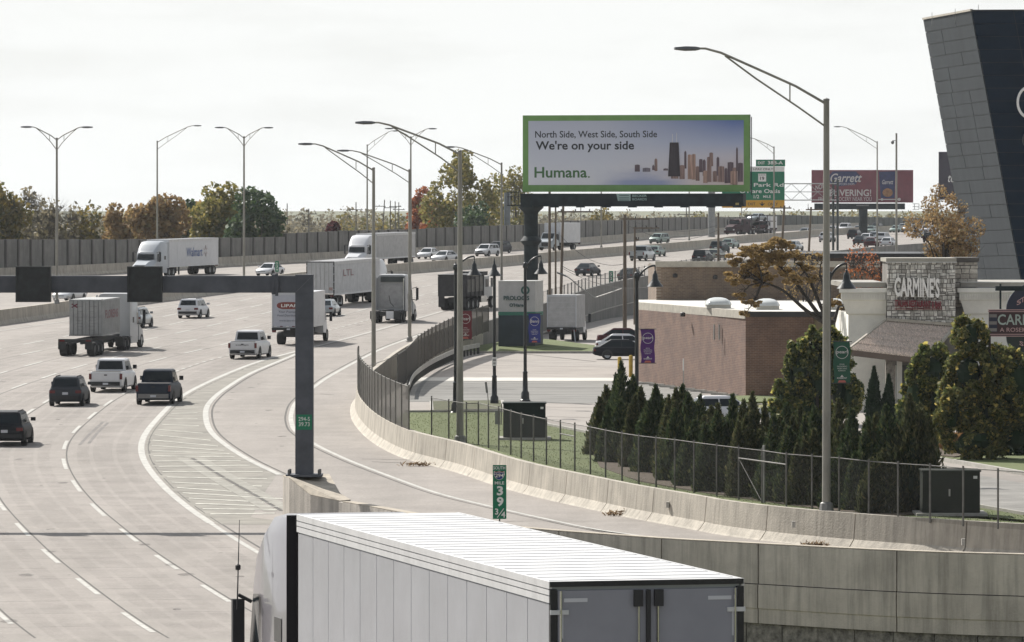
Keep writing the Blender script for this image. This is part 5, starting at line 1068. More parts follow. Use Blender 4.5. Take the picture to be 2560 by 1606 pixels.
# overhead wires
M_WIRE = mat('overhead_wire', (.05, .05, .05), .7)
def wire(name, lab, a, b, sag): 
    pts = [a + (b - a) * k / 12 - Vector((0, 0, sag * 4 * (k / 12) * (1 - k / 12))) for k in range(13)]; o = MB().tube(pts, .022, 4).build(name, M_WIRE); tag(o, lab, 'wire', 'overhead wires near the brick building')
wire('overhead_wire', 'thin wire sagging from the leaning pole to the tall pole', at(1404, 665, 480), at(1562, 690, 478), .6); wire('overhead_wire', 'thin wire dropping from the leaning pole toward the brick building', at(1404, 670, 480), at(1640, 716, 470), .8)
wire('overhead_wire', 'upper wire from the tall pole to the pole by the locust tree', at(1562, 545, 479), at(1796, 563, 560), .9); wire('overhead_wire', 'lower wire from the tall pole to the pole by the locust tree', at(1562, 560, 479), at(1796, 575, 560), 1.2)
wire('overhead_wire', 'wire between the pole under the exit sign and the locust tree pole', at(1796, 640, 560), at(1950, 690, 600), .6); wire('overhead_wire', 'long wire from the leaning pole across the raised highway', at(1402, 590, 485), at(1562, 660, 479), 1.0)
# ============================================================ VEHICLES (local frame: origin at rear centre on the ground, +y forward)
def paint(nm, col, rough=.38): return mat('car_paint_' + nm, col, rough if max(col) > .1 else .5, 0.0, var=.03, scale=1, coat=.12 if max(col) > .1 else 0, spec=.3 if max(col) > .1 else .12)
P_WHITE, P_SILVER = paint('white', (.62, .63, .65)), mat('car_paint_silver', (.33, .36, .38), .35, .5, var=.03, coat=.5)
P_GREY = paint('grey', (.045, .05, .058)); P_BLACK = paint('black', (.016, .018, .022)); P_NAVY = paint('navy', (.022, .03, .045)); P_GREEN = paint('dark_green', (.04, .06, .065)); P_BEIGE = paint('beige', (.30, .32, .27)); P_BRICKR = paint('maroon', (.06, .015, .02)); P_PALEG = paint('pale_green', (.24, .32, .29))
M_GLASS = mat('tinted_glass', (.014, .02, .024), .12, 0, var=0, spec=.15); M_TRIM = mat('black_plastic_trim', (.022, .023, .025), .7, var=0); M_TAIL = mat('tail_lamp_red', (.11, .012, .014), .25, var=0); M_HEAD = mat('head_lamp_clear', (.65, .68, .7), .12, .2, var=0)
M_HEADON = mat('head_lamp_lit', (.8, .8, .78), .2, var=0, emit=((1, .97, .9), 2.5)); M_PLATE = mat('number_plate', (.50, .52, .56), .5, var=0); M_RIM = mat('alloy_rim', (.38, .39, .40), .35, .7, var=0); M_CHROME = mat('bright_chrome', (.6, .6, .6), .15, .95, var=0)
def wheel(t, x, y, r, w, side, rim=True, m=None):
    """x centre of tyre, side=+1 right"""
    tb = MB(); R_ = Matrix.Rotation(math.pi / 2, 3, 'Y'); prof = [(r * .62, -w / 2), (r * .93, -w / 2), (r, -w * .36), (r, w * .36), (r * .93, w / 2), (r * .62, w / 2)]
    n = 16; vs = [R_ @ Vector((a * math.cos(2 * math.pi * k / n), a * math.sin(2 * math.pi * k / n), z)) for a, z in prof for k in range(n)]
    fs = [(i * n + k, i * n + (k + 1) % n, (i + 1) * n + (k + 1) % n, (i + 1) * n + k) for i in range(5) for k in range(n)]; tb.add(vs, fs); wt = tb.build('wheel', M_RUBBER, t, smooth=50, loc=(x, y, r))
    if rim:
        rb = MB(); xo = side * w * .40; vs = [(xo, r * .64 * math.cos(2 * math.pi * k / 10), r * .64 * math.sin(2 * math.pi * k / 10)) for k in range(10)] + [(xo - side * .05, r * .2 * math.cos(2 * math.pi * k / 10), r * .2 * math.sin(2 * math.pi * k / 10)) for k in range(10)]
        rb.add(vs, [(k, (k + 1) % 10, 10 + (k + 1) % 10, 10 + k) for k in range(10) if True] + [tuple(range(10, 20))]); rb.build('rim', m or M_RIM, wt)
def inq(q, mu0, mu1, mv0, mv1, off):
    a, b, c, d = [Vector(p) for p in q]      # a bottom-left, b bottom-right, c top-right, d top-left
    n = (b - a).cross(d - a).normalized() * off
    f = lambda u, v_: (a * (1 - u) + b * u) * (1 - v_) + (d * (1 - u) + c * u) * v_ + n
    return [f(mu0, mv0), f(1 - mu1, mv0), f(1 - mu1, 1 - mv1), f(mu0, 1 - mv1)]
CARS = {
 'sedan': dict(L=4.8, W=1.84, H=1.45, r=.33, belt=.93, wb=(.95, 3.75), cab=(.30, 1.15, 2.75, 3.62), wt=.60, tail=.92, hood=.82, nose=.62),
 'suv': dict(L=4.6, W=1.86, H=1.64, r=.36, belt=1.04, wb=(.9, 3.7), cab=(.08, .42, 3.0, 3.72), wt=.69, tail=1.04, hood=1.0, nose=.78),
 'van': dict(L=5.4, W=2.0, H=2.1, r=.37, belt=1.2, wb=(.95, 4.2), cab=(.05, .18, 4.0, 4.55), wt=.80, tail=1.18, hood=1.1, nose=.85),
 'pickup': dict(L=5.85, W=2.03, H=1.95, r=.41, belt=1.22, wb=(1.15, 4.85), cab=(1.85, 1.98, 3.75, 4.5), wt=.72, tail=1.22, hood=1.16, nose=.92)}
def car(kind, label, cat, pos, ang, pm, group=None, det=2, lights=False, name=None, tailtext=None, bumper=None):
    c = CARS[kind]; Lc, Wc, Hc, r, belt = c['L'], c['W'], c['H'], c['r'], c['belt']; hw = Wc / 2
    t = thing(name or {'sedan': 'sedan_car', 'suv': 'suv_car', 'van': 'passenger_van', 'pickup': 'pickup_truck'}[kind], label, cat, pos, -ang, group)
    y0, y1, y2, y3 = c['cab']; pk = kind == 'pickup'
    st = [(0.0, .42, c['tail'] - .10, .88), (.05, .34, c['tail'] - .02, .95), (.35, .28, c['tail'], .985), (y0 + .1 if not pk else 1.0, .26, c['tail'] if pk else (belt + c['tail']) / 2, 1.0), (max(y1, 1.3), .25, belt if not pk else c['tail'], 1.0), (Lc * .5, .25, belt, 1.0), (y3 - .2, .25, belt - .02, 1.0),
          (y3 + .05, .25, (belt + c['hood']) / 2, .99), (Lc * .9, .27, c['hood'] - .02, .96), (Lc - .12, .30, c['nose'] + .05, .9), (Lc, .38, c['nose'] - .1, .80)]
    st = sorted(st, key=lambda s_: s_[0]); rings = []
    for (y, zb, zt_, k) in st:
        w_ = hw * k; m_ = zb + (zt_ - zb) * .45
        half = [(w_ * .86, zb), (w_ * .97, zb + .1), (w_, m_), (w_ * .985, zt_ - .16), (w_ * .93, zt_ - .05), (w_ * (.86 if not pk or y > 1.9 else .93), zt_)]
        rings.append([(x, y, z) for x, z in half] + [(-x, y, z) for x, z in half[::-1]])
    MB().loft(rings).build('body', pm, t, smooth=38)
    # greenhouse
    wb_, wt_ = hw * .90, c['wt'] * (hw / .92); zc = belt - .06; zh = Hc
    cabr = [[(-wb_, y0, zc), (wb_, y0, zc), (wb_, y3, zc - .02), (-wb_, y3, zc - .02)], [(-wt_, y1, zh - .07), (wt_, y1, zh - .07), (wt_, y2, zh - .07), (-wt_, y2, zh - .07)], [(-wt_ * .88, y1 + .12, zh), (wt_ * .88, y1 + .12, zh), (wt_ * .88, y2 - .18, zh), (-wt_ * .88, y2 - .18, zh)]]
    cb = MB(); cb.loft(cabr); cb.build('cabin', pm, t, smooth=30)
    B_, T_ = cabr[0], cabr[1]; o = .012
    def gl(nm, q, *m): MB().add(inq(q, *m), [(0, 1, 2, 3)]).build(nm, M_GLASS, t)
    gl('rear_window', [B_[0], B_[1], T_[1], T_[0]], .08, .08, .22 if kind != 'sedan' else .1, .10, o)
    gl('windshield', [B_[2], B_[3], T_[3], T_[2]], .06, .06, .08, .06, o)
    for s_, q in ((1, [B_[1], B_[2], T_[2], T_[1]]), (-1, [B_[3], B_[0], T_[0], T_[3]])):
        cuts_ = [(.05, .50), (.53, .95)] if kind in ('sedan', 'pickup') else [(.05, .30), (.33, .60), (.63, .95)]
        for a, b in cuts_:
            if s_ < 0: a, b = 1 - b, 1 - a
            gl('side_window', q, a, 1 - b, .16, .12, o)
    ex = hw + .012
    for y in c['wb']:
        for s_ in (-1, 1):
            ar = MB(); n = 12; vs = [(s_ * ex, y + (r + .08) * math.cos(a), max(r + (r + .08) * math.sin(a), .2)) for a in [i * math.pi / n for i in range(n + 1)]]; ar.add(vs, [tuple(range(n + 1))]); ar.build('wheel_arch', M_TRIM, t)
            wheel(t, s_ * (hw - .09), y, r, .24, s_, det > 0)
    MB().box(-hw * .84, hw * .84, -.05, .16, .40, .60 if not pk else .64).build('rear_bumper', bumper or (M_TRIM if kind != 'sedan' else pm), t)
    zt_ = c['tail']; 
    if pk:
        MB().box(-hw * .80, hw * .80, -.03, .0, .72, zt_ - .04).build('tailgate', pm, t); MB().box(-hw * .84, hw * .84, .12, 1.75, zt_ + .004, zt_ + .012).build('bed_cover', M_TRIM, t)
        for s_ in (-1, 1): MB().box(s_ * hw * .90 - .075, s_ * hw * .90 + .075, -.035, .09, .78, zt_ - .10).build('tail_lamp', M_TAIL, t)
        if tailtext: text(t, tailtext, -.45, .45, .94, 1.02, -.045, M_TRIM, .02)
        MB().box(-.09, .09, -.045, -.034, 1.0, 1.07).build('badge', M_TRIM, t)
    else:
        for s_ in (-1, 1): MB().box(s_ * hw * .78 - .16, s_ * hw * .78 + .16, -.02, .12, zt_ - .30, zt_ - .14).build('tail_lamp', M_TAIL, t)
        if det > 0: MB().box(-.4, .4, -.012, .03, .45, .58).build('bumper_insert', M_TRIM, t)
    if det > 0:
        MB().box(-.16, .16, -.07 if pk else -.055, -.05, .46 if pk else (.66 if kind != 'sedan' else .68), .58 if pk else (.80 if kind != 'sedan' else .81)).build('number_plate', M_PLATE, t)
        zm = belt + .08
        for s_ in (-1, 1): MB().box(s_ * (hw + .1) - .11, s_ * (hw + .1) + .11, y3 - .62, y3 - .45, zm, zm + (.17 if not pk else .24)).build('mirror', M_TRIM if pk else pm, t)
    for s_ in (-1, 1): MB().box(s_ * hw * .66 - .17, s_ * hw * .66 + .17, Lc - .22, Lc + .015, c['nose'] - .16, c['nose'] - .02).build('head_lamp', M_HEADON if lights else M_HEAD, t)
    MB().box(-hw * .42, hw * .42, Lc - .05, Lc + .02, c['nose'] - .22, c['nose'] - .06).build('grille', M_TRIM, t); MB().box(-hw * .72, hw * .72, Lc - .04, Lc + .025, .32, .5).build('front_bumper', M_TRIM if kind != 'sedan' else pm, t)
    if kind in ('suv', 'van') and det > 1:
        for s_ in (-1, 1): MB().box(s_ * wt_ * .84 - .02, s_ * wt_ * .84 + .02, y1 + .25, y2 - .3, zh + .01, zh + .055).build('roof_rail', M_TRIM, t)
    return t
def hdg(P, Y):
    a, b = XofY(P, Y - 12), XofY(P, Y + 12); return math.atan2(b - a, 24)
def away(kind, px, py, label, cat, pm, ang=None, **k):
    p = rd(px, py); f = hdg(L0, p.y) * .6 + hdg(MED, p.y) * .4 if ang is None else ang; return car(kind, label, cat, p, f, pm, 'vehicles driving away on the near lanes', **k)
def toward(kind, px, py, label, cat, pm, ang=None, **k):
    """px,py = centre of the FRONT on the road"""
    p = rd(px, py); f = (hdg(FAR, p.y) * .5 + hdg(MED, p.y) * .5 if ang is None else ang); d_ = Vector((-math.sin(f), -math.cos(f), 0)); Lc = CARS[kind]['L']
    q_ = p - d_ * Lc; q_.z = zr(q_.y); return car(kind, label, cat, q_, f + math.pi, pm, 'oncoming vehicles on the far lanes', lights=k.pop('lights', False), **k)
away('suv', 11, 1117, 'black SUV cut by the left picture edge, nearest of the driving cars', 'SUV', P_BLACK, ang=0.02)
away('suv', 163, 1017, 'dark grey SUV driving just behind the black SUV', 'SUV', P_GREY, ang=.03)
away('pickup', 264, 982, 'white pickup truck between the dark grey SUV and the navy pickup', 'pickup truck', P_WHITE, ang=.085)
away('pickup', 383, 1014, 'navy pickup truck with chrome bumper beside the striped gore', 'pickup truck', P_NAVY, ang=.055, bumper=mat('dull_chrome_bumper', (.20, .20, .20), .4, .6, var=.1))
away('pickup', 606, 899, 'white pickup truck with dark letters on its tailgate, left of the gantry post', 'pickup truck', P_WHITE, ang=.14, tailtext='ROAD CREW')
away('suv', 469, 797, 'white SUV in the open lane between the container truck and the gantry post', 'SUV', P_WHITE, ang=.17)
away('suv', 324, 821, 'silver crossover half hidden by the container truck cab', 'crossover', P_SILVER, ang=.17)
away('sedan', 806, 792, 'silver car mostly hidden behind the grocery box truck', 'car', P_SILVER, ang=.13)
away('sedan', 1455, 691, 'charcoal sedan alone in the lanes right of the billboard column', 'sedan', P_GREY, ang=.30)
away('pickup', 1591, 653, 'silver white pickup truck beyond the charcoal sedan', 'pickup truck', P_SILVER, ang=.30, det=1)
away('sedan', 1630, 642, 'pale car partly hidden ahead of the silver pickup', 'car', P_PALEG, ang=.25, det=1)
away('sedan', 1562, 705, 'dark grey sedan on the shoulder behind the parapet fence', 'sedan', P_GREY, ang=.30)
away('suv', 1747, 658, 'black SUV directly above the brick building roof', 'SUV', P_BLACK, ang=.24, det=1)
away('sedan', 1778, 651, 'beige car beside the black SUV above the brick building roof', 'car', P_BEIGE, ang=.3, det=1)
away('suv', 1789, 633, 'dark green crossover left of the utility pole under the exit sign', 'crossover', P_GREEN, ang=.3, det=1)
away('sedan', 1815, 622, 'pale green car next to the median, ahead of the dark green crossover', 'car', P_PALEG, ang=.3, det=1)
away('sedan', 1975, 628, 'pale silver car above the orange crown of the locust tree', 'car', P_SILVER, ang=.3, det=1)
G_FAR = dict(det=0)
away('suv', 2130, 598, 'black hatchback by the median below the maroon billboard', 'hatchback', P_BLACK, ang=.28, **G_FAR)
away('sedan', 2161, 606, 'white sedan right of the black hatchback below the maroon billboard', 'sedan', P_WHITE, ang=.3, **G_FAR)
away('sedan', 2174, 619, 'dark car with a bright roof half hidden by bare twigs', 'car', P_BRICKR, ang=.2, **G_FAR)
away('sedan', 2213, 618, 'white sedan at the foot of the armless camera pole', 'sedan', P_WHITE, ang=.3, **G_FAR)
away('suv', 2320, 607, 'dark SUV showing through the orange tree by the slanted tower', 'SUV', P_BLACK, ang=.3, **G_FAR)
for x_, y_, kd, lab, pm in [(2139, 583, 'sedan', 'silver car just beyond the median above the black hatchback', P_SILVER), (2171, 584, 'sedan', 'bluish silver car beyond the median right of the light pole under the billboard', P_PALEG), (2104, 583, 'pickup', 'white pickup truck beyond the median at left under the maroon billboard', P_WHITE),
                            (2233, 582, 'sedan', 'pale green sedan beyond the median behind the camera pole', P_PALEG), (2266, 581, 'suv', 'light silver SUV beyond the median right of the camera pole', P_SILVER), (2312, 584, 'suv', 'white SUV beyond the median among orange twigs', P_WHITE), (2004, 590, 'sedan', 'silver sedan beyond the median by the dark noise wall', P_SILVER)]:
    toward(kd, x_, y_, lab, 'car' if kd == 'sedan' else kd if kd == 'pickup' else 'SUV', pm, det=0, ang=.32)
toward('sedan', 1056, 649, 'white car tucked behind the rear of the white semi trailer', 'car', P_WHITE, ang=.30)
toward('van', 1103, 634, 'silver high van in the far lane near the noise wall', 'van', P_SILVER, ang=.42)
toward('sedan', 1090, 657, 'low white sedan in front of the silver van', 'sedan', P_WHITE, ang=.45)
toward('suv', 1200, 642, 'white crossover left of the billboard column', 'crossover', P_WHITE, ang=.42)
toward('suv', 1231, 634, 'dark crossover just behind the white crossover by the billboard column', 'crossover', P_GREY, ang=.42)
toward('suv', 1634, 610, 'pale silver crossover on the far lanes below the billboard', 'crossover', P_PALEG, ang=.42, det=1)
toward('sedan', 655, 692, 'light blue white sedan above the gantry beam right of the supermarket truck', 'sedan', P_WHITE, ang=.32)
toward('sedan', 150, 756, 'white sedan glimpsed below the gantry beam beside the left lane panel', 'sedan', P_WHITE, ang=.28)
for x_, y_, kd, lab, pm, cat_ in [(2180, 601, 'sedan', 'silver sedan between the light pole and the white sedan below the maroon billboard', P_SILVER, 'sedan'), (2200, 607, 'suv', 'pale SUV just left of the camera pole foot', P_WHITE, 'SUV'), (2145, 613, 'sedan', 'grey car left of the light pole in front of the maroon billboard', P_GREY, 'car'), (2290, 596, 'sedan', 'light car on the near lanes before the orange tree', P_SILVER, 'car'), (2060, 606, 'suv', 'white SUV just left of the tallest light pole on the far stretch', P_WHITE, 'SUV')]: away(kd, x_, y_, lab, cat_, pm, ang=.3, det=0)
for x_, y_, kd, lab, pm, cat_ in [(2075, 584, 'sedan', 'white car beyond the median at the tallest light pole', P_WHITE, 'car'), (2185, 577, 'suv', 'dark SUV farthest back beneath the maroon billboard', P_BLACK, 'SUV'), (2250, 576, 'sedan', 'small silver car farthest back right of the camera pole', P_SILVER, 'car'), (2340, 580, 'sedan', 'silver car beyond the median nearest the slanted tower', P_SILVER, 'car')]: toward(kd, x_, y_, lab, cat_, pm, det=0, ang=.32)
# parked
def parked(kind, px, py, ang, label, cat, pm, **k):
    p = gd(px, py); return car(kind, label, cat, p, ang, pm, None, **k)
parked('sedan', 1484, 899, R(88), 'black sedan parked side-on left of the brick building', 'sedan', P_BLACK)
parked('sedan', 1490, 883, R(88), 'white sedan parked behind the black sedan', 'sedan', P_WHITE)
parked('sedan', 1494, 866, R(88), 'maroon hatchback, farthest of the cars parked left of the brick building', 'hatchback', P_BRICKR)
parked('sedan', 1695, 1062, R(80), 'pale silver sedan parked behind the middle of the juniper hedge', 'sedan', P_WHITE)
parked('sedan', 1484, 1078, R(85), 'silver car peeking out left of the tallest juniper', 'car', P_SILVER)
# ---------------------------------------------------------------- trucks
M_TW = mat('truck_white_panel', (.60, .61, .63), .4, var=.05, scale=1.2, coat=.2); M_TWD = mat('dusty_white_panel', (.43, .43, .43), .6, var=.10, scale=1.5); M_ALU = mat('trailer_aluminium', (.52, .54, .57), .35, .35, var=.05, scale=1)
M_CHAS = mat('truck_chassis_black', (.02, .021, .022), .7, var=.2, scale=4); M_ROOFW = mat('trailer_roof_white', (.60, .60, .60), .5, var=.06, scale=1.2, stretch=(.3, 3, 1)); M_BOW = mat('roof_bow_grey', (.57, .57, .575), .5, var=.05)
def axle(t, y, W_, r=.5, duals=True):
    for s_ in (-1, 1): wheel(t, s_ * (W_ / 2 - (.28 if duals else .18)), y, r, .55 if duals else .3, s_, True, M_RIM)
def tandem(t, ys, W_): 
    for y in ys: axle(t, y, W_)
def trailer(t, L_=16.0, W_=2.6, H_=4.08, floor=1.2, rods=(.30, .62), m=None, side_m=None, doors='swing', y0=0.0, bogie=(1.1, 2.4), panels=13):
    """dry van trailer with rear at y0"""
    m = m or M_TWD; hw = W_ / 2; e = .03
    MB().box(-hw + e, hw - e, y0 + .06, y0 + L_ - .02, floor, H_ - .05).build('cargo_box', side_m or m, t)
    pn = (L_ - .12) / panels
    for k in range(panels):
        for s_ in (-1, 1):
            xa, xb = sorted((s_ * (hw - e + .001), s_ * hw)); MB().box(xa, xb, y0 + .06 + k * pn + .012, y0 + .06 + (k + 1) * pn - .012, floor + .02, H_ - .30).build('side_panel', side_m or m, t)
    for s_ in (-1, 1):
        xa, xb = sorted((s_ * (hw - e), s_ * (hw + .012)))
        for z_, h_ in ((H_ - .28, .085), (H_ - .18, .07), (H_ - .095, .095)): MB().box(xa, xb + (.0 if s_ < 0 else 0), y0 + .02, y0 + L_, z_, z_ + h_).build('top_rail', M_ROOFW, t)
        MB().box(xa, xb, y0 + .02, y0 + L_, floor - .16, floor + .01).build('bottom_rail', M_ALU, t)
    MB().box(-hw + .04, hw - .04, y0 + .1, y0 + L_ - .05, H_ - .048, H_ - .004).build('roof', M_ROOFW, t)
    for k in range(int(L_ / .6)): MB().box(-hw + .06, hw - .06, y0 + .3 + k * .6, y0 + .34 + k * .6, H_ - .004, H_ + .003).build('roof_bow', M_BOW, t)
    MB().box(-hw, hw, y0, y0 + .06, H_ - .07, H_).build('rear_header', M_CHAS, t)
    for s_ in (-1, 1): MB().box(*sorted((s_ * (hw - .09), s_ * hw)), y0 - .01, y0 + .07, floor - .12, H_ - .10).build('corner_post', M_CHAS if doors == 'swing' else M_ALU, t)
    for s_ in (-1, 1):
        a, b = sorted((s_ * .02, s_ * (hw - .10))); dr = MB().box(a, b, y0 - .025, y0 + .03, floor + .02, H_ - .12).build('rear_door', m, t)
        for k_ in rods: MB().tube([(s_ * hw * k_, y0 - .05, floor + .0), (s_ * hw * k_, y0 - .05, H_ - .12)], .017, 6).build('lock_rod', M_CHROME, dr)
        for z_ in (.12, .35, .6, .85): MB().box(*sorted((s_ * (hw - .24), s_ * (hw + .01))), y0 - .05, y0 - .026, floor + (H_ - floor) * z_, floor + (H_ - floor) * z_ + .06).build('hinge', M_ALU, dr)
        MB().box(*sorted((s_ * (hw - .18), s_ * (hw - .5))), y0 - .032, y0 - .026, H_ - .27, H_ - .22).build('reflective_tape', M_PLATE, dr); MB().box(*sorted((s_ * (hw - .13), s_ * (hw - .17))), y0 - .032, y0 - .026, H_ - .75, H_ - .40).build('reflective_tape', M_PLATE, dr)
        MB().box(*sorted((s_ * (hw - .1), s_ * (hw - .4))), y0 - .05, y0 + .05, .92, 1.04).build('tail_lamp', M_TAIL, t)
    MB().box(-hw + .25, hw - .25, y0 + .02, y0 + .12, .52, .66).build('underride_guard', M_PLATE, t)
    for s_ in (-1, 1): MB().box(s_ * .5 - .05, s_ * .5 + .05, y0 + .05, y0 + .12, .6, floor - .1).build('guard_strut', M_CHAS, t)
    MB().box(-.5, .5, y0 + .6, y0 + 3.6, .7, floor - .16).build('bogie_frame', M_CHAS, t); tandem(t, [y0 + bogie[0] + .2, y0 + bogie[1] + .2], W_)
    for s_ in (-1, 1): MB().box(s_ * .8 - .06, s_ * .8 + .06, y0 + L_ - 4.4, y0 + L_ - 4.2, .15, floor - .1).build('landing_leg', M_CHAS, t)
def tractor(t, y0, W_=2.5, m=None, H_=3.95, hood=True, sleeper=True, lights=False, skirts=True, mz=0.0, mo=.32):
    """y0: rear end of the tractor frame"""
    m = m or P_WHITE; hw = W_ / 2; ys = y0 + 2.9            # sleeper back
    MB().box(-.45, .45, y0, y0 + 7.6, .62, .95).build('frame', M_CHAS, t); tandem(t, [y0 + .75, y0 + 2.05], W_)
    for s_ in (-1, 1): MB().box(s_ * .95 - .28, s_ * .95 + .28, y0 - .1, y0 + .02, .35, 1.0).build('mud_flap', M_CHAS, t)
    yc = y0 + 5.4; yw = y0 + 6.0; yf = y0 + 7.9
    def ring(y, w_, zb, zt_, k=.86): return [(-w_, y, zb), (-w_, y, zt_ - .35), (-w_ * k, y, zt_ - .06), (-w_ * k * .8, y, zt_), (w_ * k * .8, y, zt_), (w_ * k, y, zt_ - .06), (w_, y, zt_ - .35), (w_, y, zb)]
    MB().loft([ring(ys, hw, .95, H_ - .05), ring(ys + .6, hw, .85, H_), ring(yc - .9, hw, .85, H_ - .05), ring(yc - .2, hw * .97, .85, H_ - .45), ring(yc + .25, hw * .93, .85, H_ - .95), ring(yw, hw * .88, .85, 2.75, .8)]).build('cab', m, t, smooth=35)
    # windshield and hood
    MB().add([(-hw * .78, yw + .22, 1.95), (hw * .78, yw + .22, 1.95), (hw * .72, yw - .08, 2.76), (-hw * .72, yw - .08, 2.76)][::-1], [(0, 1, 2, 3)]).build('windshield', M_GLASS, t)
    MB().loft([[(-hw * .95, yw - .1, .6), (-hw * .95, yw - .1, 1.7), (-hw * .8, yw - .05, 1.95), (hw * .8, yw - .05, 1.95), (hw * .95, yw - .1, 1.7), (hw * .95, yw - .1, .6)],
               [(-hw * .98, yf - .8, .5), (-hw * .96, yf - .8, 1.25), (-hw * .6, yf - .7, 1.72), (hw * .6, yf - .7, 1.72), (hw * .96, yf - .8, 1.25), (hw * .98, yf - .8, .5)],
               [(-hw * .9, yf, .45), (-hw * .85, yf, 1.0), (-hw * .5, yf - .05, 1.4), (hw * .5, yf - .05, 1.4), (hw * .85, yf, 1.0), (hw * .9, yf, .45)]]).build('hood', m, t, smooth=40)
    MB().box(-hw * .42, hw * .42, yf - .02, yf + .03, .7, 1.32).build('grille', M_TRIM, t); MB().box(-hw * .9, hw * .9, yf - .05, yf + .06, .3, .6).build('front_bumper', m, t)
    for s_ in (-1, 1):
        MB().box(s_ * hw * .72 - .16, s_ * hw * .72 + .16, yf - .12, yf + .03, .78, 1.02).build('head_lamp', M_HEADON if lights else M_HEAD, t); wheel(t, s_ * (hw - .17), yf - 1.15, .5, .3, s_, True)
        MB().add([(s_ * (hw + .006), yc - .55, 1.75), (s_ * (hw + .006) * .97, yc + .3, 1.75), (s_ * hw * .945, yc + .22, 2.55), (s_ * (hw + .006) * 1.0, yc - .55, 2.6)], [(0, 1, 2, 3)]).build('side_window', M_GLASS, t)
        MB().box(s_ * (hw + .007) - .004, s_ * (hw + .007) + .004, ys + .35, ys + .85, 1.9, 2.3).build('sleeper_window', M_GLASS, t)
        mr = MB(); mr.box(s_ * (hw + mo) - .10, s_ * (hw + mo) + .10, yc + .38, yc + .50, 1.75 + mz, 2.75 + mz); mr.build('mirror', M_TRIM, t); MB().tube([(s_ * hw * .93, yc + .4, 2.7 + mz), (s_ * (hw + mo), yc + .42, 2.82 + mz)], .03, 6).build('mirror_arm', M_TRIM, t); MB().tube([(s_ * hw * .93, yc + .4, 1.8 + mz), (s_ * (hw + mo), yc + .42, 1.7 + mz)], .03, 6).build('mirror_arm', M_TRIM, t)
        MB().box(*sorted((s_ * (hw - .5), s_ * (hw - .02))), ys - .1, yc - .2, .45, .9).build('fuel_tank', m if skirts else M_CHROME, t)
        MB().box(*sorted((s_ * (hw - .03), s_ * hw)), ys - .55, ys + .02, .95, H_ - .15).build('side_fairing', m, t)
    return ys
def lettering_side(t, s_, word, y0, y1, z0, z1, x, m, **k):
    """text on the right (s_=+1, seen from outside) or left side"""
    h = bpy.data.objects.new('side_lettering', None)
    o = text(None, word, 0, abs(y1 - y0), z0, z1, 0, m, **k); 
    for v_ in o.data.vertices:
        c_ = v_.co.copy(); v_.co = Vector((x, (min(y0, y1) + c_.x) if s_ > 0 else (max(y0, y1) - c_.x), c_.z))
    bpy.data.objects.remove(h); o.parent = t; return o
def truckpos(px, py, ang): p = rd(px, py); return p
GV = 'vehicles driving away on the near lanes'; GO = 'oncoming vehicles on the far lanes'
# foreground trailer: fixed by its rear top corners
TH = 4.08; Yt = 71.0; sF = 1.0
pR = at(1385, 1450, Yt); pL_ = at(1852, 1452, Yt); angT = math.radians(-14.2)
ctr = (pR + pL_) / 2; ctr = Vector((ctr.x, Yt + .0, ctr.z - TH))
fg = thing('semi_truck', 'white semi truck filling the bottom of the picture, seen from above and behind', 'semi truck', ctr, -angT)
trailer(fg, L_=16.15, W_=2.66, m=mat('grey_door_panel', (.24, .25, .29), .45, var=.06, scale=1), side_m=mat('trailer_side_white', (.36, .38, .42), .24, .35, var=.05, scale=.7, bump=.5, bscale=.7), panels=14, rods=(.10, .9))
hw = 1.33
for s_ in (-1, 1): MB().box(*sorted((s_ * .08, s_ * .2)), -.09, -.03, TH - .34, TH - .12).build('lock_bracket', M_TRIM, fg)
MB().box(-.03, .03, -.07, -.03, 1.2, TH - .12).build('door_seal', M_TRIM, fg)
MB().box(-hw - .0, hw, 16.18, 17.0, 1.2, TH - .06).build('front_corner_fairing', mat('rubber_gap_seal', (.008, .008, .009), 1.0, var=0, spec=.0), fg)
old_ = set(KIDS(fg)); tractor(fg, 14.25, 2.5, mat('cab_silver_grey', (.20, .185, .21), .3, .3, var=.05, coat=.5), H_=4.0, mz=-.30, mo=.14)
Hp = Vector((0, 15.2, 0)); Rz = Matrix.Rotation(R(1.6), 4, 'Z'); T_ = Matrix.Translation(Hp) @ Rz @ Matrix.Translation(-Hp)
for o_ in set(KIDS(fg)) - old_:
    if o_.location.length > 0: o_.location = T_ @ o_.location
    else: o_.data.transform(T_)
MB().tube([(-1.62, 19.65, 2.3), (-1.60, 19.65, 3.1), (-1.58, 19.65, 3.8)], [.014, .01, .005], 5).build('antenna', M_TRIM, fg); MB().lathe([(.0, 0), (.045, .02), (.045, .09), (0, .12)], (-1.605, 19.65, 2.95), 8).build('antenna_coil', M_TRIM, fg)
# oncoming supermarket truck
def semi_toward(pxf, pyf, ang, lab, m_tr, word=None, lights=True):
    p = rd(pxf, pyf); d_ = Vector((-math.sin(ang), -math.cos(ang), 0)); q_ = p - d_ * 21.2; q_.z = zr(q_.y) ; q_.z = (zr(q_.y) + zr(p.y)) / 2
    t = thing('semi_truck', lab, 'semi truck', q_, -(ang + math.pi), GO); t.rotation_euler.x = math.atan2(zr(p.y) - zr(q_.y), 21.2) ; t.location.z = zr(q_.y)
    trailer(t, 15.6, m=m_tr, side_m=m_tr, panels=6); tractor(t, 13.2, m=P_WHITE if not word else paint('pale_cab', (.42, .45, .48)), lights=lights)
    return t
mWT = mat('clean_white_trailer', (.58, .59, .61), .45, var=.04)
ws = semi_toward(349, 695, .30, 'oncoming white semi truck with blue supermarket name on its trailer', mWT, 'W')
mWb = mat('print_blue', (.03, .09, .30), .5, var=.1); mWy = mat('print_spark', (.45, .38, .38), .5, var=0)
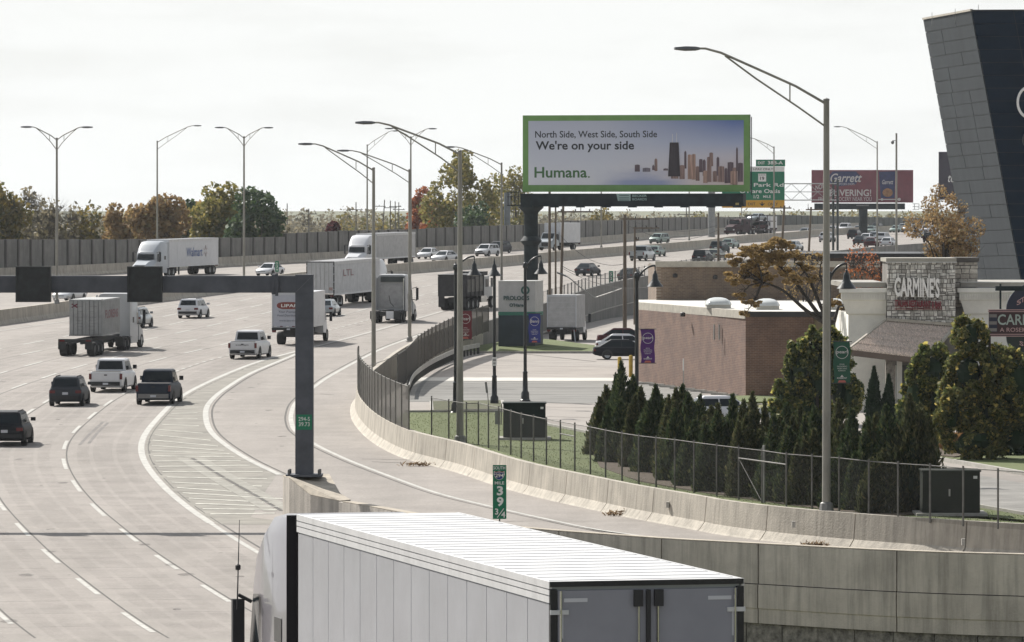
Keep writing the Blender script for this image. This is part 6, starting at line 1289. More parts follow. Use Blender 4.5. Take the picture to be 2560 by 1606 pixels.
# after turning round, the side facing the camera is local -x ... the truck's own left side
lettering_side(ws, -1, 'Walmart', 5.2, 10.2, 2.1, 3.1, -1.33, mWb, bold=.01)
for k in range(6):
    a = k * math.pi / 3 + .5; c_ = Vector((-1.335, 4.2, 2.65)); d_ = Vector((0, math.cos(a), math.sin(a))); MB().bar(c_ + d_ * .22, c_ + d_ * .62, .006, .14).build('spark_print', mWy, ws)
semi_toward(880, 673, .28, 'oncoming plain white semi truck right of the gantry', M_TWD, None)
# white trailer heading away
def semi_away(px, py, ang, lab, m_tr, cab=P_WHITE, **k):
    p = rd(px, py); e = Vector((math.sin(ang), math.cos(ang), 0)) * 21; t = thing('semi_truck', lab, 'semi truck', p, -ang, GV); t.rotation_euler.x = math.atan2(zr(p.y + e.y) - zr(p.y), 21)
    trailer(t, 15.9, m=m_tr, side_m=m_tr, **k); tractor(t, 13.4, m=cab); return t
wt2 = semi_away(801, 768, .235, 'white semi trailer driving away just right of the gantry post', mat('clean_white_trailer_rear', (.50, .51, .52), .5, var=.08), panels=6)
text(wt2, 'FXE', .85, 1.15, 1.5, 1.75, -.05, mat('print_orange', (.3, .08, .03), .5, var=0), .02)
lettering_side(wt2, 1, 'LTL', 3.0, 6.5, 2.7, 3.3, 1.33, mat('print_faded_red', (.28, .16, .17), .6, var=0), bold=.01)
# bobtail tractor
p = rd(961, 809); bt2 = thing('tractor_unit', 'white tractor unit without a trailer behind the light poles', 'tractor unit', p, -.17, GV); bt2.rotation_euler.x = .013; tractor(bt2, 0.3, m=paint('dusty_cab', (.42, .43, .44)), H_=3.95, skirts=False)
MB().box(-1.0, 1.05, 3.1, 3.17, 1.2, 3.1).build('cab_back_panel', mat('cab_back_grey', (.34, .34, .34), .6, var=.15, scale=2), bt2); MB().box(-.9, 1.1, 3.0, 3.16, 3.3, 3.75).build('fairing_opening', mat('dark_recess', (.04, .05, .05), .7), bt2); MB().lathe([(.5, 0), (.5, .12), (.2, .14)], (0, 1.6, .95), 12).build('fifth_wheel', M_CHAS, bt2)
MB().tube([(1.05, 3.05, 1.0), (1.05, 3.05, 3.6)], .09, 8).build('exhaust_stack', M_CHROME, bt2); MB().tube([(.2, 3.0, 1.3), (.0, 2.6, 1.6), (-.2, 3.0, 2.2)], .03, 6).build('air_hose', M_CHAS, bt2); MB().box(.15, .75, -.02, .1, .38, 1.0).build('white_mud_flap', M_TW, bt2)
# container truck
p = rd(188, 892); ct = thing('container_truck', 'semi truck carrying a short white shipping container with lettered doors', 'container truck', p, -.13, GV); ct.rotation_euler.x = .012
MB().box(-1.2, 1.2, 0, .22, 1.0, 1.22).build('rear_beam', M_CHAS, ct); 
for s_ in (-1, 1): MB().box(s_ * .45 - .1, s_ * .45 + .1, 0, 12.6, .85, 1.15).build('chassis_rail', M_CHAS, ct); MB().box(*sorted((s_ * .7, s_ * 1.2)), -.05, .08, .5, 1.0).build('mud_flap', M_CHAS, ct); MB().box(*sorted((s_ * .75, s_ * 1.1)), -.03, .02, 1.04, 1.16).build('tail_lamp', M_TAIL, ct)
for y in (1.0, 2.2, 3.4): axle(ct, y, 2.5)
M_BOXC = mat('container_white', (.36, .365, .36), .6, var=.10, scale=1.5); cy = 3.6
MB().box(-1.19, 1.19, cy + .05, cy + 6.05, 1.3, 3.86).build('container_box', M_BOXC, ct)
for k in range(20):
    for s_ in (-1, 1): MB().box(*sorted((s_ * 1.19, s_ * 1.215)), cy + .2 + k * .29, cy + .34 + k * .29, 1.42, 3.75).build('side_rib', M_BOXC, ct)
for s_ in (-1, 1):
    dr = MB().box(*sorted((s_ * .015, s_ * 1.1)), cy - .02, cy + .045, 1.42, 3.74).build('container_door', M_BOXC, ct)
    for k_ in (.25, .55, .85): MB().tube([(s_ * k_ * 1.05, cy - .05, 1.35), (s_ * k_ * 1.05, cy - .05, 3.8)], .02, 6).build('lock_rod', mat('rod_grey', (.2, .2, .2), .5, .5), dr)
    for z_, w_ in ((3.35, .6), (3.0, .4), (2.6, .55), (2.35, .5), (2.15, .5), (1.95, .45), (1.7, .4)): MB().box(*sorted((s_ * .2, s_ * (.2 + w_))), cy - .03, cy - .024, z_, z_ + .05).build('marking', mat('grey_print', (.3, .3, .3), .6), dr)
    for a in (-1, 1): MB().box(s_ * 1.16 - .06, s_ * 1.16 + .06, cy - .01, cy + .12, 1.3 if a < 0 else 3.72, 1.42 if a < 0 else 3.88).build('corner_casting', M_BOXC, ct)
for a, b in (((-1.0, 3.3), (-.6, 3.55)), ((-1.0, 3.55), (-.6, 3.3))): MB().bar((a[0], cy - .035, a[1]), (b[0], cy - .035, b[1]), .01, .09).build('emblem', mat('print_dark_red', (.16, .03, .05), .6, var=0), ct)
lettering_side(ct, 1, 'FLORENS', cy + .8, cy + 5.2, 2.5, 3.1, 1.235, mat('print_faded_red', (.28, .16, .17), .6, var=0), bold=.02)
tractor(ct, 10.6, m=paint('dusty_cab', (.42, .43, .44)), H_=4.05)
# grocery box truck
p = rd(722, 864); gx = thing('box_truck', 'white grocery box truck with a red oval sign on its back, behind the gantry post', 'box truck', p, -.155, GV); gx.rotation_euler.x = .012
def boxtruck(t, L_, W_, H_, floor, m, cabm, rear_m=None):
    hw = W_ / 2; MB().box(-hw, hw, .05, L_, floor, H_).build('cargo_box', m, t); MB().box(-hw - .01, hw + .01, .0, .14, H_ - .14, H_ + .03).build('rear_header', M_ALU, t)
    for s_ in (-1, 1): MB().box(*sorted((s_ * (hw - .08), s_ * (hw + .012))), 0, .13, floor, H_ - .14).build('rear_post', M_ALU, t); MB().box(*sorted((s_ * (hw - .3), s_ * hw)), -.03, .05, floor - .3, floor - .12).build('tail_lamp', M_TAIL, t)
    MB().box(-hw + .10, hw - .10, .02, .05, floor + .08, H_ - .16).build('roller_door', rear_m or m, t); MB().box(-hw, hw, -.12, .1, floor - .14, floor + .04).build('rear_bumper', M_CHAS, t)
    for k in range(6): MB().box(-hw + .1, hw - .1, .012, .018, floor + .1 + k * (H_ - floor - .3) / 6, floor + .115 + k * (H_ - floor - .3) / 6).build('door_groove', M_ALU, t)
    MB().box(-.45, .45, .2, L_ + 2, .6, floor).build('frame', M_CHAS, t); axle(t, L_ * .28, W_, .48)
    MB().loft([[(-hw * .88, L_ + .12, .7), (hw * .88, L_ + .12, .7), (hw * .85, L_ + .12, 2.55), (-hw * .85, L_ + .12, 2.55)], [(-hw * .88, L_ + 1.5, .6), (hw * .88, L_ + 1.5, .6), (hw * .8, L_ + 1.2, 2.5), (-hw * .8, L_ + 1.2, 2.5)], [(-hw * .86, L_ + 1.9, .6), (hw * .86, L_ + 1.9, .6), (hw * .8, L_ + 1.85, 1.65), (-hw * .8, L_ + 1.85, 1.65)]]).build('cab', cabm, t, smooth=30)
    MB().loft([[(-hw * .86, L_ + 1.9, .45), (hw * .86, L_ + 1.9, .45), (hw * .76, L_ + 1.88, 1.6), (-hw * .76, L_ + 1.88, 1.6)], [(-hw * .8, L_ + 2.7, .45), (hw * .8, L_ + 2.7, .45), (hw * .66, L_ + 2.65, 1.25), (-hw * .66, L_ + 2.65, 1.25)]]).build('hood', cabm, t, smooth=30)
    MB().add([(-hw * .72, L_ + 1.80, 1.72), (hw * .72, L_ + 1.80, 1.72), (hw * .7, L_ + 1.28, 2.42), (-hw * .7, L_ + 1.28, 2.42)][::-1], [(0, 1, 2, 3)]).build('windshield', M_GLASS, t)
    for s_ in (-1, 1):
        MB().box(s_ * (hw + .18) - .1, s_ * (hw + .18) + .1, L_ + 1.3, L_ + 1.4, 1.5, 2.2).build('mirror', M_TRIM, t); wheel(t, s_ * (hw * .86 - .1), L_ + 1.6, .46, .28, s_); MB().box(s_ * hw * .6 - .14, s_ * hw * .6 + .14, L_ + 2.6, L_ + 2.72, .85, 1.05).build('head_lamp', M_HEAD, t)
        MB().add([(s_ * (hw * .885), L_ + .4, 1.6), (s_ * hw * .89, L_ + 1.35, 1.6), (s_ * hw * .86, L_ + 1.1, 2.3), (s_ * hw * .865, L_ + .4, 2.35)], [(0, 1, 2, 3)]).build('side_window', M_GLASS, t)
    MB().box(-hw * .4, hw * .4, L_ + 2.68, L_ + 2.73, .6, 1.1).build('grille', M_TRIM, t); MB().box(-.12, .12, -.14, -.125, floor - .12, floor).build('number_plate', M_PLATE, t)
boxtruck(gx, 7.6, 2.5, 3.85, 1.25, M_TW, P_WHITE, mat('vinyl_wrap_white', (.44, .46, .52), .5, var=.05))
pZ = lambda y: 3.85 - (y - 105) / (1210 - 105) * 3.85; pX = lambda x: -1.22 + (x - 165) / (940 - 165) * 2.5
mRd = mat('oval_red', (.20, .035, .025), .5, var=.05); ov = [(pX(500) + (pX(690) - pX(310)) / 2 * 1.0 * math.copysign(min(1, abs(math.cos(a)) ** .6), math.cos(a)) + .0, pZ(372) + .26 * math.copysign(abs(math.sin(a)) ** .8, math.sin(a))) for a in [i * math.pi / 12 for i in range(24)]]
ov = [(x * 1.0 + .12 + (x - pX(500)) * .42, z) for x, z in ov]; MB().prism(ov, -.01, .005).build('oval_sign', mRd, gx)
text(gx, 'LIPARI', pX(500) - .42, pX(500) + .92, pZ(405), pZ(340), -.03, M_WHT, .02)
mPB = mat('print_slate', (.06, .07, .11), .6, var=0)
for s_, xa, xb, za, zb_ in [('Your Premier', -.75, .65, 2.38, 2.55), ('Food Distributor', -.85, .75, 2.12, 2.28), ('www.liparifoods', -.7, .8, 1.72, 1.88)]: text(gx, s_, xa, xb, za, zb_, -.03, mPB, .0, .2)
for k in range(5): MB().box(-1.1 + k * .45, -.9 + k * .45, -.005, .012, 1.36, 1.42).build('reflective_tape', M_TAIL if k % 2 else M_WHT, gx)
# dump truck
p = rd(1131, 777); dt = thing('dump_truck', 'dark dump truck driving away behind a light pole', 'dump truck', p, -.30, GV); dt.rotation_euler.x = .015
M_DB = mat('dump_body_dark', (.035, .035, .038), .6, .3, var=.25, scale=2); M_DB2 = mat('dump_body_worn', (.16, .155, .14), .6, .3, var=.2, scale=2)
MB().loft([[(-1.22, 0.0, 1.25), (1.22, 0.0, 1.25), (1.25, 0, 3.05), (-1.25, 0, 3.05)], [(-1.22, 5.4, 1.15), (1.22, 5.4, 1.15), (1.25, 5.4, 3.05), (-1.25, 5.4, 3.05)]]).build('dump_body', M_DB, dt)
for k in range(5): MB().box(1.24, 1.32, .15 + k * 1.2, .3 + k * 1.2, 1.2, 3.0).build('body_rib', M_DB, dt)
MB().box(1.24, 1.27, .4, 2.5, 1.6, 2.7).build('side_plate', M_DB2, dt); MB().box(1.24, 1.27, 2.8, 4.9, 1.6, 2.9).build('side_plate', M_DB2, dt); MB().box(-1.3, 1.3, -.08, .0, 1.25, 3.0).build('tailgate', M_DB, dt); MB().box(-1.28, 1.28, 4.9, 6.3, 2.95, 3.3).build('cab_guard', M_DB, dt); MB().box(-1.3, 1.34, -.1, 5.45, 3.04, 3.16).build('top_rail', M_DB, dt)
MB().box(-.45, .45, .2, 8.2, .7, 1.15).build('frame', M_CHAS, dt); 
for y in (.9, 2.2, 3.5): axle(dt, y, 2.5, .53)
for s_ in (-1, 1): MB().box(*sorted((s_ * .7, s_ * 1.25)), -.12, -.05, .3, 1.25).build('mud_flap', M_CHAS, dt); wheel(dt, s_ * 1.05, 8.0, .53, .3, s_); MB().box(s_ * 1.45 - .1, s_ * 1.45 + .1, 6.9, 7.0, 1.9, 2.7).build('mirror', M_CHROME, dt); MB().box(*sorted((s_ * .85, s_ * 1.2)), 4.6, 6.2, .6, 1.15).build('fuel_tank', M_CHROME, dt)
MB().box(-1.1, 1.1, 5.7, 7.3, 1.0, 2.85).build('cab', paint('dusty_cab', (.42, .43, .44)), dt); MB().box(-.85, .85, 7.3, 9.0, .9, 1.9).build('hood', MAT['car_paint_dusty_cab'], dt); MB().box(1.1, 1.115, 6.2, 7.1, 1.9, 2.6).build('side_window', M_GLASS, dt); MB().box(-.9, .9, 7.3, 7.33, 1.95, 2.65).build('windshield', M_GLASS, dt); MB().box(-1.15, 1.15, 9.0, 9.1, .5, .8).build('front_bumper', M_CHROME, dt)
# oncoming box truck, far box van, car carrier
def toward_box(px, py, ang, lab, L_, W_, H_, cabm, nm='box_truck'):
    p = rd(px, py); d_ = Vector((-math.sin(ang), -math.cos(ang), 0)); q_ = p - d_ * (L_ + 2.7); q_.z = zr(q_.y); t = thing(nm, lab, 'box truck', q_, -(ang + math.pi), GO); boxtruck(t, L_, W_, H_, 1.1, M_TW, cabm); return t
toward_box(1362, 628, .42, 'oncoming white box truck behind the billboard column', 7.0, 2.5, 3.9, P_SILVER); toward_box(1903, 585, .3, 'oncoming small white box van beneath the exit sign', 5.0, 2.3, 3.3, P_WHITE)
p = rd(1842, 590); cc = thing('car_carrier', 'dark red car carrier loaded with cars beneath the exit sign', 'car carrier', p + Vector((6.5, 9.5, 0)), -(.55 + math.pi), GO); M_CCR = mat('carrier_frame', (.06, .045, .05), .6, .3)
cc.location.z = zr(cc.location.y) + .2
for s_ in (-1, 1):
    for y in (0.3, 3.2, 6.2, 9.2): MB().tube([(s_ * 1.2, y, .7), (s_ * 1.2, y, 3.6)], .1, 6).build('upright', M_CCR, cc)
    MB().box(*sorted((s_ * 1.1, s_ * 1.3)), 0, 10, .75, .95).build('lower_rail', M_CCR, cc); MB().box(*sorted((s_ * 1.1, s_ * 1.3)), 0, 10, 2.35, 2.5).build('upper_deck_rail', M_CCR, cc)
MB().box(-1.15, 1.15, 0, 10, 2.36, 2.42).build('deck', M_CCR, cc); MB().box(-1.15, 1.15, 0, 10, .76, .82).build('deck', M_CCR, cc); axle(cc, 1.3, 2.5); axle(cc, 2.6, 2.5); tractor(cc, 7.4, m=paint('dark_maroon_cab', (.05, .025, .03)), H_=2.9)
for (dy, dz, pm, lab) in ((1.0, 2.45, P_SILVER, 'silver car on the upper deck of the car carrier'), (.6, .85, P_BRICKR, 'dark red car on the lower deck of the car carrier')):
    a = .55 + math.pi; base = cc.location + Vector((math.sin(a), math.cos(a), 0)) * (dy + 1.5); car('sedan', lab, 'car', Vector((base.x, base.y, cc.location.z + dz)), a, pm, None, det=0)
# parked box truck on the lot
p = gd(1404, 855); pb = thing('box_truck', 'plain white box truck parked on the lot beside the pylon sign', 'box truck', p, -.16); boxtruck(pb, 5.0, 2.44, 3.85, 1.15, M_TWD, P_WHITE)
MB().bar((1.2, -.35, .0), (1.0, .0, 1.3), .06).build('ramp_strut', M_ALU, pb)
# ============================================================ VEGETATION
M_BARK = mat('tree_bark', (.10, .085, .07), .95, var=.25, scale=5, stretch=(1, 1, .3)); M_BARKD = mat('dark_bark', (.04, .034, .03), .95, var=.25, scale=5)
def leaf_mesh(name, P, D, size, asp, rng, lie=0.0):
    """P n x 3 centres, D n x 3 preferred axis (or None); quads"""
    n = len(P); u = rng.normal(size=(n, 3)); 
    if D is not None: u = D + u * lie
    u /= np.linalg.norm(u, axis=1)[:, None]; w = rng.normal(size=(n, 3)); v = np.cross(u, w); v /= np.linalg.norm(v, axis=1)[:, None]
    s = size * rng.uniform(.6, 1.35, size=(n, 1)); U = u * s * asp; V = v * s
    co = np.stack([P - U - V * .5, P - U * .1 - V, P + U, P - U * .1 + V], axis=1).reshape(-1, 3)
    me = bpy.data.meshes.new(name); me.vertices.add(4 * n); me.vertices.foreach_set('co', co.astype(np.float32).ravel()); me.loops.add(4 * n); me.loops.foreach_set('vertex_index', np.arange(4 * n, dtype=np.int32))
    me.polygons.add(n); me.polygons.foreach_set('loop_start', np.arange(0, 4 * n, 4, dtype=np.int32)); me.polygons.foreach_set('loop_total', np.full(n, 4, dtype=np.int32)); me.update(); me.validate(); return me
def blobs_pts(blobs, n, rng, shell=.55):
    w = np.array([(b[3] * b[4] * b[5]) ** .67 for b in blobs]); k = rng.choice(len(blobs), size=n, p=w / w.sum()); B = np.array(blobs)[k]
    d = rng.normal(size=(n, 3)); d /= np.linalg.norm(d, axis=1)[:, None]; r = rng.uniform(shell ** 3, 1.12, size=(n, 1)) ** (1 / 3); return B[:, :3] + d * r * B[:, 3:]
def link_mesh(name, me, m, parent):
    me.materials.append(m); o = bpy.data.objects.new(name, me); SC.collection.objects.link(o); o.parent = parent; return o
def crown_blobs(rx, ry, z0, z1, n, rng, br=(.28, .42), flat=1.0):
    out = []; cz, rz = (z0 + z1) / 2, (z1 - z0) / 2
    for i in range(n):
        d = rng.normal(size=3); d /= np.linalg.norm(d); k = rng.uniform(.35, .82); b = rng.uniform(*br); out.append((d[0] * k * rx, d[1] * k * ry, cz + d[2] * k * rz, rx * b, ry * b, min(rz * b * flat, rx * b * 1.15)))
    return out
def limbs(t, H0, blobs, r, rng, m=None, lean=(0, 0), n=10, tr=True):
    top = Vector((lean[0], lean[1], H0)); MB().tube([(0, 0, -.1), (lean[0] * .4, lean[1] * .4, H0 * .5), top], [r, r * .8, r * .62], 8).build('trunk', m or M_BARK, t, smooth=60)
    for b in blobs[:n]:
        e = Vector(b[:3]); mid = top.lerp(e, .5) + Vector((rng.uniform(-.2, .2), rng.uniform(-.2, .2), .12 * (e - top).length * rng.uniform(-.3, 1))); mb = MB(); mb.tube([top - Vector((0, 0, rng.uniform(0, H0 * .3))), mid, e], [r * .42, r * .25, r * .08], 6, cap=False); 
        for _ in range(3):
            d = Vector(rng.normal(size=3)); d.normalize(); q = mid.lerp(e, rng.uniform(.2, .9)); mb.tube([q, q + Vector((d.x * b[3], d.y * b[4], abs(d.z) * b[5])) * .9], [r * .1, r * .03], 4, cap=False)
        mb.build('limb', m or M_BARK, t)
def tree(name, label, base, H, rx, leafm, nl=3500, ls=.17, trunk=.25, h0=.25, nb=14, seed=1, group=None, bare=0.0, cat='tree', lean=(0, 0), br=(.28, .42), bark=None, ry=None, lb=10, shell=.5):
    rng = np.random.default_rng(seed); t = thing(name, label, cat, base, 0, group); B = crown_blobs(rx, ry or rx, H * h0, H, nb, rng, br); B = [(b[0] + lean[0], b[1] + lean[1], *b[2:]) for b in B]
    limbs(t, H * max(h0, .12) + H * .08, B, trunk, rng, bark, lean, lb)
    if bare: 
        mb = MB()
        for b in B:
            c = Vector(b[:3])
            for _ in range(int(bare)):
                d = Vector(rng.normal(size=3)); d.z = abs(d.z) + .2; d.normalize(); s0 = c + Vector((rng.uniform(-.4, .4) * b[3], rng.uniform(-.4, .4) * b[4], -.4 * b[5])); e0 = s0 + Vector((d.x * b[3], d.y * b[4], d.z * b[5])) * rng.uniform(.7, 1.5); m0 = s0.lerp(e0, .5) + Vector(rng.normal(size=3)) * .12; mb.tube([s0, m0, e0], [trunk * .10, trunk * .07, trunk * .03], 3, cap=False)
        mb.build('twigs', bark or M_BARK, t)['kind'] = 'stuff'
    if nl: link_mesh('crown', leaf_mesh('crown', blobs_pts(B, nl, rng, shell), None, ls, 1.1, rng), leafm, t)['kind'] = 'stuff'
    return t
LM_OLIVE = leafmat('leaf_olive', (.085, .093, .034), (.272, .204, .060)); LM_ORANGE = leafmat('leaf_orange_brown', (.20, .13, .065), (.38, .26, .12), (.30, .27, .14)); LM_RUST = leafmat('leaf_rust', (.213, .062, .025), (.438, .163, .062))
LM_DKGREEN = leafmat('leaf_dark_green', (.036, .072, .040), (.108, .153, .063), trans=.3); LM_YG = leafmat('leaf_yellow_green', (.117, .130, .039), (.351, .286, .091)); LM_GREY = leafmat('leaf_grey_tan', (.140, .126, .091), (.308, .266, .168)); LM_MAG = leafmat('leaf_hedge_green', (.035, .06, .022), (.17, .19, .06), (.55, .46, .13), trans=.5, rough=.5)  # hedge leaf's third colour paints in gold sun highlights
LM_BIG = leafmat('leaf_mixed_green', (.045, .065, .025), (.21, .21, .07), (.55, .42, .13), trans=.5); LM_JUN2 = leafmat('juniper_brownish_green', (.030, .040, .020), (.095, .105, .045), (.19, .17, .08), trans=.35, rough=.8); LM_JUN = leafmat('juniper_green', (.020, .036, .020), (.07, .098, .04), (.16, .165, .065), trans=.3, rough=.8); LM_ARB = leafmat('arborvitae_green', (.010, .024, .013), (.022, .045, .018), trans=.15, rough=.8)  # mixed green's third colour is painted-in sun gold as well
LM_LOC = leafmat('leaf_locust', (.22, .145, .065), (.40, .29, .12), (.28, .18, .08), trans=.45)
def tpx(px, pyt, wpx, Y, zb=None):
    """base point, height and half width from picture measures; stands on the distant ground"""
    x = (px - CX) * Y / F; zb = -3.6 if zb is None else zb; return Vector((x, Y, zb)), (CZ - (pyt - HY) * Y / F - zb) * 1.04, wpx * Y / F / 2 * 1.5
# trees beyond the noise wall (far left to right)
GT = 'trees beyond the noise wall'
for i, (px_, pyt, w_, Y, m_, kw, lab) in enumerate([
    (2, 428, 105, 690, LM_OLIVE, dict(nl=5000), 'olive and rust tree cut by the left picture edge'),
    (92, 466, 90, 720, LM_GREY, dict(nl=700, bare=34), 'nearly bare grey tree behind the leftmost median light pole'),
    (152, 455, 110, 700, LM_GREY, dict(nl=900, bare=40), 'wide nearly bare tree right of the leftmost median light pole'),
    (222, 508, 100, 700, LM_OLIVE, dict(nl=1600, bare=18), 'low thinning tree between the bare trees and the orange trees'),
    (312, 486, 80, 690, LM_ORANGE, dict(nl=4200), 'first orange tree of the clump left of the supermarket truck'),
    (392, 470, 110, 680, LM_ORANGE, dict(nl=6500), 'broad orange tree behind the single-arm light pole'),
    (478, 462, 62, 700, LM_DKGREEN, dict(nl=3500, h0=.1), 'dark pointed conifer amid the orange trees'),
    (452, 520, 120, 705, LM_ORANGE, dict(nl=5000), 'low orange brown tree in front of the dark conifer'),
    (548, 450, 118, 690, LM_YG, dict(nl=6500), 'tall tan and olive tree in the middle of the clump'),
    (640, 470, 115, 680, LM_DKGREEN, dict(nl=7000, h0=.12), 'round dark green tree at the right end of the clump'),
    (590, 500, 90, 725, LM_OLIVE, dict(nl=4500), 'olive tree behind the second median light pole'),
    (1052, 478, 62, 900, LM_RUST, dict(nl=4500), 'red maple at the left of the tall tree'), (1095, 486, 75, 880, LM_RUST, dict(nl=5000, h0=.05), 'wide red maple tree just left of the tall yellow tree'),
    (1150, 356, 160, 860, LM_YG, dict(nl=6500, bare=10, br=(.16, .27), nb=34), 'tall airy yellow green tree left of the billboard'),
    (1190, 500, 100, 840, LM_DKGREEN, dict(nl=5000, h0=.1), 'dark green bush-like tree at the foot of the tall airy tree'), (1290, 400, 80, 980, LM_YG, dict(nl=2200, bare=12), 'thin yellow tree peeping out at the left edge of the billboard'),
    (1270, 520, 60, 950, LM_YG, dict(nl=2600), 'small yellow tree under the left corner of the billboard'),
    (1500, 528, 75, 1000, LM_OLIVE, dict(nl=3000), 'olive tree under the billboard left of its middle'), (1560, 522, 70, 1050, LM_GREY, dict(nl=700, bare=20), 'bare grey tree under the middle of the billboard'), (1740, 522, 70, 1150, LM_YG, dict(nl=2600), 'yellow green tree under the right part of the billboard'),
    (45, 470, 80, 740, LM_OLIVE, dict(nl=2600, bare=14), 'olive tree between the edge tree and the bare grey trees'), (350, 500, 90, 700, LM_YG, dict(nl=4000), 'low tan tree at the front of the orange clump'), (505, 500, 90, 712, LM_ORANGE, dict(nl=4500), 'rust brown tree before the tan and olive tree'), (690, 522, 60, 800, LM_GREY, dict(nl=1800, bare=10), 'pale twiggy tree right after the round dark green tree'), (1225, 430, 60, 900, LM_YG, dict(nl=1800, bare=12), 'slender yellow tree between the airy tree and the billboard')]):
    if not lab: continue
    b, H, r = tpx(px_, pyt, w_, Y); h0 = kw.pop('h0', .22); tree('deciduous_tree' if 'conifer' not in lab else 'conifer_tree', lab, b, H, r, m_, seed=i + 3, group=GT, ls=.25, trunk=.28, h0=h0, **dict(dict(nb=34), **kw))
b, H, r = tpx(828, 558, 40, 830); tree('shrub', 'small dark red bush poking over the noise wall', b, H, r, leafmat('leaf_dark_red', (.05, .015, .02), (.12, .03, .03)), nl=1500, ls=.25, seed=77, cat='bush', h0=.5)
# soft far tree line
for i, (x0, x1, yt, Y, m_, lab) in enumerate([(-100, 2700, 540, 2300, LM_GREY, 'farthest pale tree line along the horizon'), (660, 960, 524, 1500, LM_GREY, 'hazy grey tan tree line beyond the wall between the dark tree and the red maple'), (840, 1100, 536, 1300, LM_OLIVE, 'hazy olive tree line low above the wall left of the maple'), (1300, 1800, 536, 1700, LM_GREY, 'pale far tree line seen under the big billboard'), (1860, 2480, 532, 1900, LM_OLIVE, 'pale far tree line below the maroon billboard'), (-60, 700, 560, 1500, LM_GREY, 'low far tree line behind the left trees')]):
    rng = np.random.default_rng(50 + i); bl = []; n_ = int((x1 - x0) / 16)
    for k in range(n_):
        px_ = x0 + (x1 - x0) * (k + rng.uniform()) / n_; Yk = Y + rng.uniform(-60, 60); x = (px_ - CX) * Yk / F; ztp = CZ - (yt + rng.uniform(-9, 14) - HY) * Yk / F; hh = (ztp + 3.6) / 2; bl.append((x, Yk, -3.6 + hh, rng.uniform(2.2, 4.2) * Yk / 1500 , 3, hh)); bl.append((x + 2, Yk + 6, -3.6 + hh * .75, 4, 4, hh * .75))
    o = link_mesh('far_treeline', leaf_mesh('far_treeline', blobs_pts(bl, 520 * n_, rng, .5), None, .42, 1.1, rng), m_, None); tag(o, lab, kind='stuff')
# distant utility poles on the left
for i, (px_, pyt, Y, arms) in enumerate([(718, 509, 1050, []), (772, 522, 900, [(.9, -1.4, 1.4), (2.6, -1.3, 1.3)]), (890, 506, 1000, [(1.4, -1.3, 1.3)]), (948, 500, 1000, [(1.2, -1.2, 1.2)]), (976, 502, 1050, [(1.4, -1.3, 1.3)]), (988, 504, 1050, [(1.0, -1.2, 1.2)]), (997, 506, 1080, [(1.5, -1.2, 1.2)]), (1516, 500, 1100, [(1.2, -1.6, 1.6)]), (1716, 515, 1000, [(1.6, -1.7, 1.7)]), (1452, 515, 1100, [])]):
    lab = ['lone thin utility pole between the dark tree and the cross-armed pole', 'cross-armed utility pole left of the dark red bush', 'utility pole left of the tight group of poles', 'slanting utility pole at the left of the tight group', 'utility pole, left one of the tight trio', 'utility pole, middle one of the tight trio', 'utility pole, right one of the tight trio', 'dark utility pole under the middle of the billboard', 'cross-armed utility pole under the right part of the billboard', 'thin utility pole under the left part of the billboard'][i]
    p = at(px_, pyt, Y); upole(lab, px_, 525 + 15.6 * F / Y, pyt, Y, arms, m=mat('far_pole_grey', (.14, .13, .12), .9), r=.13, grp='distant utility poles', lean=(1.0 if i == 3 else 0))
# ---- trees and shrubs on the restaurant side
b = gd(2082, 1010); b = Vector(((2082 - CX) * 298 / F, 298, ZG))
rng = np.random.default_rng(5); t = thing('locust_tree', 'spreading orange brown locust tree leaning left over the brick building roof', 'tree', b)
Lx = lambda px: (px - CX) * 298 / F - b.x; Lz = lambda py: CZ - (py - HY) * 298 / F - b.z
top = Vector((-.1, 0, Lz(800))); MB().tube([(0, 0, -.1), (.1, 0, 1.8), top], [.26, .22, .2], 8).build('trunk', M_BARKD, t, smooth=60)
LB = [(1845, 690, .8), (1905, 690, .8), (1985, 700, .7), (1850, 740, .5), (2060, 640, .5), (1850, 655, .9), (1880, 630, .9), (1930, 618, 1.0), (1985, 640, .9), (1835, 700, .5), (1890, 672, .9), (1960, 680, .8), (2010, 670, .6), (1880, 760, .5), (1862, 785, .35), (1925, 640, .9), (1950, 615, .7), (1905, 712, .5), (2030, 700, .5), (2085, 760, .5), (2118, 740, .5), (2115, 780, .4)]
B = []; MAIN = []
for (x, y, dy) in ((1905, 705, -.4), (1935, 655, .5), (2000, 665, -.3), (2105, 765, .3), (2050, 690, .4)):
    e = Vector((Lx(x), dy, Lz(y))); P_ = [top - Vector((0, 0, .5 + dy * .3)), top.lerp(e, .35) - Vector((0, 0, .25)), top.lerp(e, .7) + Vector((0, 0, .15)), e]; P_ = catmull(P_, 4); MAIN += P_[4:]
    MB().tube(P_, [.14 - .10 * k / (len(P_) - 1) for k in range(len(P_))], 6, cap=False).build('limb', M_BARKD, t)
for i, (x, y, r_) in enumerate(LB):
    e = Vector((Lx(x), rng.uniform(-1.2, 1.2), Lz(y))); B.append((e.x, e.y, e.z, r_, r_, r_ * .55)); o_ = min(MAIN, key=lambda q: (q - e).length); mb = MB(); mid = o_.lerp(e, .5) + Vector((rng.uniform(-.15, .15), 0, rng.uniform(-.1, .2))); mb.tube([o_, mid, e], [.05, .035, .012], 5, cap=False)
    for _ in range(9):
        q = mid.lerp(e, rng.uniform(0, 1)); d = Vector(rng.normal(size=3)); d.z = abs(d.z) * .6; d.normalize(); m1 = q + d * r_ * .6; mb.tube([q, m1, m1 + Vector(rng.normal(size=3)) * .25], [.022, .014, .006], 4, cap=False)
    mb.build('limb', M_BARKD, t)
SB = []
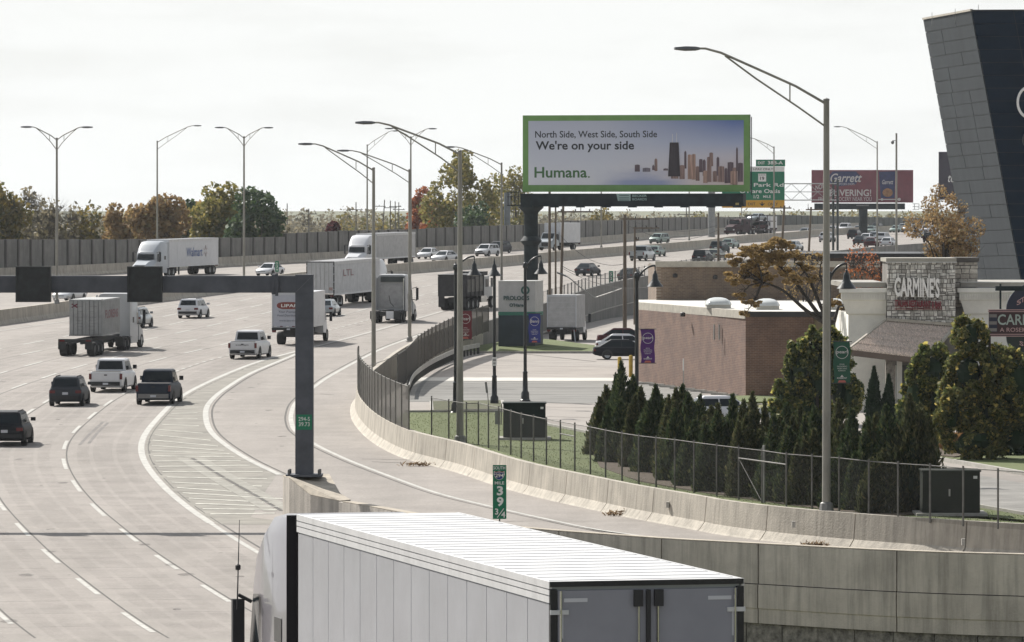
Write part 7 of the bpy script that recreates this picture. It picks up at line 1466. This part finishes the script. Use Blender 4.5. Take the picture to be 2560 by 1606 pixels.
for b_ in B:
    for _ in range(12):
        d = rng.normal(size=3); d /= np.linalg.norm(d); k_ = rng.uniform(.3, 1.05); q = rng.uniform(.14, .3) * b_[3]; SB.append((b_[0] + d[0] * b_[3] * k_, b_[1] + d[1] * b_[4] * k_, b_[2] + d[2] * b_[5] * k_, q * 1.3, q * 1.3, q * .6))
B = SB
link_mesh('crown', leaf_mesh('crown', blobs_pts(B, 21000, rng, .2), None, .05, 1.3, rng), LM_LOC, t)['kind'] = 'stuff'
def bush(label, lobes, Y, m, nl, ls, seed, name='tall_shrub', cat='shrub', shell=.8, trunk=True, group=None):
    """lobes: (px, py, rpx_x, rpx_z)"""
    rng = np.random.default_rng(seed); s = Y / F; cx = sum(l[0] for l in lobes) / len(lobes); b = Vector(((cx - CX) * s, Y, ZG)); t = thing(name, label, cat, b, 0, group)
    B = [((px - cx) * s, rng.uniform(-.3, .3) * rx * s, CZ - (py - HY) * s - ZG, rx * s, rx * s * .9, rz * s) for px, py, rx, rz in lobes]
    SB = []
    for b_ in B:
        for _ in range(26):
            d = rng.normal(size=3); d /= np.linalg.norm(d); q = rng.uniform(.16, .30) * min(b_[3], b_[5]) ; k_ = rng.uniform(.74, 1.0); SB.append((b_[0] + d[0] * b_[3] * k_, b_[1] + d[1] * b_[4] * k_, b_[2] + d[2] * b_[5] * k_, q, q, q * 1.25))
    n = int(nl * 2.0); w = blobs_pts(SB, n, rng, .4); w = w + rng.normal(size=w.shape) * .05; w = w[w[:, 2] > .05]
    link_mesh('foliage', leaf_mesh('foliage', w, None, ls, 1.2, rng), m, t)['kind'] = 'stuff'
    if trunk: MB().tube([(0, 0, -.1), (0, 0, max(b_[2] for b_ in B))], [.12, .05], 6).build('trunk', M_BARKD, t)
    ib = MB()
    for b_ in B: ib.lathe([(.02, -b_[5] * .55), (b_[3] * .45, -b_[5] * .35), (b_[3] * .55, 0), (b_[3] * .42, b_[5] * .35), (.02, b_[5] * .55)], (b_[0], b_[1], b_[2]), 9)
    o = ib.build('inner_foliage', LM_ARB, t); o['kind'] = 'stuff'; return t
bush('large rounded green shrub, sun gold put into its leaf colour, left of the tallest light pole', [(1975, 965, 36, 80), (1960, 1010, 30, 60), (2030, 880, 32, 55), (2000, 915, 38, 70), (2048, 940, 42, 110), (2100, 960, 40, 105), (2125, 1000, 30, 70), (2070, 850, 30, 30), (2020, 1010, 45, 70), (2100, 880, 30, 40)], 272, LM_MAG, 13000, .085, 21)
bush('large dark rounded shrub in front of the tiled canopy', [(2330, 930, 52, 68), (2290, 985, 45, 80), (2350, 1000, 55, 90), (2280, 1040, 36, 50), (2370, 940, 30, 50), (2320, 1050, 60, 45)], 243, LM_MAG, 11000, .08, 22)
bush('large leafy green tree, sun gold put into its leaf colour, at the right picture edge below the hanging sign', [(2425, 840, 44, 56), (2480, 925, 65, 68), (2420, 930, 55, 70), (2540, 960, 70, 110), (2400, 1010, 60, 80), (2480, 1050, 85, 90), (2370, 1040, 45, 70), (2440, 1100, 90, 45), (2540, 1090, 60, 60), (2600, 1000, 70, 100), (2520, 925, 45, 50)], 232, LM_BIG, 22000, .075, 23, 'leafy_tree', 'tree', shell=.7)
bush('low dark shrubs under the leafy tree at the right edge', [(2440, 1120, 60, 24), (2520, 1122, 60, 22), (2590, 1124, 50, 22)], 236, LM_ARB, 4000, .06, 24, 'low_shrub', trunk=False)
def cone_plant(name, label, cat, base, H, r, m, n, seed, group, lobes=3, tip=1.0, ls=.05):
    rng = np.random.default_rng(seed); t = thing(name, label, cat, base, 0, group); P = []; D_ = []
    cone = [(0, 0, 1.0, .62 if lobes else 1.0)] + [(rng.uniform(-.75, .75) * r, rng.uniform(-.5, .5) * r, rng.uniform(.55, .93), rng.uniform(.28, .5)) for _ in range(lobes)]
    for (ox, oy, hk, rk) in cone:
        k = int(n * hk * rk / sum(c[2] * c[3] for c in cone)); z = rng.uniform(0.01, 1, size=k) ** 1.15; a = rng.uniform(0, 2 * np.pi, size=k)
        prof = np.where(z < .3, .85 + z * .5, np.clip((1 - z) / .7, 0, 1) ** .8) * (1 + .22 * np.sin(3 * a + z * 9 + ox * 5) + .13 * np.sin(7 * a - z * 14)); rr = r * rk * prof * rng.uniform(.62, 1.05, size=k); P.append(np.stack([ox * (1 - z * .3) + rr * np.cos(a), oy + rr * np.sin(a), z * H * hk], 1)); D_.append(np.stack([np.cos(a) * .45, np.sin(a) * .45, np.ones(k)], 1))
    P = np.concatenate(P); D_ = np.concatenate(D_); link_mesh('foliage', leaf_mesh('foliage', P, D_, ls, 3.4, rng, .35), m, t)['kind'] = 'stuff'
    MB().tube([(0, 0, -.1), (0, 0, H * .9)], [.10, .02], 6).build('trunk', M_BARKD, t)
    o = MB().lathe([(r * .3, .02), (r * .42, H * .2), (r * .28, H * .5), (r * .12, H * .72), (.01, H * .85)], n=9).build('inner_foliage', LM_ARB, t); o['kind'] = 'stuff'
    return t
BL_ = [(1480, 1130), (1510, 1142), (1600, 1176), (1700, 1204), (1772, 1226), (1900, 1248), (2050, 1266), (2240, 1288)]; TP = [(1500, 990), (1530, 940), (1553, 905), (1602, 957), (1639, 964), (1690, 974), (1750, 972), (1795, 1000), (1832, 988), (1881, 983), (1934, 1029), (1966, 992), (2035, 1020), (2095, 1000), (2170, 1030), (2214, 1015), (2274, 988)]
JP = [1515, 1553, 1585, 1602, 1639, 1665, 1690, 1720, 1750, 1795, 1832, 1858, 1881, 1934, 1966, 2000, 2035, 2065, 2095, 2130, 2170, 2190, 2214, 2250, 2274]
for i, x_ in enumerate(JP):
    back = i % 3 == 2; yb = lerp_t(BL_, min(x_, 2240)) - (38 if back else 6); p = gd(x_, yb); yt = lerp_t(TP, x_) + (12 if (i % 2 and x_ not in (1553, 2214, 1881, 1832)) else 0) + (18 if back else 0); H = (yb - yt) * p.y / F
    where = ['first juniper of the hedge, low, by the grass end', 'tallest sharp-tipped juniper near the left end of the hedge', 'juniper hidden behind the tallest sharp-tipped one', 'third juniper tip from the left in the hedge', 'juniper in front of the gap left of the black lamp post', 'juniper standing in the back row near the purple banner', 'juniper before the foot of the purple banner lamp', 'juniper left of the parked pale sedan roof', 'juniper before the front of the parked pale sedan', 'back-row juniper right of the parked pale sedan', 'juniper with a forked tip below the brick wall middle', 'juniper just right of the forked-tip one', 'slim high juniper tip below the brick building corner', 'juniper with a low top after the slim high tip', 'juniper in front of the small yellow lawn', 'low juniper left of the double gate post', 'juniper behind the double gate post', 'back-row juniper left of the tallest light pole', 'juniper just right of the tallest light pole', 'juniper before the left narrow arborvitae', 'low juniper between the two narrow arborvitae', 'juniper hidden in the last thick clump', 'pointed juniper left of the widest one', 'back-row juniper behind the widest one', 'widest juniper at the right end beside the olive cabinet'][i]
    cone_plant('juniper_tree', where, 'juniper', p, H, (.98 if x_ not in (2274, 2214) else 1.2) * (.9 + .25 * ((i * 37) % 10) / 10), LM_JUN if i % 3 else LM_JUN2, 11500, 100 + i, 'junipers of the hedge behind the wire fence', 9, ls=.036)
patch('mulch_and_shade_bed', [(1490, 1105), (1700, 1150), (2000, 1215), (2262, 1250), (2285, 1292), (2230, 1298), (2098, 1284), (1905, 1258), (1735, 1233), (1597, 1208), (1500, 1172), (1478, 1130)], MAT['mulch'], .085)  # hedge shadow painted on the ground in the mulch colour, out to the fence
cone_src = [o for o in bpy.data.objects if o.name.startswith('juniper_tree')]
for i in range(26):
    x_ = 1500 + 30 * i + 9 * math.sin(i * 2.3); yb = lerp_t(BL_, min(x_, 2240)) - (16 if i % 2 else -2); p = gd(x_, yb); c_ = copy_tree(cone_src[(i * 7) % 24]); c_.location = p; c_.rotation_euler.z = i * 1.7
    k_ = .84 + .09 * math.sin(i * 3.1); c_.scale = (k_ * 1.3, k_ * 1.3, k_); 
    ORD = 'first second third fourth fifth sixth seventh eighth ninth tenth eleventh twelfth thirteenth fourteenth fifteenth sixteenth seventeenth eighteenth'.split(); FX = [q[0] for q in fp[9:]]; kk = min(range(18), key=lambda j: abs(FX[j] - x_)); c_['label'] = 'short %s-row juniper just %s the %s fence post from the dark green cabinet' % ('back' if i % 2 else 'front', 'left of' if x_ < FX[kk] else 'right of', ORD[kk])
for x_, yt, w_, lab in ((2185, 918, 44, 'narrow dark arborvitae nearer the tallest light pole'), (2222, 938, 38, 'narrow dark arborvitae beside the dark rounded shrub')):
    p = gd(x_, 1075); cone_plant('arborvitae', lab, 'arborvitae', p, (1075 - yt) * p.y / F, w_ * p.y / F / 2, LM_ARB, 5000, 300 + x_, 'narrow arborvitae pair', 0, ls=.03)
b = Vector(((2160 - CX) * 330 / F, 330, ZG)); tree('bare_tree', 'twiggy brown nearly bare tree behind the cream restaurant wing', b, CZ - (600 - HY) * 330 / F - ZG, 1.9, LM_RUST, nl=900, ls=.06, trunk=.16, h0=.45, nb=16, seed=61, bare=26, bark=M_BARKD)
b = Vector(((2010 - CX) * 345 / F, 345, ZG)); tree('bare_tree', 'dark twiggy tree between the locust and the tallest light pole', b, CZ - (612 - HY) * 345 / F - ZG, 1.6, LM_LOC, nl=500, ls=.06, trunk=.14, h0=.45, nb=12, seed=62, bare=24, bark=M_BARKD)
b = Vector(((2350 - CX) * 400 / F, 400, ZG)); tree('oak_tree', 'golden brown tree with dark branches in front of the slanted tower edge', b, CZ - (445 - HY) * 400 / F - ZG, 2.9, LM_ORANGE, nl=5200, ls=.085, trunk=.2, h0=.42, nb=26, seed=63, bare=14, bark=M_BARKD, br=(.18, .3), lean=(.3, 0), shell=.2)
# ornamental grasses and flowers in the bed
M_GT = leafmat('dry_grass', (.22, .12, .05), (.42, .27, .13), trans=.4); M_GG = leafmat('green_clump', (.05, .08, .02), (.12, .14, .04), trans=.3)
for i, (px_, py_, r_, h_, m_, lab) in enumerate([(2345, 1128, .32, .55, M_GT, 'orange ornamental grass clump by the last juniper'), (2365, 1134, .3, .45, M_GT, 'second orange grass clump from the last juniper'), (2386, 1140, .3, .35, M_GG, 'low green clump in the middle of the mulch bed'), (2405, 1134, .35, .4, M_GG, 'green clump right of the middle of the mulch bed'), (2432, 1140, .35, .45, M_GT, 'straw coloured grass clump at the right end of the mulch bed'), (2400, 1118, .4, .6, M_GT, 'tall pale grass behind the green clumps')]):
    p = gd(px_, py_); rng = np.random.default_rng(400 + i); n = 700; a = rng.uniform(0, 2 * np.pi, n); rr = rng.uniform(0, 1, n) ** .5 * r_; z = rng.uniform(0.05, 1, n); P = np.stack([rr * np.cos(a) * (.4 + z), rr * np.sin(a) * (.4 + z), z * h_ * (1 - .4 * rr / r_)], 1); D_ = np.stack([np.cos(a) * .5, np.sin(a) * .5, np.ones(n)], 1)
    o = link_mesh('grass_clump', leaf_mesh('grass_clump', P, D_, .03, 4, rng, .3), m_, None); o.location = p + Vector((0, 0, .18)); tag(o, lab, 'plant', 'clumps in the mulch bed')
# turf blades on the near verge so that it does not read as a flat sheet
rng = np.random.default_rng(9); n = 12000; V_ = []
gx0 = np.array([(p.x, p.y) for p in g1]); 
yy = rng.uniform(182, 286, n * 2); xl = np.array([XofY([Vector((a, b_, 0)) for a, b_ in []] or BAR_near, y) for y in np.linspace(180, 290, 200)]); xl = np.interp(yy, np.linspace(180, 290, 200), xl) + .7
g1s = sorted([(p.y, p.x) for p in g1[1:]]); xr = np.interp(yy, [a for a, _ in g1s], [b_ for _, b_ in g1s]); xx_ = xl + (xr - xl) * rng.uniform(0, 1, n * 2); ok = (xr > xl + .2); P = np.stack([xx_, yy, np.full_like(yy, ZG + .07)], 1)[ok][:n]
o = link_mesh('grass', leaf_mesh('grass', P, np.tile([0, 0, 1.0], (len(P), 1)), .013, 2.6, rng, .5), leafmat('turf_blades', (.08, .105, .03), (.10, .13, .038), (.13, .14, .055), trans=.3), None); tag(o, 'short lawn grass blades on the verge behind the ramp barrier', kind='stuff')
# fallen twigs and weeds at the foot of the barrier
for i, (px_, py_, lab) in enumerate([(1046, 1166, 'dry weed tuft growing at the barrier joint left of the mile marker'), (1544, 1290, 'dry weed tuft at the barrier joint right of the mile marker'), (2040, 1368, 'dry weed tuft at the barrier joint near the tallest light pole')]):
    p = rd(px_, py_); rng = np.random.default_rng(500 + i); n = 90; P = rng.normal(size=(n, 3)) * [.3, .08, .06]; P[:, 2] = np.abs(P[:, 2]) + .03; o = link_mesh('weed_tuft', leaf_mesh('weed_tuft', P, None, .028, 5, rng), leafmat('dry_weed', (.16, .11, .07), (.30, .22, .14)), None); o.location = (p.x, p.y, CZ - 12.0 + .02 if p.y < 200 else zr(p.y) + .02); tag(o, lab, 'weed', 'weeds along the ramp barrier')

# ============================================================ THIN AUTUMN HAZE
hb = MB(); hb.box(-900, 1500, -20, 4000, -5.2, 48); hz = hb.build('haze', None); hz['kind'] = 'stuff'
hm = bpy.data.materials.new('thin_air_haze'); hm.use_nodes = True; t_ = hm.node_tree; t_.nodes.clear(); oo = t_.nodes.new('ShaderNodeOutputMaterial'); pv = t_.nodes.new('ShaderNodeVolumePrincipled')
pv.inputs['Color'].default_value = (.90, .95, 1.0, 1); pv.inputs['Density'].default_value = 0.000045; pv.inputs['Anisotropy'].default_value = 0.3; t_.links.new(pv.outputs[0], oo.inputs['Volume']); hz.data.materials.append(hm)
tag(hz, 'thin pale haze lying over the whole highway scene')
